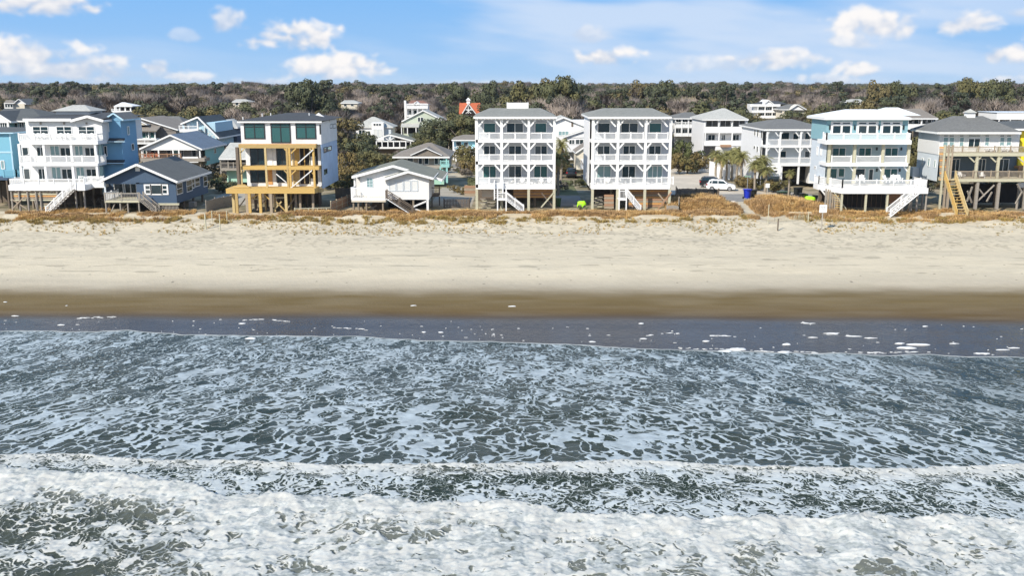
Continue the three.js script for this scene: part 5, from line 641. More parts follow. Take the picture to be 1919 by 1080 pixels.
{
  const h = new House('house', 'red-roofed steep gabled house with a small white cupola', 'house', 335, 881, [860, 184, 901, 216], 9);
  const a = h.p(861, 193, -4), b = h.p(900, 193, -4), e = h.p(861, 214, 0).y; mk('roof', [slab(V3(a.x, e, 0), V3(b.x, e, 0), V3(b.x, a.y, -4), V3(a.x, a.y, -4), 0.2), slab(V3(a.x, a.y, -4), V3(b.x, a.y, -4), V3(b.x, e, -8), V3(a.x, e, -8), 0.2)], 'roofRed', h.g);
  h.gable([877.5, 194], [866, 213], [892, 213], 0.8, 4.5, 'roofRed', { wall: 'dark', over: 0.4, th: 0.25 }); mk('cupola', bx(h.p(877.5, 190, -3).x - 0.6, a.y - 0.3, -4.5, h.p(877.5, 190, -3).x + 0.6, a.y + 0.9, -3.4), 'white', h.g); { const q = h.p(880.5, 188, -4), y = a.y + 0.9, x = h.p(877.5, 190, -3).x; mk('cupola_roof', hipG(x - 0.85, x + 0.85, -4.8, -3.1, y, x - 0.02, x + 0.02, -3.95, -3.95, y + 0.9), 'white', h.g); }
  h.brace(877.5, 197, 877.5, 213, 0.5, 0.25); h.brace(870, 206, 886, 206, 0.52, 0.25); h.brace(872, 203, 883, 213, 0.5, 0.2); h.brace(884, 203, 873, 213, 0.56, 0.2); h.box('wall', 864, 213, 899, 240, -0.6, 6.5, 'cream'); h.win(873, 217, 882, 226, -0.6);
}
{
  const h = new House('house', 'white balconied house with a chimney tower and rust-brown roof', 'house', 322, 779, [757, 188, 801, 222], 10);
  h.box('wall', 763, 194, 801, 240, -1.5, 8, 'whiteWall'); h.hip(762, 803, 195.5, -0.8, 9, 772, 793, 188.5, 'roofRust', { th: 0.2 }); h.box('chimney', 758, 188.5, 761.5, 240, -0.5, 1.2, 'white'); h.gable([781, 190], [774, 196], [788, 196], 0, 3, 'white', { wall: 'white', th: 0.15, over: 0.2 }); h.box('deck', 762, 199, 802, 204, 0.5, 2, 'white'); h.rail(762, 802, 195, 199.5, 0.4); for (const x of [763, 773, 783, 793, 801]) h.post(x, 203, 232, 0.3, 0.22); for (const a of [766, 776, 786, 794]) h.win(a, 207, a + 5, 215, -1.5, { cols: 1 }); h.win(777, 192.5, 785, 198, -1.45); h.box('deck', 762, 216, 802, 219, 0.5, 2, 'white');
}
{
  const h = new House('house', 'sage green gabled house with paired windows among dark trees', 'house', 268, 785, [752, 206, 818, 250], 13);
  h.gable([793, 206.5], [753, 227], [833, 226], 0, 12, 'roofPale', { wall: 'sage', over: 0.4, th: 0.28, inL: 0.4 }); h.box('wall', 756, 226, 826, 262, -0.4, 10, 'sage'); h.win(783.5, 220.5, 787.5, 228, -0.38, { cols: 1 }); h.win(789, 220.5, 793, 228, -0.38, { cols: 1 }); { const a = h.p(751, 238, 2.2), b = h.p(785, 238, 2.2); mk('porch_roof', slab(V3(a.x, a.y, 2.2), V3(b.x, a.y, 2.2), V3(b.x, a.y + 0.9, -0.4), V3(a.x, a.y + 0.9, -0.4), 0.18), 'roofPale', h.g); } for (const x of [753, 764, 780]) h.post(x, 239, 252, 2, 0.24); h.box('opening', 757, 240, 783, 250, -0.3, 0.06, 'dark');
}
{
  const h = new House('house', 'white house with square bay under a pale roof in the trees', 'house', 262, 700, [664, 219, 736, 275], 11);
  h.hip(663, 737, 238.5, 0.5, 11, 697, 703, 219, 'roofPale', { th: 0.2 }); h.box('wall', 668, 239, 733, 278, 0, 9, 'whiteWall'); h.box('bay', 697, 230, 719.5, 276, 1.4, 2.5, 'white'); for (const a of [700.5, 705.5, 710.5]) h.win(a, 232, a + 3.4, 235.5, 1.4, { cols: 1, t: 0.05 }); for (const a of [701, 709]) h.win(a, 243, a + 7, 256, 1.4, { cols: 1, glass: 'blind', t: 0.06, frame: 'greyBlue' }); h.win(673, 244, 684, 254, 0, { cols: 2 }); h.box('wall', 719.6, 240, 733.2, 276, 0.02, 0.1, 'greyBlue'); h.win(690, 246, 694, 256, 0, { cols: 1 });
}
{
  const h = new House('house', 'low porch house with white screens and a sage gabled roof', 'house', 222, 730, [686, 250, 779, 279], 9);
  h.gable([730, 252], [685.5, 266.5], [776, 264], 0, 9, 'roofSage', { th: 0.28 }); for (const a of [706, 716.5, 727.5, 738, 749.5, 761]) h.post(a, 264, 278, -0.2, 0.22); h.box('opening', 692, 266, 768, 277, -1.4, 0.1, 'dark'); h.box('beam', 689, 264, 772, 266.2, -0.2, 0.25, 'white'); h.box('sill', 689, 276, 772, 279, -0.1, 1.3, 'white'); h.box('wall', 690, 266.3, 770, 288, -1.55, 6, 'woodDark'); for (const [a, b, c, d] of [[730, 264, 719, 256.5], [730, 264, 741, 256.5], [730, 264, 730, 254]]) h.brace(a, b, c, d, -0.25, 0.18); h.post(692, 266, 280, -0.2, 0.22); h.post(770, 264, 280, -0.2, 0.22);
}
{ // second row at the left
  const h = new House('cottage', 'turquoise cottage with a blue-grey roof and a wide white front gable', 'house', 166, 320, [262, 247, 428, 312], 15), zW = -2.6;
  h.gable([319.5, 252.4], [262, 278.5], [379.5, 279.5], 0, 14.5, 'roofBlue', { wall: 'white', over: 0.5, th: 0.24, inL: 0.3, inR: 0.3 }); h.box('wall', 268, 279, 378, 310, zW, 11.6, 'tanLap'); h.box('beam', 267, 278, 379, 281, -0.5, 0.3, 'white'); { const X = h.p(378, 290, -0.6).x; mk('wall', bx(X - 0.05, h.p(378, 312, -0.6).y, -13.8, X + 0.1, h.p(378, 279, -0.6).y, zW - 0.1), 'turquoise', h.g); h.winOnSide(X + 0.1, 402, 279, 405, 287, 1, {}); }
  for (const x of [268, 299, 326, 337, 376]) h.post(x, 280, 296, -0.6, 0.22); for (const [a, b] of [[270, 275], [283, 291], [314, 320], [341, 344], [361, 368], [372, 375]]) h.win(a, 281.5, b, 294, zW, { cols: 1, name: 'door' }); h.win(328, 281, 333, 293, zW, { cols: 1, name: 'door', frame: 'turquoise', glass: 'turquoise' });
  h.box('deck', 264, 297, 384, 303, 0.2, 2.9, 'woodGrey'); h.rail(264, 340, 289, 298, 0.1, 'woodRed', { gap: 0.2 }); h.box('railing', 343, 294, 372, 305, 0.15, 0.1, 'white'); for (const x of [266, 300, 340, 376]) h.pile(x, 300, -0.3, 0.28); for (const [x, zz] of [[377, -6], [377, -12]]) h.pile(x, 306, zz, 0.28); h.rail(372, 387, 294, 306, -1, 'woodDark', { gap: 0.3 });
  const c = chairProto; for (const [px, k] of [[277, 0], [285, 1], [296, 2]]) { const o = c.clone(); o.name = numbered('deck_chair'); o.traverse((q) => { if (q.isMesh) q.material = M.orangeRed; }); const q = h.p(px, 297, -0.9); o.position.set(h.X + q.x, h.gy + q.y, -h.D - 0.9); o.rotation.y = k * 0.3 - 0.2; scene.add(o); tag(o, 'orange-red slatted deck chair on the porch of the turquoise cottage', 'chair', 'orange chairs on the turquoise cottage'); }
}
{
  const h = new House('house', 'brown-roofed house with a screened porch behind the blue rear wing', 'house', 198, 285, [254, 221, 335, 295], 14);
  h.gable([262, 220.5], [225, 243], [334, 243], -2.2, 14, 'roofTan', { th: 0.22, wall: 'brownGrey', over: 0.3 }); h.box('wall', 232, 242, 332, 290, -2.6, 12, 'brownGrey'); { const a = h.p(250, 245.5, 0.6), b = h.p(294, 245.5, 0.6), y = h.p(262, 236, -2).y; mk('porch_roof', slab(V3(a.x, a.y, 0.6), V3(b.x, a.y, 0.6), V3(b.x, y, -2.2), V3(a.x, y, -2.2), 0.18), 'roofTan', h.g); } h.gable([257, 223.5], [249, 233], [276, 233], -0.8, 3, 'roofTan', { wall: 'cream', th: 0.18, over: 0.2 });
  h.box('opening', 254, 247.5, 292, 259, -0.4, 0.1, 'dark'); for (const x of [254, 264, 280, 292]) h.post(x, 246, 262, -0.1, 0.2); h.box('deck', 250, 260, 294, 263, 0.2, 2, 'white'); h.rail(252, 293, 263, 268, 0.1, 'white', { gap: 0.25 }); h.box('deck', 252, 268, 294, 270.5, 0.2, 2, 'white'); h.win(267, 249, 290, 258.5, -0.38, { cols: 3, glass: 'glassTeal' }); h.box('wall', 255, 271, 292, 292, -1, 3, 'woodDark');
}
{
  const h = new House('house', 'pale blue house with a long dark one-sided roof and a white balcony', 'house', 190, 385, [336, 217, 440, 270], 16);
  h.gable([371, 218.5], [339, 231.5], [411, 258.5], 0, 15, 'roofSlate', { th: 0.28, wall: 'lightBlueLap', over: 1.2, inL: 0.8, inR: 0.8 }); h.box('wall', 344, 230, 405, 275, -1.3, 12, 'lightBlueLap'); h.box('deck', 337, 243, 372, 248, 1, 2.2, 'white'); h.rail(337, 372, 236.5, 243.5, 0.9, 'white', { gap: 0.2 }); for (const [a, b, y0, y1] of [[374, 384, 234, 246], [386, 392, 241, 250], [347, 356, 233, 243]]) h.win(a, y0, b, y1, -1.25, { cols: 2 }); h.post(372, 228, 247, 0.2, 0.25); for (const [a, y] of [[391, 250], [399, 254]]) h.win(a, y, a + 5, y + 6, -1.25, { cols: 1 });
  { const X = h.p(405, 260, -1.3).x; for (const [a, b] of [[412, 414], [418, 420], [425, 427]]) h.winOnSide(X + 0.01, a, 254, b, 264, 1, {}); }
}
{
  const h = new House('house', 'house with a low grey roof behind the brown-roofed one', 'house', 232, 322, [301, 217, 347, 238], 12);
  h.hip(294, 350, 237, 0, 12, 312, 336, 218, 'roofGrey'); h.box('wall', 298, 237, 346, 262, -0.5, 10, 'brownGrey'); h.win(310, 240, 318, 247, -0.5); h.win(328, 240, 336, 247, -0.5);
}
{
  const h = new House('house', 'navy house with a pale roof to the left of the unfinished house', 'house', 205, 424, [407, 224, 446, 262], 12);
  h.gable([418, 224.5], [404, 239], [446, 239], -6, 8, 'roofPale', { th: 0.2 }); h.box('wall', 406, 238, 444, 275, -1, 11, 'navyLap'); h.hip(403, 446, 238.5, 0, 13, 414, 436, 225, 'roofPale'); h.win(412, 243, 418, 252, -1, { cols: 1 }); h.win(427, 243, 433, 252, -1, { cols: 1 });
}
{
  const h = new House('cottage', 'mint green cottage with a pale metal roof partly behind the unfinished house', 'house', 160, 440, [410, 267, 452, 342], 10);
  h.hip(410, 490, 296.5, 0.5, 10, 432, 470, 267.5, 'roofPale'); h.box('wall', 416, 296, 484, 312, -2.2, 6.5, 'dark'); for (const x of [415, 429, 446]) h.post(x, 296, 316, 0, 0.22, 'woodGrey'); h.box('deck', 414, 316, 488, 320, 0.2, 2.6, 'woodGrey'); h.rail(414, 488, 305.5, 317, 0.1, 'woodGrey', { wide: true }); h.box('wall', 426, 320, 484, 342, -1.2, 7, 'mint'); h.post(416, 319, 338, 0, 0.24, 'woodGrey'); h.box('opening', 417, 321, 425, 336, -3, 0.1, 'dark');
}
{
  const h = new House('house', 'teal house with dark grey roofs behind the large white house', 'house', 172, 35, [-20, 203, 84, 262], 15);
  h.hip(-30, 84, 226, -1, 16, 10, 62, 203.5, 'roofSlate'); h.box('wall', -24, 226, 78, 262, -2, 13, 'tealLap'); h.gable([-8, 209], [-40, 228], [22, 228], 1, 10, 'roofSlate', { wall: 'white', th: 0.26, over: 0.4 }); h.box('wall', -34, 228, 17, 252, 0.3, 2.5, 'tealLap'); h.win(2, 229, 14, 239, 0.31, { cols: 3 }); h.win(38, 230, 46, 239, -2, { cols: 2 }); h.post(18, 228, 246, 0.6, 0.3); { const a = h.p(-20, 247, 1), b = h.p(25, 247, 1); mk('porch_roof', slab(V3(a.x, a.y - 0.6, 3), V3(b.x, a.y - 0.6, 3), V3(b.x, a.y + 0.3, 0.3), V3(a.x, a.y + 0.3, 0.3), 0.16), 'roofSlate', h.g); } h.win(28, 231, 34, 241, -2, { cols: 1 });
}
{
  const h = new House('house', 'far white house with a grey roof in the trees at the left', 'house', 330, 28, [8, 185, 48, 206], 10);
  h.gable([36, 185.5], [24, 195], [50, 195], 0, 9, 'roofGrey', { wall: 'whiteWall', th: 0.2 }); h.box('wall', 26, 195, 48, 222, -0.4, 8, 'cream'); h.box('wall', 10, 193, 26, 222, 0.4, 6, 'whiteWall'); for (const a of [11, 16, 21]) h.win(a, 196, a + 3.5, 201, 0.4, { cols: 1, t: 0.06 }); h.hip(8, 28, 193, 0.8, 7, 13, 23, 187.5, 'roofTan');
}
{
  const h = new House('lookout', 'white rooftop lookout pavilion above the trees at the left', 'pavilion', 245, 229, [210, 191, 250, 212], 7);
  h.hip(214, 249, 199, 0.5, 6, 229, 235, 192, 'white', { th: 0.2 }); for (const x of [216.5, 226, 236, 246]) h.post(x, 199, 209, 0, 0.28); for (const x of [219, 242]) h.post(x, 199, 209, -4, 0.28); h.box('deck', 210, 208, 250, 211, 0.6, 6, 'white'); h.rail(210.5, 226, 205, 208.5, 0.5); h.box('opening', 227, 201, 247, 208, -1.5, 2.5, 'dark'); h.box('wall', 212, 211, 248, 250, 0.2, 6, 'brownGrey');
}
{
  const h = new House('house', 'far white two-storey house with twin rows of dark windows on the wooded rise', 'house', 340, 1436, [1405, 188, 1464, 224], 11);
  h.box('wall', 1410, 196, 1461, 240, -1, 9, 'whiteWall'); h.box('deck', 1405, 195.5, 1462, 200, 0.3, 1.4, 'white'); h.gable([1440, 187.5], [1430, 195.5], [1450, 195.5], 0, 9, 'white', { wall: 'whiteWall', th: 0.2 }); h.box('deck', 1408, 207, 1462, 211.5, 0.3, 1.4, 'white'); h.box('deck', 1412, 217, 1462, 222, 0.3, 1.4, 'white'); for (const a of [1420, 1434, 1447]) { h.win(a, 201, a + 11.5, 206, -0.98, { cols: 3, t: 0.08 }); h.win(a, 212, a + 11.5, 216.5, -0.98, { cols: 3, t: 0.08 }); } for (const x of [1419, 1432.5, 1446, 1460]) h.post(x, 200, 220, 0.1, 0.3); { const a = h.p(1440, 192, -3); mk('roof', hipG(a.x - 4, a.x + 6.5, -11, -1.2, h.p(1440, 196, 0).y + 0.05, a.x - 1, a.x + 4, -6, -6, h.p(1440, 190, 0).y), 'roofDark', h.g); }
}
{
  const h = new House('house', 'house with a grey roof and a small white gable right of the far white one', 'house', 330, 1488, [1463, 195, 1513, 212], 10);
  h.hip(1462, 1512, 205, 0, 10, 1476, 1498, 195.5, 'roofGrey'); h.gable([1494, 196], [1479, 205.5], [1511, 205.5], 1, 4, 'cream', { wall: 'white', th: 0.2 }); h.box('wall', 1465, 205, 1509, 230, -0.4, 8, 'cream'); h.win(1470, 208, 1475, 214, -0.4, { cols: 1 });
}
{
  const h = new House('house', 'brown-roofed house with a white porch behind the pale teal house', 'house', 196, 1722, [1684, 204, 1758, 246], 12);
  h.hip(1682, 1758, 221.5, 0.5, 13, 1694, 1724, 204, 'roofTan'); h.box('wall', 1688, 222, 1752, 262, -1.8, 9, 'brownGrey'); for (const [a, b] of [[1701, 1709], [1712, 1720], [1728, 1734], [1737, 1744], [1748, 1752]]) h.win(a, 223.5, b, 232, -1.78, { cols: 1 }); for (const x of [1700, 1725.5, 1754]) h.post(x, 222, 234, 0, 0.22); h.box('deck', 1690, 233, 1756, 243, 0.3, 2.1, 'white'); for (const x of [1710, 1740]) h.pile(x, 243, 0, 0.3);
}
{
  const h = new House('building', 'flat white building above the roofs at the right edge', 'building', 225, 1900, [1866, 211, 1960, 226], 10);
  h.box('wall', 1867, 211.5, 1965, 224.5, 0, 9, 'white'); h.box('wall', 1870, 224.6, 1962, 260, -0.8, 7, 'brownGrey'); for (const a of [1878, 1893, 1908]) h.win(a, 226, a + 9, 232, -0.8, { cols: 2 }); for (const x of [1869, 1890, 1912]) h.post(x, 224, 245, -0.2, 0.25); h.box('coping', 1866.5, 210.6, 1966, 211.5, 0.1, 9.2, 'greyBlue');
}
for (const [px, py, D, label] of [[655, 192, 330, 'pale low roof in the dark trees left of the white bay house'], [452, 190, 380, 'pale roof glimpsed in the trees above the unfinished house'], [1602, 190, 380, 'small pale house glimpsed in bare trees above the white roof'], [566, 196, 340, 'whitish low house glimpsed behind the unfinished house']]) {
  const h = new House('house', label, 'house', D, px, [px - 14, py - 4, px + 14, py + 1], 8); h.hip(px - 17, px + 17, py + 1, 0, 8, px - 9, px + 9, py - 4, 'roofPale'); h.box('wall', px - 15, py + 1, px + 15, py + 14, -0.4, 7, 'cream'); h.win(px - 10, py + 3, px - 5, py + 7, -0.4, { cols: 1 }); h.win(px + 3, py + 3, px + 8, py + 7, -0.4, { cols: 1 });
}

// ---------------------------------------------------------------- trees
function tubes(list) { return list.map(([a, b, r0, r1]) => tube(a, b, r0, r1, 6)); }
const fe1 = V3(), fe2 = V3(); function facing(c, out) { fe1.subVectors(c[1], c[0]); fe2.subVectors(c[2], c[0]); if (fe1.cross(fe2).dot(out) < 0) { const t = c[1]; c[1] = c[2]; c[2] = t; } }
function leafCloud(r, clumps, n, size, round) { // n leaf-sized faces spread over clumps [x, y, z, radius]
  const pos = [], nor = [], tot = clumps.reduce((s, c) => s + c[3] * c[3], 0), v = V3(), t1 = V3(), t2 = V3(), q = V3();
  for (const [cx, cy, cz, R] of clumps) for (let i = 0, k = Math.round(n * R * R / tot); i < k; i++) {
    v.set(r() * 2 - 1, r() * 2 - 1, r() * 2 - 1).normalize(); const d = R * (0.55 + 0.5 * Math.sqrt(r())), out = v.clone(); q.set(cx + v.x * d, cy + v.y * d * 0.78, cz + v.z * d);
    t1.set(r() - 0.5, r() - 0.5, r() - 0.5).normalize(); t2.crossVectors(t1, v).normalize(); t1.crossVectors(v, t2).normalize(); const tilt = (r() - 0.5) * 1.4; t1.addScaledVector(v, tilt).normalize();
    const s = size * (0.6 + 0.8 * r()), c = [q.clone().addScaledVector(t1, s), q.clone().addScaledVector(t2, s * 0.8).addScaledVector(t1, -s * 0.4), q.clone().addScaledVector(t2, -s * 0.8).addScaledVector(t1, -s * 0.4)]; facing(c, out);
    for (const p of c) { pos.push(p.x, p.y, p.z); const m = out.clone().multiplyScalar(0.75).add(V3((r() - 0.5) * 0.9, 0.25 + (r() - 0.5) * 0.9, (r() - 0.5) * 0.9)).normalize(); nor.push(m.x, m.y, m.z); }
  }
  const g = new THREE.BufferGeometry(); g.setAttribute('position', new THREE.Float32BufferAttribute(pos, 3)); g.setAttribute('normal', new THREE.Float32BufferAttribute(nor, 3)); g.setAttribute('uv', new THREE.Float32BufferAttribute(new Float32Array(pos.length / 3 * 2), 2)); return g;
}
const TREES = {}; // kind -> [[trunk geometry, crown geometry], ...], each about one metre wide per unit of real size
function treeGeo(kind, seed) {
  const r = rng(seed), trunk = [], clumps = [];
  if (kind === 'oak' || kind === 'shrub') {
    const H = kind === 'oak' ? 8.5 : 3.2, Rr = kind === 'oak' ? 4.4 : 2.1, base = kind === 'oak' ? 2.2 : 0.4, n = kind === 'oak' ? 26 : 14;
    trunk.push([V3(0, -0.4, 0), V3(0.2, base + 0.6, 0.1), kind === 'oak' ? 0.34 : 0.12, kind === 'oak' ? 0.24 : 0.09]);
    for (let i = 0; i < n; i++) { const a = r() * 6.28, f = Math.sqrt(r()) * 0.85, hh = base + (H - base) * (0.12 + 0.75 * r() * Math.sqrt(1 - f * f * 0.75)), x = Math.cos(a) * Rr * f * (0.85 + 0.4 * r()), z = Math.sin(a) * Rr * f * (0.85 + 0.4 * r()); clumps.push([x, hh, z, (kind === 'oak' ? 1.0 : 0.58) * (0.7 + 0.75 * r())]); if (i % 3 === 0) trunk.push([V3(0.2, base + 0.4, 0.1), V3(x, hh, z), kind === 'oak' ? 0.16 : 0.06, 0.04]); }
    return [join(tubes(trunk)), leafCloud(r, clumps, kind === 'oak' ? 2900 : 1100, kind === 'oak' ? 0.24 : 0.16)];
  }
  if (kind === 'pine') {
    const H = 15; trunk.push([V3(0, -0.4, 0), V3(0.3 * (r() - 0.5), H * 0.92, 0.3 * (r() - 0.5)), 0.24, 0.08]);
    for (let i = 0; i < 26; i++) { const t = 0.46 + 0.54 * r(), a = r() * 6.28, reach = (1.15 - Math.abs(t - 0.68) * 2.0) * 2.9 * (0.35 + 0.65 * r()) + 0.3, x = Math.cos(a) * reach, z = Math.sin(a) * reach, y = H * t + reach * 0.12; clumps.push([x, y, z, 0.75 * (0.65 + 0.75 * r())]); trunk.push([V3(0, y - 0.7, 0), V3(x, y, z), 0.07, 0.03]); }
    return [join(tubes(trunk)), leafCloud(r, clumps, 2400, 0.25)];
  }
  // bare winter tree: trunk, limbs and a haze of twigs
  const H = 9.5, tw = [], ends = []; const grow = (a, d, L, rad, lvl) => { const b = a.clone().addScaledVector(d, L); trunk.push([a, b, rad, rad * 0.62]); if (lvl === 0) { ends.push([b, d]); return; } const k = 2 + Math.floor(r() * 2); for (let i = 0; i < k; i++) grow(b, d.clone().add(V3((r() - 0.5) * 1.5, 0.15 + 0.25 * r(), (r() - 0.5) * 1.5)).normalize(), L * (0.62 + 0.22 * r()), rad * 0.6, lvl - 1); };
  grow(V3(0, -0.3, 0), V3((r() - 0.5) * 0.25, 1, (r() - 0.5) * 0.25).normalize(), 2.9, 0.17, 3); for (let i = 0; i < 2; i++) grow(V3(0, 1.2, 0), V3((r() - 0.5) * 1.1, 1, (r() - 0.5) * 1.1).normalize(), 2.4, 0.11, 2);
  const pos = [], nor = [], nT = Math.round(2600 / ends.length); for (const [e, d] of ends) for (let i = 0; i < nT; i++) { const c = e.clone().addScaledVector(d, -0.6 * r()).add(V3((r() - 0.5) * 1.5, (r() - 0.5) * 1.2, (r() - 0.5) * 1.5)), dd = d.clone().multiplyScalar(0.7).add(V3((r() - 0.5) * 1.6, 0.4 + (r() - 0.5), (r() - 0.5) * 1.6)).normalize(), s = V3(r() - 0.5, r() - 0.5, r() - 0.5).cross(dd).normalize().multiplyScalar(0.024 + 0.02 * r()), b = c.clone().addScaledVector(dd, 0.55 + 0.75 * r()), nn = c.clone().sub(V3(0, H * 0.55, 0)).normalize(); const tr = [c.clone().add(s), c.clone().sub(s), b]; facing(tr, V3(nn.x * 0.5 - 0.4, 0.6, nn.z * 0.5 + 0.5)); for (const p of tr) { pos.push(p.x, p.y, p.z); const m = nn.clone().add(V3(r() - 0.5, r() - 0.1, r() - 0.5).multiplyScalar(1.0)).normalize(); nor.push(m.x, m.y, m.z); } }
  const g = new THREE.BufferGeometry(); g.setAttribute('position', new THREE.Float32BufferAttribute(pos, 3)); g.setAttribute('normal', new THREE.Float32BufferAttribute(nor, 3)); g.setAttribute('uv', new THREE.Float32BufferAttribute(new Float32Array(pos.length / 3 * 2), 2));
  return [join(tubes(trunk)), g];
}
const leafOpt = { roughness: 0.8, side: THREE.DoubleSide };
for (const [k, list] of Object.entries({ oak: [[0.078, 0.082, 0.032], [0.106, 0.098, 0.034], [0.066, 0.075, 0.034], [0.132, 0.106, 0.040]], pine: [[0.062, 0.070, 0.036], [0.052, 0.064, 0.037]], bare: [[0.235, 0.195, 0.165], [0.195, 0.16, 0.135], [0.27, 0.225, 0.19]], shrub: [[0.075, 0.085, 0.024], [0.11, 0.095, 0.028], [0.15, 0.11, 0.035], [0.055, 0.07, 0.026]] })) { TREES[k] = { geo: [0, 1, 2].map((i) => treeGeo(k, 100 * k.length + 7 * i + k.charCodeAt(0))), crown: list.map((c, i) => mat(`${k}Crown${i}`, c, leafOpt)) }; }
mat('barkDark', [0.10, 0.08, 0.065], { roughness: 0.9 }); mat('barkGrey', [0.30, 0.27, 0.24], { roughness: 0.9 }); mat('barkPale', [0.44, 0.40, 0.35], { roughness: 0.9 });
const SIZE = {}; for (const k in TREES) { let h = 0, w = 0; for (const [, c] of TREES[k].geo) { c.computeBoundingBox(); h += c.boundingBox.max.y / 3; w += (c.boundingBox.max.x - c.boundingBox.min.x) / 6; } SIZE[k] = [h, w]; } console.log(JSON.stringify(SIZE));
const NAME = { oak: ['evergreen_tree', 'tree'], pine: ['pine_tree', 'tree'], bare: ['bare_tree', 'tree'], shrub: ['shrub', 'shrub'] };
function plant(kind, variant, tint, x, D, s, a, label, group, sy = 1) {
  const key = `${kind}${variant}_${tint}`, T0 = TREES[kind]; T0.proto ??= {};
  let o = T0.proto[key]; if (o) { o = o.clone(); o.name = numbered(NAME[kind][0]); } else { o = new THREE.Group(); o.name = numbered(NAME[kind][0]); const tr = new THREE.Mesh(T0.geo[variant][0], kind === 'bare' ? (variant === 2 ? M.barkPale : M.barkGrey) : M.barkDark), cr = new THREE.Mesh(T0.geo[variant][1], T0.crown[tint % T0.crown.length]); tr.name = 'trunk'; cr.name = 'crown'; for (const q of [tr, cr]) q.castShadow = q.receiveShadow = true; o.add(tr, cr); T0.proto[key] = o; }
  o.position.set(x, land(x, D) - 0.05, -D); o.scale.set(s, s * sy, s); o.rotation.y = a; scene.add(o); return tag(o, label, NAME[kind][1], group);
}
const clear = (kind, x, D, s, sy = 1) => { // does a tree there keep clear of houses, streets and what the photograph shows of them?
  const [h, w] = SIZE[kind], H = h * s * sy, R = w * s; for (const f of FOOT) if (x > f[0] - R * 0.5 && x < f[1] + R * 0.5 && D > f[2] - R * 0.5 && D < f[3] + R * 0.5) return false;
  const [pa, top] = project(x, land(x, D) + H, D), pr = FPX * R / D * 0.9; for (const [x0, y0, x1, y1, d] of PROT) if (D < d && pa + pr > x0 && pa - pr < x1 && top < y1 - 3 && top > -100) return false;
  if (D > 190 && D < 210 && kind !== 'shrub') return false; if (D > 126 && D < 198 && x > 19 && x < 50) return false; return true;
};
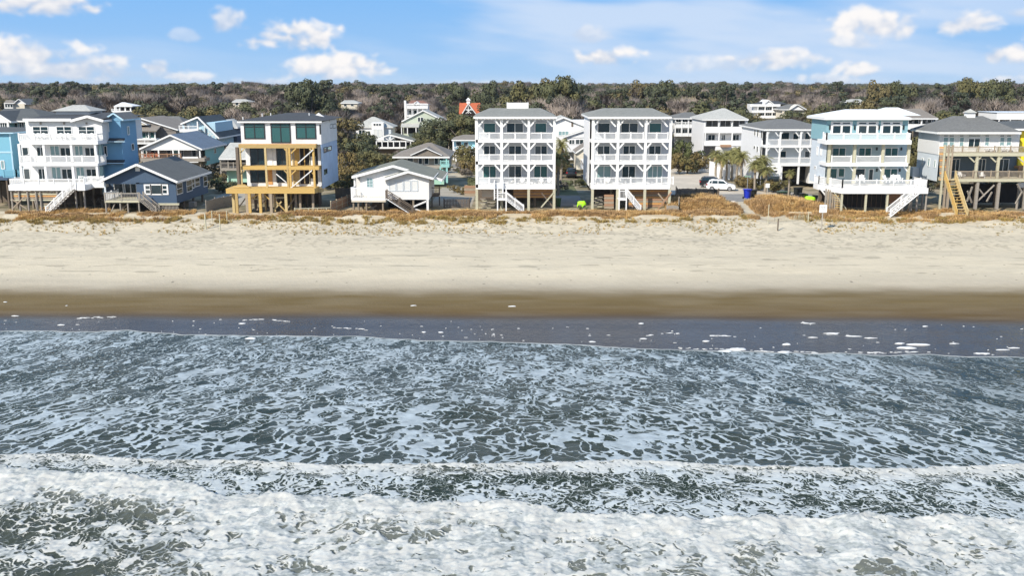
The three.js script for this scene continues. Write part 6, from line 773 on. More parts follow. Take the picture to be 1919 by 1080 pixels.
{
  const r = rng(2024), where = (px) => (px < 260 ? 'behind the large white house' : px < 460 ? 'behind the turquoise cottage' : px < 660 ? 'beside the unfinished house' : px < 880 ? 'behind the white cottage' : px < 1095 ? 'behind the left twin house' : px < 1265 ? 'behind the right twin house' : px < 1410 ? 'behind the pale-roofed white house' : px < 1530 ? 'behind the arched-porch house' : px < 1720 ? 'behind the pale teal house' : 'behind the grey-roofed house');
  const look = { oak: ['dark evergreen broadleaf tree', 'olive-green broadleaf tree', 'deep green broadleaf tree', 'bronze-green broadleaf tree'], pine: ['dark green pine', 'blackish green pine'], bare: ['bare grey winter tree', 'bare brown-grey winter tree', 'bare pale grey winter tree'], shrub: ['green shrub', 'olive shrub', 'bronze shrub', 'dark green shrub'] };
  const named = (kind, v, t, x, D, s, a, sy) => { const w = where(project(x, 8, D)[0]), l = look[kind][t % look[kind].length]; return plant(kind, v, t, x, D, s, a, `${l} ${w}`, `${l}s ${w}`, sy); };
  // trees that stand out against the sky, and the thickets beside the houses
  for (const [px, top, D, kind, v, t, s] of [[575, 151, 300, 'pine', 0, 1, 1], [560, 154, 310, 'pine', 1, 0, 1], [590, 153, 320, 'pine', 2, 1, 1], [618, 150, 300, 'pine', 1, 0, 1], [608, 152, 315, 'pine', 2, 1, 1], [1055, 146, 260, 'oak', 0, 0, 1], [1035, 149, 270, 'oak', 1, 2, 1], [1012, 152, 290, 'pine', 2, 0, 1], [1068, 150, 275, 'oak', 2, 2, 1], [985, 156, 280, 'oak', 2, 1, 1], [1245, 154, 330, 'oak', 0, 2, 1], [1262, 155, 320, 'oak', 1, 0, 1], [1293, 155, 350, 'pine', 0, 0, 1], [1395, 152, 380, 'pine', 2, 1, 1], [1565, 153, 350, 'pine', 1, 1, 1], [1645, 154, 330, 'oak', 2, 3, 1], [1760, 153, 330, 'pine', 0, 0, 1], [1805, 150, 300, 'oak', 0, 1, 1], [1840, 151, 295, 'oak', 1, 2, 1], [1825, 150, 310, 'pine', 2, 0, 1], [1865, 153, 300, 'oak', 2, 0, 1], [1160, 154, 320, 'oak', 1, 3, 1], [30, 157, 420, 'pine', 1, 1, 1], [125, 158, 450, 'pine', 0, 0, 1], [700, 158, 420, 'pine', 2, 0, 1], [770, 157, 400, 'pine', 0, 1, 1], [1046, 147, 262, 'oak', 2, 1, 1], [1025, 150, 280, 'oak', 0, 3, 1], [1078, 155, 285, 'oak', 1, 0, 1], [1185, 155, 330, 'bare', 0, 1, 1], [1200, 154, 335, 'oak', 2, 3, 1], [1220, 156, 340, 'bare', 1, 0, 1], [1250, 154, 340, 'oak', 2, 1, 1], [1659, 152, 330, 'oak', 1, 2, 1], [1672, 154, 335, 'oak', 0, 0, 1], [1815, 150, 305, 'oak', 2, 3, 1], [1852, 151, 300, 'oak', 0, 0, 1], [1300, 155, 345, 'oak', 1, 3, 1], [1355, 153, 370, 'pine', 1, 0, 1], [915, 155, 350, 'oak', 2, 2, 1], [1880, 157, 330, 'bare', 2, 0, 1], [583, 151, 290, 'oak', 0, 2, 1], [612, 150, 296, 'oak', 1, 2, 1], [850, 156, 380, 'oak', 0, 2, 1], [905, 156, 360, 'oak', 1, 0, 1]]) {
    const x = ray(px, 200, D)[0], H = ray(px, top, D)[1] - land(x, D), k = H / SIZE[kind][0], q = Math.min(k, kind === 'pine' ? 1.5 : 2.0); named(kind, v, t, x, D, Math.min(q, 1.45), r() * 6.28, k / Math.min(q, 1.45)); }
  for (const [px, top, D, kind, v, t] of [[648, 222, 190, 'oak', 0, 3], [660, 245, 182, 'oak', 1, 1], [672, 262, 178, 'oak', 2, 2], [648, 285, 160, 'shrub', 1, 2], [690, 283, 172, 'oak', 0, 1], [712, 280, 176, 'oak', 1, 3], [730, 288, 172, 'oak', 2, 0], [645, 320, 150, 'shrub', 2, 1], [662, 308, 155, 'shrub', 0, 2], [682, 248, 205, 'oak', 2, 0], [780, 262, 190, 'oak', 1, 2], [800, 235, 230, 'oak', 2, 0], [820, 222, 236, 'oak', 0, 2], [838, 216, 240, 'oak', 1, 3], [860, 214, 250, 'oak', 2, 1], [878, 222, 245, 'oak', 0, 0], [796, 250, 215, 'oak', 1, 1], [882, 268, 190, 'shrub', 0, 1], [868, 276, 200, 'shrub', 1, 1], [888, 285, 180, 'shrub', 2, 2], [1270, 258, 195, 'shrub', 0, 3], [1283, 264, 190, 'shrub', 1, 0], [1295, 262, 194, 'shrub', 2, 3], [1308, 284, 186, 'shrub', 0, 2], [1276, 286, 182, 'shrub', 1, 2], [1290, 288, 183, 'shrub', 2, 1], [1475, 208, 300, 'oak', 0, 0], [1500, 207, 290, 'oak', 1, 2], [1520, 204, 280, 'oak', 2, 1], [1707, 258, 165, 'oak', 0, 1], [1713, 285, 158, 'shrub', 1, 1], [1705, 310, 150, 'shrub', 0, 3], [1405, 205, 300, 'oak', 1, 3], [1390, 212, 290, 'oak', 2, 0], [1388, 328, 160, 'shrub', 0, 2], [1397, 330, 158, 'shrub', 1, 2], [1406, 331, 157, 'shrub', 2, 2], [1414, 334, 154, 'shrub', 0, 2], [1428, 335, 153, 'shrub', 1, 1], [1455, 333, 151, 'shrub', 2, 2], [1466, 334, 150, 'shrub', 0, 1], [404, 324, 152, 'shrub', 1, 2], [166, 358, 131.5, 'bare', 1, 1], [180, 360, 130.5, 'bare', 0, 1], [190, 366, 129.5, 'bare', 2, 1], [412, 328, 150, 'shrub', 2, 3], [30, 268, 150, 'bare', 0, 1], [26, 300, 142, 'shrub', 0, 3], [850, 345, 150, 'shrub', 0, 2], [866, 348, 147, 'shrub', 2, 2], [1055, 215, 235, 'oak', 2, 2], [1075, 222, 230, 'oak', 0, 2], [940, 195, 250, 'oak', 1, 0]]) {
    const x = ray(px, 250, D)[0], H = Math.max(0.9, ray(px, top, D)[1] - land(x, D)), k = H / SIZE[kind][0], sx = kind === 'bare' ? clamp(k, 0.25, 1.25) : clamp(k, 0.42, 1.25); named(kind, v, t, x, D, sx, r() * 6.28, k / sx); }
  // the wood: near trees one by one, the rest as one mass
  const far = {}, N = { n: 0 }, pick = (x, D) => { const n = fbm(x / 45 + 11, D / 60, 3), m = r(); return D > 1500 ? (m < 0.72 ? 'pine' : m < 0.85 ? 'bare' : 'oak') : D > 700 ? (m < 0.62 ? 'bare' : m < 0.84 ? 'oak' : 'pine') : n > 0.50 ? (m < 0.74 ? 'bare' : m < 0.92 ? 'oak' : 'pine') : n > 0.42 ? (m < 0.5 ? 'bare' : m < 0.92 ? 'oak' : 'pine') : m < 0.68 ? 'oak' : m < 0.82 ? 'pine' : 'bare'; };
  for (let D = 176; D < 3300;) {
    const sp = D < 420 ? 6.6 : D < 800 ? 8.6 : D < 1600 ? 14 : 24, half = D * 0.60 + 14;
    for (let x = -half; x < half; x += sp) {
      const X = x + (r() - 0.5) * sp * 0.9, DD = D + (r() - 0.5) * sp * 0.9, kind = pick(X, DD), v = Math.floor(r() * 3), t = Math.floor(r() * 4), a = r() * 6.28; let s = (kind === 'pine' ? 0.85 : 1.3) * (0.65 + 0.65 * r()) * (DD > 800 ? 1.4 : DD > 420 ? 1.2 : 1), sy = 1;
      if (kind === 'pine' && DD > 800) { sy = 0.72 + 0.1 * r(); } else if (DD > 800) sy = 0.9 + 0.3 * r();
      if (DD < 230 && kind !== 'shrub') s *= 0.8; const top = project(X, land(X, DD) + SIZE[kind][0] * s * sy, DD)[1]; const lim = 161 - 9 * sstep(0.45, 0.75, fbm((X / DD) * 26 + 40, DD / 400, 3)) - 4.5 * Math.pow(r(), 3); if (top < lim) { const want = ray(960, lim + 3.5 * r(), DD)[1] - land(X, DD); sy *= clamp(want / (SIZE[kind][0] * s * sy), 0.4, 1); }
      let ok = clear(kind, X, DD, s, sy); if (!ok) { s *= 0.62; ok = clear(kind, X, DD, s, sy); } if (!ok) { s *= 0.6; ok = DD < 420 && clear(kind, X, DD, s, sy); } if (!ok) continue;
      if (DD < 292 && N.n < 285) { named(kind, v, t, X, DD, s, a, sy); N.n++; } else (far[`${kind}|${v}`] ??= []).push([X, land(X, DD) - 0.05, -DD, s, a, t, sy]);
    }
    D += sp * 0.92;
  }
  const wood = thing('distant_wood'); tag(wood, 'distant mixed wood of pines, evergreens and bare trees reaching the horizon', null, null, 'stuff');
  const q = new THREE.Quaternion(), mm = new THREE.Matrix4(), c = new THREE.Color();
  for (const [key, list] of Object.entries(far)) {
    const [kind, v] = key.split('|'), T0 = TREES[kind], white = T0.white ??= mat(`${kind}FarCrown`, [1, 1, 1], leafOpt), inst = [['trunks', new THREE.InstancedMesh(T0.geo[v][0], kind === 'bare' ? (v === '2' ? M.barkPale : M.barkGrey) : M.barkDark, list.length)], ['crowns', new THREE.InstancedMesh(T0.geo[v][1], white, list.length)]];
    for (const [n, o] of inst) { o.name = n; o.castShadow = o.receiveShadow = true; o.userData.kind = 'stuff'; list.forEach(([x, y, z, s, a, t, sy], i) => { o.setMatrixAt(i, mm.compose(V3(x, y, z), q.setFromAxisAngle(V3(0, 1, 0), a), V3(s, s * sy, s))); if (n === 'crowns') { const k = T0.crown[t % T0.crown.length].color, j = 0.8 + 0.4 * NT[hash(i, t)]; o.setColorAt(i, c.setRGB(k.r * j, k.g * j, k.b * j)); } }); wood.add(o); }
  }
  console.log('near trees', N.n, 'far', Object.values(far).reduce((s, l) => s + l.length, 0));
}
{ // wood floor scrub, so that no bare ground shows between the trunks
  const r = rng(88), list = []; for (let i = 0; i < 5200; i++) { const D = 150 + 420 * Math.pow(r(), 1.4), x = (r() - 0.5) * (D * 1.2 + 20), s = 0.4 + 0.6 * r(); if ((D > 193 && D < 209) || !clear('shrub', x, D, s)) continue; if (D < 176 && r() < 0.7) continue; const k = 0.7 + 0.6 * r(), t = r(); list.push([x, land(x, D) - 0.1, -D, s, r() * 6.28, t < 0.4 ? [0.07 * k, 0.075 * k, 0.028 * k] : t < 0.7 ? [0.13 * k, 0.10 * k, 0.045 * k] : [0.15 * k, 0.125 * k, 0.095 * k], 0.8]); }
  scatter('undergrowth', 'low scrub and undergrowth between the trees and houses', TREES.shrub.geo[0][1], mat('scrub', [1, 1, 1], leafOpt), list);
}
// ---------------------------------------------------------------- palms
const palmGeo = (seed, H, n, L) => {
  const r = rng(seed), trunk = [], fr = [], dead = []; let p = V3(0, -0.3, 0); for (let i = 0; i < 6; i++) { const q = V3((r() - 0.5) * 0.12, -0.3 + (H + 0.3) * (i + 1) / 6, (r() - 0.5) * 0.12); trunk.push([p, q, 0.20 - i * 0.004, 0.19 - i * 0.006]); p = q; }
  const frond = (out, a, el, len) => { let q = V3(0, H, 0), d = V3(Math.cos(a) * Math.cos(el), Math.sin(el), Math.sin(a) * Math.cos(el)); const side = V3(-Math.sin(a), 0, Math.cos(a)), st = 5; for (let i = 0; i < st; i++) { const b = q.clone().addScaledVector(d, len / st), w = len * 0.30 * Math.sin(Math.PI * (0.18 + 0.8 * (i + 0.5) / st)); for (const s of [-1, 1]) for (let k = 0; k < 3; k++) { const m = q.clone().lerp(b, k / 3), e = m.clone().addScaledVector(side, s * w).addScaledVector(d, w * 0.6).add(V3(0, -w * 0.35, 0)); out.push(m, q.clone().lerp(b, (k + 0.8) / 3), e); } q = b; d.y -= 0.42; d.normalize(); } };
  for (let i = 0; i < n; i++) frond(fr, i * 2.4 + r(), 1.25 - 1.5 * (i / n), L * (0.8 + 0.4 * r())); for (let i = 0; i < n * 0.5; i++) frond(dead, i * 2.1 + r(), -0.5 - 0.5 * r(), L * 0.75); return [join(tubes(trunk)), tris(fr), tris(dead)];
};
mat('palmGreen', [0.19, 0.18, 0.055], leafOpt); mat('palmDead', [0.46, 0.36, 0.18], leafOpt); mat('palmTrunk', [0.36, 0.31, 0.25], wd);
{
  const protos = [palmGeo(5, 4.2, 26, 1.75), palmGeo(6, 3.2, 24, 1.6), palmGeo(8, 4.8, 14, 1.6)], made = [];
  const palm = (v, px, top, D, a, label, group) => { const x = ray(px, 300, D)[0], [, t, d] = protos[v], H = ray(px, top, D)[1] - land(x, D), s = H / ([4.2, 3.2, 4.8][v] + 0.7); let o = made[v]; if (o) { o = o.clone(); o.name = numbered('palm_tree'); } else { o = made[v] = new THREE.Group(); o.name = numbered('palm_tree'); for (const [n, g, m] of [['trunk', protos[v][0], 'palmTrunk'], ['fronds', t, 'palmGreen'], ['dead_fronds', d, 'palmDead']]) { const q = new THREE.Mesh(boxUV(g), M[m]); q.name = n; q.castShadow = true; o.add(q); } } const w = clamp(s, 0.8, 1.15); o.position.set(x, land(x, D), -D); o.scale.set(w, s, w); o.rotation.y = a; scene.add(o); tag(o, label, 'palm tree', group); };
  const g1 = 'palms in front of the white fence', l1 = 'palm tree in the cluster before the white fence by the parked cars'; [[1342, 281, 168], [1352, 290, 166], [1362, 283, 169], [1372, 280, 171], [1382, 286, 164], [1390, 283, 161]].forEach(([px, top, D], i) => palm(i % 2, px, top, D, i * 1.3, l1, g1));
  palm(0, 1381, 275, 178, 0.4, l1, g1);
  const g2 = 'palms beside the arched-porch house', l2 = 'palm tree in the small group beside the arched porches'; [[1416, 301, 152], [1424, 293, 154], [1430, 292, 155]].forEach(([px, top, D], i) => palm(i % 2, px, top, D, i * 1.7 + 1, l2, g2));
  palm(1, 1437, 310, 150.5, 2.1, 'short round-headed palm next to the white board', 'single palms'); delete scene.children[scene.children.length - 1].userData.group;
  palm(2, 1481, 318, 141.5, 0.6, 'young pale-trunked palm standing alone by the black bins'); palm(0, 1046, 288, 146, 1.1, 'palm tree right of the left twin house, lower and nearer of two'); palm(1, 1052, 260, 170, 0.3, 'palm tree right of the left twin house, farther and taller of two');
  // spiky yucca
  const yr = rng(3), yp = []; for (let i = 0; i < 70; i++) { const a = yr() * 6.28, e = 0.15 + 1.3 * yr(), L = 0.7 + 0.5 * yr(), d = V3(Math.cos(a) * Math.cos(e), Math.sin(e), Math.sin(a) * Math.cos(e)), s = V3(-Math.sin(a), 0, Math.cos(a)).multiplyScalar(0.05); yp.push(s.clone(), s.clone().negate(), d.clone().multiplyScalar(L)); }
  const yg = tris(yp), yucca = [[1087, 391, 128, 0.95, 'larger spiky yucca left of the right twin house'], [1098, 392, 127.4, 0.8, 'smaller spiky yucca against the right twin house']]; for (const [px, py, D, s, l] of yucca) { const x = ray(px, py, D)[0], o = new THREE.Mesh(boxUV(yg.clone()), mat('yucca' + px, [0.20, 0.22, 0.10], leafOpt)); o.name = numbered('yucca'); o.position.set(x, land(x, D), -D); o.scale.setScalar(s); o.castShadow = true; scene.add(o); tag(o, l, 'plant'); }
}
// ---------------------------------------------------------------- cars
function car(label, body, px, py, D, turn, L = 4.75) {
  const x = ray(px, py, D)[0], t = thing('parked_car', label, 'car', [x, land(x, D) + 0.03, -D]); t.rotation.y = turn; const W = 0.92;
  const prof = [[-2.3, 0.42], [-2.36, 0.75], [-2.3, 1.08], [-2.05, 1.18], [-1.92, 1.55], [-1.55, 1.70], [0.1, 1.70], [0.42, 1.62], [1.12, 1.12], [2.02, 0.98], [2.3, 0.82], [2.36, 0.5], [2.25, 0.34], [1.83, 0.32], [1.78, 0.55], [1.6, 0.73], [1.36, 0.75], [1.12, 0.6], [1.05, 0.32], [-1.05, 0.32], [-1.12, 0.6], [-1.36, 0.75], [-1.62, 0.73], [-1.8, 0.55], [-1.85, 0.34]], k = L / 4.72;
  const s = new THREE.Shape(prof.map(([a, b]) => new THREE.Vector2(a * k, b))), g = new THREE.ExtrudeGeometry(s, { depth: 2 * W - 0.24, bevelEnabled: true, bevelSize: 0.06, bevelThickness: 0.12, bevelSegments: 3 }); g.translate(0, 0, -W + 0.12); { const p = g.attributes.position; for (let i = 0; i < p.count; i++) { const y = p.getY(i); if (y > 1.1) p.setZ(i, p.getZ(i) * (1 - (y - 1.1) * 0.26)); } g.computeVertexNormals(); }
  mk('body', g, body, t);
  for (const sd of [-1, 1]) { const z = (y) => sd * (W + 0.012) * (1 - Math.max(0, y - 1.1) * 0.255), pane = (pts) => { const c = pts.map(([a, b]) => V3(a * k, b, z(b))); const tri = []; for (let i = 1; i < c.length - 1; i++) tri.push(...(sd > 0 ? [c[0], c[i], c[i + 1]] : [c[0], c[i + 1], c[i]])); return tris(tri); }; mk('side_window', pane([[-0.45, 1.16], [0.92, 1.16], [0.36, 1.56], [-0.45, 1.6]]), 'glass', t); mk('side_window', pane([[-1.45, 1.16], [-0.55, 1.16], [-0.55, 1.6], [-1.4, 1.6]]), 'glass', t); mk('side_window', pane([[-1.92, 1.2], [-1.55, 1.17], [-1.5, 1.58], [-1.82, 1.5]]), 'glass', t); mk('mirror', bx(0.82 * k, 1.13, sd * (W + 0.01), 1.0 * k, 1.27, sd * (W + 0.2)), body, t); for (const dx of [-1.0, 0.0]) mk('door_handle', bx(dx * k, 1.0, sd * (W + 0.005), dx * k + 0.2, 1.035, sd * (W + 0.04)), 'steel', t);
    mk('headlight', bx(2.12 * k, 0.74, sd * 0.55, 2.33 * k, 0.9, sd * 0.88), 'lampClear', t); mk('tail_light', bx(-2.4 * k, 0.85, sd * 0.68, -2.2 * k, 1.1, sd * 0.93), 'lampRed', t);
    for (const wx of [-1.45, 1.42]) { const ty = new THREE.CylinderGeometry(0.36, 0.36, 0.24, 20); ty.rotateX(Math.PI / 2); ty.translate(wx * k, 0.36, sd * (W - 0.11)); const w = mk('wheel', ty, 'tyre', t), rm = new THREE.CylinderGeometry(0.235, 0.235, 0.03, 14); rm.rotateX(Math.PI / 2); rm.translate(wx * k, 0.36, sd * (W + 0.02)); mk('rim', rm, 'rim', w); } }
  const quad = (a, b, c, d) => tris([a, b, c, a, c, d]); mk('windscreen', quad(V3(1.1 * k, 1.14, W * 0.9), V3(1.1 * k, 1.14, -W * 0.9), V3(0.46 * k, 1.61, -W * 0.76), V3(0.46 * k, 1.61, W * 0.76)).translate(0.05, 0.05, 0), 'glass', t); mk('rear_window', quad(V3(-2.06 * k, 1.22, -W * 0.85), V3(-2.06 * k, 1.22, W * 0.85), V3(-1.93 * k, 1.53, W * 0.75), V3(-1.93 * k, 1.53, -W * 0.75)).translate(-0.075, 0.02, 0), 'glass', t);
  mk('grille', bx(2.3 * k, 0.6, -0.42, 2.425 * k, 0.86, 0.42), 'blackFrame', t); mk('bumper', bx(2.25 * k, 0.36, -0.8, 2.43 * k, 0.52, 0.8), 'blackFrame', t); mk('roof_rail', [-1, 1].map((q) => bx(-1.4 * k, 1.72, q * 0.68 - 0.02, 0 * k, 1.78, q * 0.68 + 0.02)), 'steel', t); return t;
}
car('white parked sport utility vehicle nearer the beach', 'carWhite', 1351, 340, 153.5, -0.22, 4.5); car('black parked sport utility vehicle half hidden behind the white one', 'carBlack', 1337, 331, 158.4, -0.15, 4.5);
{ const t = car('dark car parked beside the cream garage between the twin houses', 'carBlack', 1071, 306, 176, 1.5, 4.5); }
// ---------------------------------------------------------------- bins, boxes, boards, signs
function wheelie(label, group, px, D, m, turn = 0, s = 1) {
  const x = ray(px, 370, D)[0], t = thing('wheeled_bin', label, 'bin', [x, land(x, D) + 0.05, -D], group); t.rotation.y = turn; t.scale.setScalar(s);
  const b = new THREE.CylinderGeometry(0.44, 0.34, 0.92, 4, 1); b.rotateY(Math.PI / 4); b.translate(0, 0.58, 0); mk('body', b, m, t); mk('lid', [bx(-0.36, 1.04, -0.40, 0.36, 1.10, 0.38), bx(-0.30, 1.09, -0.32, 0.30, 1.13, 0.30)], m, t); mk('handle', bar(V3(-0.3, 1.0, -0.46), V3(0.3, 1.0, -0.46), 0.05), m, t); for (const q of [-1, 1]) { const w = new THREE.CylinderGeometry(0.13, 0.13, 0.06, 14); w.rotateZ(Math.PI / 2); w.translate(q * 0.3, 0.13, -0.3); mk('wheel', w, 'tyre', t); } return t;
}
wheelie('bright blue wheeled bin at the end of the sandy road', null, 1399.5, 138.5, 'binBlue', 0.4, 1.28); wheelie('dark wheeled bin right behind the bright blue one', null, 1411, 140, 'binBlack', 0.2, 1.2);
wheelie('black wheeled bin left of the young palm, behind the low dumpster', null, 1474, 146, 'binBlack', 0.1, 1.1); wheelie('black wheeled bin right of the young palm, left of a pair', 'black bins by the palm', 1490.5, 146, 'binBlack', -0.1, 1.1); wheelie('black wheeled bin right of the young palm, right of a pair', null, 1497, 146.3, 'binBlack', 0.1, 1.1); delete scene.children[scene.children.length - 2].userData.group;
wheelie('black wheeled bin left of the lime green one below the teal house', null, 1502.5, 136.5, 'binBlack', 0.3, 1.05); wheelie('dark wheeled bin between the black and the lime green ones', null, 1508, 137.5, 'darkGreen', 0.2, 0.95); wheelie('dark wheeled bin right of the lime green one below the teal house', null, 1527, 137, 'binBlack', 0.2, 0.9);
function limeCover(label, px, D, w, h) { const x = ray(px, 370, D)[0], t = thing('covered_cart', label, 'covered cart', [x, land(x, D), -D]), g = new THREE.SphereGeometry(1, 20, 12, 0, 6.2832, 0, 1.75), p = g.attributes.position; for (let i = 0; i < p.count; i++) { const a = p.getX(i), y = p.getY(i), z = p.getZ(i), b = (v) => Math.sign(v) * Math.pow(Math.abs(v), 0.55); p.setXYZ(i, b(a) * w * (1 + 0.06 * Math.sin(y * 9 + a * 5)), Math.max(0.1, (0.15 + 0.85 * Math.max(0, b(y))) * h * (0.86 + 0.2 * fbm(a * 2 + px, z * 2, 2))), b(z) * w * 0.75 * (1 + 0.05 * Math.sin(a * 8))); } g.computeVertexNormals(); mk('cover', g, 'lime', t); for (const s of [-1, 1]) { const wg = new THREE.CylinderGeometry(0.2, 0.2, 0.12, 16); wg.rotateX(Math.PI / 2); wg.translate(s * w * 0.6, 0.2, w * 0.72); mk('wheel', wg, 'tyre', t); } }
limeCover('lime green covered cart beside the dark bins below the teal house', 1517, 136.2, 0.75, 1.0); limeCover('lime green covered cart left of the right twin house', 1090, 131.5, 0.62, 0.95);
wheelie('dark green wheeled bin at the corner of the left twin house', null, 1045.5, 132, 'darkGreen', 0.2, 1.15);
{ const D = 142.5, x = ray(1468, 360, D)[0], t = thing('dumpster', 'low black open container in the shade left of the young palm', 'container', [x, land(x, D), -D]); const g = prism([[-0.8, 0], [0.8, 0], [0.9, 1.0], [-0.9, 1.0]], 0.5, -0.5); mk('body', g, 'binBlack', t); mk('lid', bx(-0.95, 1.0, -0.55, 0.95, 1.06, 0.55), 'darkGreen', t); mk('handle', bar(V3(-0.4, 0.7, 0.54), V3(0.4, 0.7, 0.54), 0.05), 'woodGrey', t); }
{ const D = 187, x = ray(1299.5, 296, D)[0], t = thing('utility_box', 'pale green utility box at the roadside by the shrubs', 'utility box', [x, land(x, D), -D]); mk('base', bx(-0.6, 0, -0.5, 0.6, 0.12, 0.5), 'concrete', t); mk('cabinet', bx(-0.5, 0.12, -0.42, 0.5, 1.2, 0.42), 'boxGreen', t); mk('lid', slab(V3(-0.54, 1.22, 0.46), V3(0.54, 1.22, 0.46), V3(0.54, 1.34, -0.46), V3(-0.54, 1.34, -0.46), 0.08), 'boxGreen', t); }
function canvasTex(w, h, draw) { const c = document.createElement('canvas'); c.width = w; c.height = h; draw(c.getContext('2d')); const t = new THREE.CanvasTexture(c); t.colorSpace = THREE.SRGBColorSpace; return t; }
function face(x0, y0, x1, y1, z, m) { const g = new THREE.PlaneGeometry(x1 - x0, y1 - y0); g.translate((x0 + x1) / 2, (y0 + y1) / 2, z); return g; }
function sign(name, label, px, top, bottom, D, w, draw, o = {}) {
  const [x, yt] = ray(px, top, D), yb = ray(px, bottom, D)[1], gy = land(x, D), t = thing(name, label, 'sign', [x, gy, -D]); const a = yb - gy, b = yt - gy;
  mk('panel', bx(-w / 2, a, 0.06, w / 2, b, 0.1), 'white', t); for (const q of o.posts ?? [0]) mk('post', bx(q - 0.06, -0.4, -0.06, q + 0.06, b - 0.05, 0.058), 'signPost', t);
  if (draw) { const f = new THREE.Mesh(new THREE.PlaneGeometry(w - 0.06, b - a - 0.06), new THREE.MeshStandardMaterial({ map: canvasTex(256, Math.round(256 * (b - a) / w), draw), roughness: 0.6 })); f.position.set(0, (a + b) / 2, 0.106); f.name = 'print'; t.add(f); } return t;
}
// notices too far off to read: rows of dark marks stand in their places
const rows = (n, col, big) => (c) => { const W = c.canvas.width, H = c.canvas.height; c.fillStyle = '#f4f4f0'; c.fillRect(0, 0, W, H); c.fillStyle = col; for (let i = 0; i < n; i++) { let x = W * 0.12; const y = H * (0.14 + 0.76 * i / n), h = H * 0.42 / n * (i === 0 && big ? 1.4 : 1); while (x < W * 0.86) { const l = W * (0.05 + 0.09 * NT[hash(i, x | 0)]); c.fillRect(x, y, Math.min(l, W * 0.88 - x), h); x += l + W * 0.03; } } };
sign('notice_sign', 'white notice board on a tall post in the sand right of the gap', 1542, 384, 398.5, 115.2, 0.88, rows(4, '#8a8c94', true)); sign('notice_sign', 'small blank white notice on a post beside the sandy footpath', 1373, 377, 386.5, 134, 0.58, rows(3, '#c9c9c4'));
sign('notice_sign', 'pair of white notices by the driveway above the golden dune', 1438, 344, 352, 146.5, 0.62, rows(3, '#d0d0cc')); 
sign('name_board', 'wide white board with two rows of dark marks beside the arched porches', 1450, 311, 330.5, 151.5, 2.1, (c) => { const W = c.canvas.width, H = c.canvas.height; c.fillStyle = '#f5f5f2'; c.fillRect(0, 0, W, H); c.fillStyle = '#24262a'; c.fillRect(W * 0.45, H * 0.10, W * 0.2, H * 0.2); c.fillRect(W * 0.7, H * 0.12, W * 0.05, H * 0.16); c.fillRect(W * 0.3, H * 0.45, W * 0.2, H * 0.18); c.fillRect(W * 0.53, H * 0.44, W * 0.24, H * 0.18); c.fillStyle = '#a8a8a8'; c.fillRect(W * 0.1, H * 0.78, W * 0.8, H * 0.06); }, { posts: [-0.95, 0.95] });
// tall beach sign leaning dark against the sand, and the posts by the gap
function postThing(name, label, cat, px, py, top, m, r = 0.06, lev) { const D = onLevel(px, py, lev ?? 3.1)[1], x = ray(px, py, D)[0], gy = land(x, D), H = ray(px, top, D)[1] - gy; const o = mk(name, [tube(V3(0, -0.3, 0), V3(0, H, 0), r, r * 0.9, 8), tube(V3(0, H, 0), V3(0, H + 0.05, 0), r, r * 0.4, 8)], m); o.position.set(x, gy, -D); return tag(o, label, cat); }
postThing('fence_post', 'weathered post with a wrap of rope left of two at the dune edge', 'post', 386, 423, 402, 'woodPale', 0.1); postThing('fence_post', 'bare thin post right of two at the dune edge by the yellow piles', 'post', 413, 425, 402, 'woodPale', 0.07); postThing('fence_post', 'small weathered post behind the other two at the dune edge', 'post', 398, 409, 396, 'woodPale', 0.06, 3.6); postThing('fence_post', 'short post by the dune grass left of the yellow piles', 'post', 426, 408, 396, 'woodPale', 0.06, 3.6);
postThing('fence_post', 'dark leaning stub post left of the sandy gap', 'post', 1457, 428, 411, 'woodDark', 0.09); postThing('fence_post', 'thin stake right of the sandy gap', 'post', 1514, 414, 398, 'woodPale', 0.05, 3.4); postThing('fence_post', 'thin pale stake in the golden dune left of the gap', 'post', 1439, 412, 384, 'woodPale', 0.05, 3.6);
// fences made of boards
function fence(label, pts, h, m, o = {}) { // pts: [x, D] corners
  const t = thing('fence', label, 'fence', [pts[0][0], 0, -pts[0][1]]); let k = 0; const r = rng(label.length * 7); for (let s = 0; s < pts.length - 1; s++) { const [ax, aD] = pts[s], [bx2, bD] = pts[s + 1], L = Math.hypot(bx2 - ax, bD - aD), n = Math.round(L / (o.step ?? 0.2)), ang = Math.atan2(-(bD - aD), bx2 - ax); for (let i = 0; i < n; i++) { const f = (i + 0.5) / n, x = lerp(ax, bx2, f), D = lerp(aD, bD, f), g = new THREE.BoxGeometry((o.step ?? 0.2) * (o.fill ?? 0.9), h * (0.94 + 0.1 * r()), 0.03); g.rotateY(-ang); g.translate(x - pts[0][0], land(x, D) + h / 2 - 0.05, -D + pts[0][1]); mk('board', g, m, t); k++; }
    const rail = []; for (const hh of o.rails ?? [0.35, 0.8]) rail.push(bar(V3(ax - pts[0][0], land(ax, aD) + h * hh, -aD + pts[0][1] - 0.05), V3(bx2 - pts[0][0], land(bx2, bD) + h * hh, -bD + pts[0][1] - 0.05), 0.08, 0.05)); mk('rail', rail, o.railMat ?? m, t); const np = Math.max(1, Math.round(L / 2.4)); for (let i = 0; i <= np; i++) { const x = lerp(ax, bx2, i / np), D = lerp(aD, bD, i / np); mk('post', bx(x - pts[0][0] - 0.06, land(x, D) - 0.3, -D + pts[0][1] - 0.18, x - pts[0][0] + 0.06, land(x, D) + h + 0.08, -D + pts[0][1] - 0.06), o.railMat ?? m, t); } } }
const at = (px, D) => [ray(px, 380, D)[0], D];
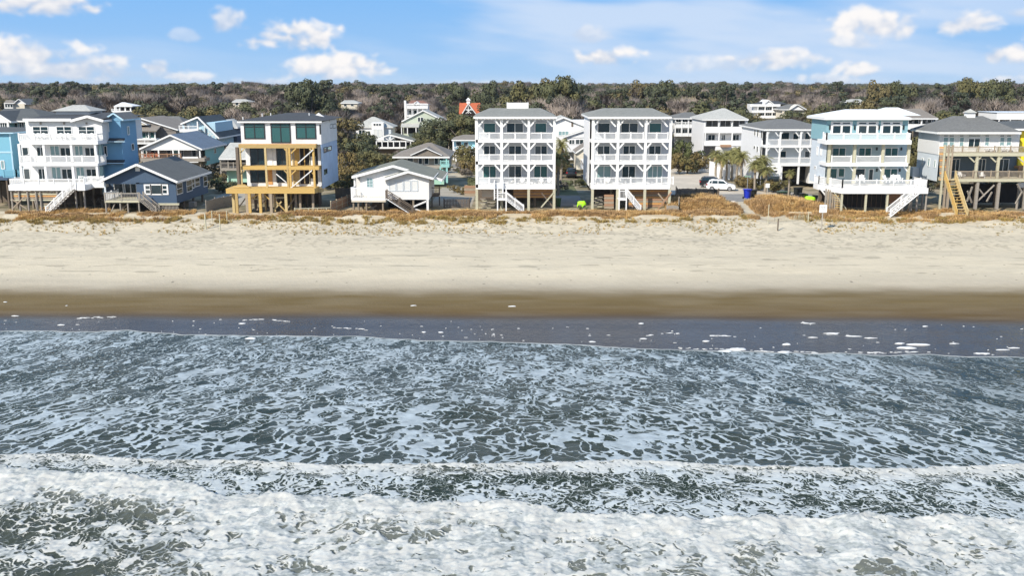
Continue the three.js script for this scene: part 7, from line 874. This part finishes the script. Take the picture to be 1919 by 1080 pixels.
fence('brown board fence running back between the unfinished house and the white cottage', [at(620, 126), at(660, 136)], 1.5, 'woodRed', { railMat: 'woodPale' }); fence('low pale rail fence under the unfinished house', [at(552, 125.2), at(620, 126)], 0.7, 'woodPale', { step: 1.2, fill: 0.08, rails: [0.95] });
fence('dark reddish board fence across the lot behind the unfinished house', [at(630, 139), at(668, 139)], 2.0, 'woodDark'); fence('grey weathered board fence running back beside the gravel drive', [at(386, 127.6), at(436, 134)], 1.5, 'woodGrey');
fence('dark slatted fence in the shade right of the white cottage', [at(832, 130.5), at(880, 130.5)], 1.3, 'woodDark', { fill: 0.55 }); fence('dark board fence right of the right twin house', [at(1266, 134), at(1266, 143)], 1.7, 'woodDark'); fence('dark board fence along the asphalt strip above the dune', [at(1268, 139), at(1338, 139.5), at(1346, 138)], 1.5, 'woodDark'); fence('weathered low board fence at the corner of the right twin house', [at(1250, 126.2), at(1272, 126.2), at(1272, 130)], 0.9, 'woodGrey');
fence('tall white panel fence behind the parked cars', [at(1327, 176), at(1350, 172), at(1384, 170)], 2.9, 'white', { step: 1.4, fill: 0.985 });
// drift fence remains round the gap in the dune
{ const r = rng(12), t = thing('drift_fence', 'broken wire and slat drift fence above the sandy gap', 'fence', [...((p) => [p[0], land(p[0], 119.5), -119.5])(ray(1485, 405, 119.5))]), x0 = t.position.x; for (let i = 0; i < 26; i++) { const dx = -2.2 + i * 0.17, D = 119.5 + 0.35 * Math.sin(i * 0.4), y = land(x0 + dx, D) - land(x0, 119.5); mk('slat', bar(V3(dx, y - 0.1, 119.5 - D), V3(dx + (r() - 0.5) * 0.25, y + 0.55 + 0.3 * r(), 119.5 - D + (r() - 0.5) * 0.2), 0.035), 'woodPale', t); } mk('wire', [0.25, 0.5].map((h) => bar(V3(-2.2, h, 0), V3(2.1, h + 0.1, 0), 0.02)), 'woodGrey', t); }
// planter and boards beside the twin house
{ const D = 146, x = ray(883, 355, D)[0], t = thing('planter', 'brown board planter with spiky plants left of the left twin house', 'planter', [x, land(x, D), -D]); for (let i = 0; i < 4; i++) mk('board', bx(-1.0, 0.05 + i * 0.4, 0.45, 1.0, 0.42 + i * 0.4, 0.5), i % 2 ? 'woodRed' : 'wood', t); mk('side_board', [bx(-1.0, 0, -0.5, -0.95, 1.62, 0.449), bx(0.95, 0, -0.5, 1.0, 1.62, 0.449), bx(-0.949, 0, -0.5, 0.949, 1.62, -0.45)], 'wood', t); const r = rng(6), p = []; for (let i = 0; i < 40; i++) { const a = r() * 6.28, e = 0.5 + r(), b = V3((r() - 0.5) * 1.2, 1.5, (r() - 0.5) * 0.4), s = V3(-Math.sin(a) * 0.04, 0, Math.cos(a) * 0.04); p.push(b.clone().add(s), b.clone().sub(s), b.clone().add(V3(Math.cos(a) * Math.cos(e), Math.sin(e), Math.sin(a) * Math.cos(e)).multiplyScalar(0.9))); } mk('plants', tris(p), M.yucca1087, t); mk('soil', bx(-0.94, 1.3, -0.44, 0.94, 1.5, 0.44), 'woodDark', t); }
// roadside light poles
for (const [px, D, h, label] of [[1401, 147, 7.2, 'slim grey street pole standing by the palms']]) { const x = ray(px, 330, D)[0], t = thing('street_pole', label, 'pole', [x, land(x, D), -D]); mk('pole', tube(V3(0, -0.2, 0), V3(0, 3.1, 0), 0.07, 0.05), 'steel', t); mk('sign_plate', bx(-0.5, 2.75, -0.02, 0.5, 3.0, 0.02), 'boxGreen', t); }
{ // things that share a label are told apart by their order in view
  const by = new Map(); for (const o of scene.children) if (o.userData.category && o.userData.label) { const l = o.userData.label; if (!by.has(l)) by.set(l, []); by.get(l).push(o); }
  const nth = ['leftmost', 'second from left', 'third from left', 'fourth from left', 'fifth from left', 'sixth from left', 'seventh from left', 'eighth from left', 'ninth from left'];
  for (const [l, list] of by) { if (list.length < 2 || list.length > 9 || l.split(' ').length > 13) continue; list.map((o) => [project(o.position.x, o.position.y + 1, -o.position.z)[0], o]).sort((a, b) => a[0] - b[0]).forEach(([, o], i) => { o.userData.label = `${l}, ${i === list.length - 1 ? 'rightmost' : nth[i]}`; }); }
}
scene.fog = new THREE.FogExp2(new THREE.Color(0.80, 0.88, 1.0), 0.00006);
renderer.render(scene, camera);
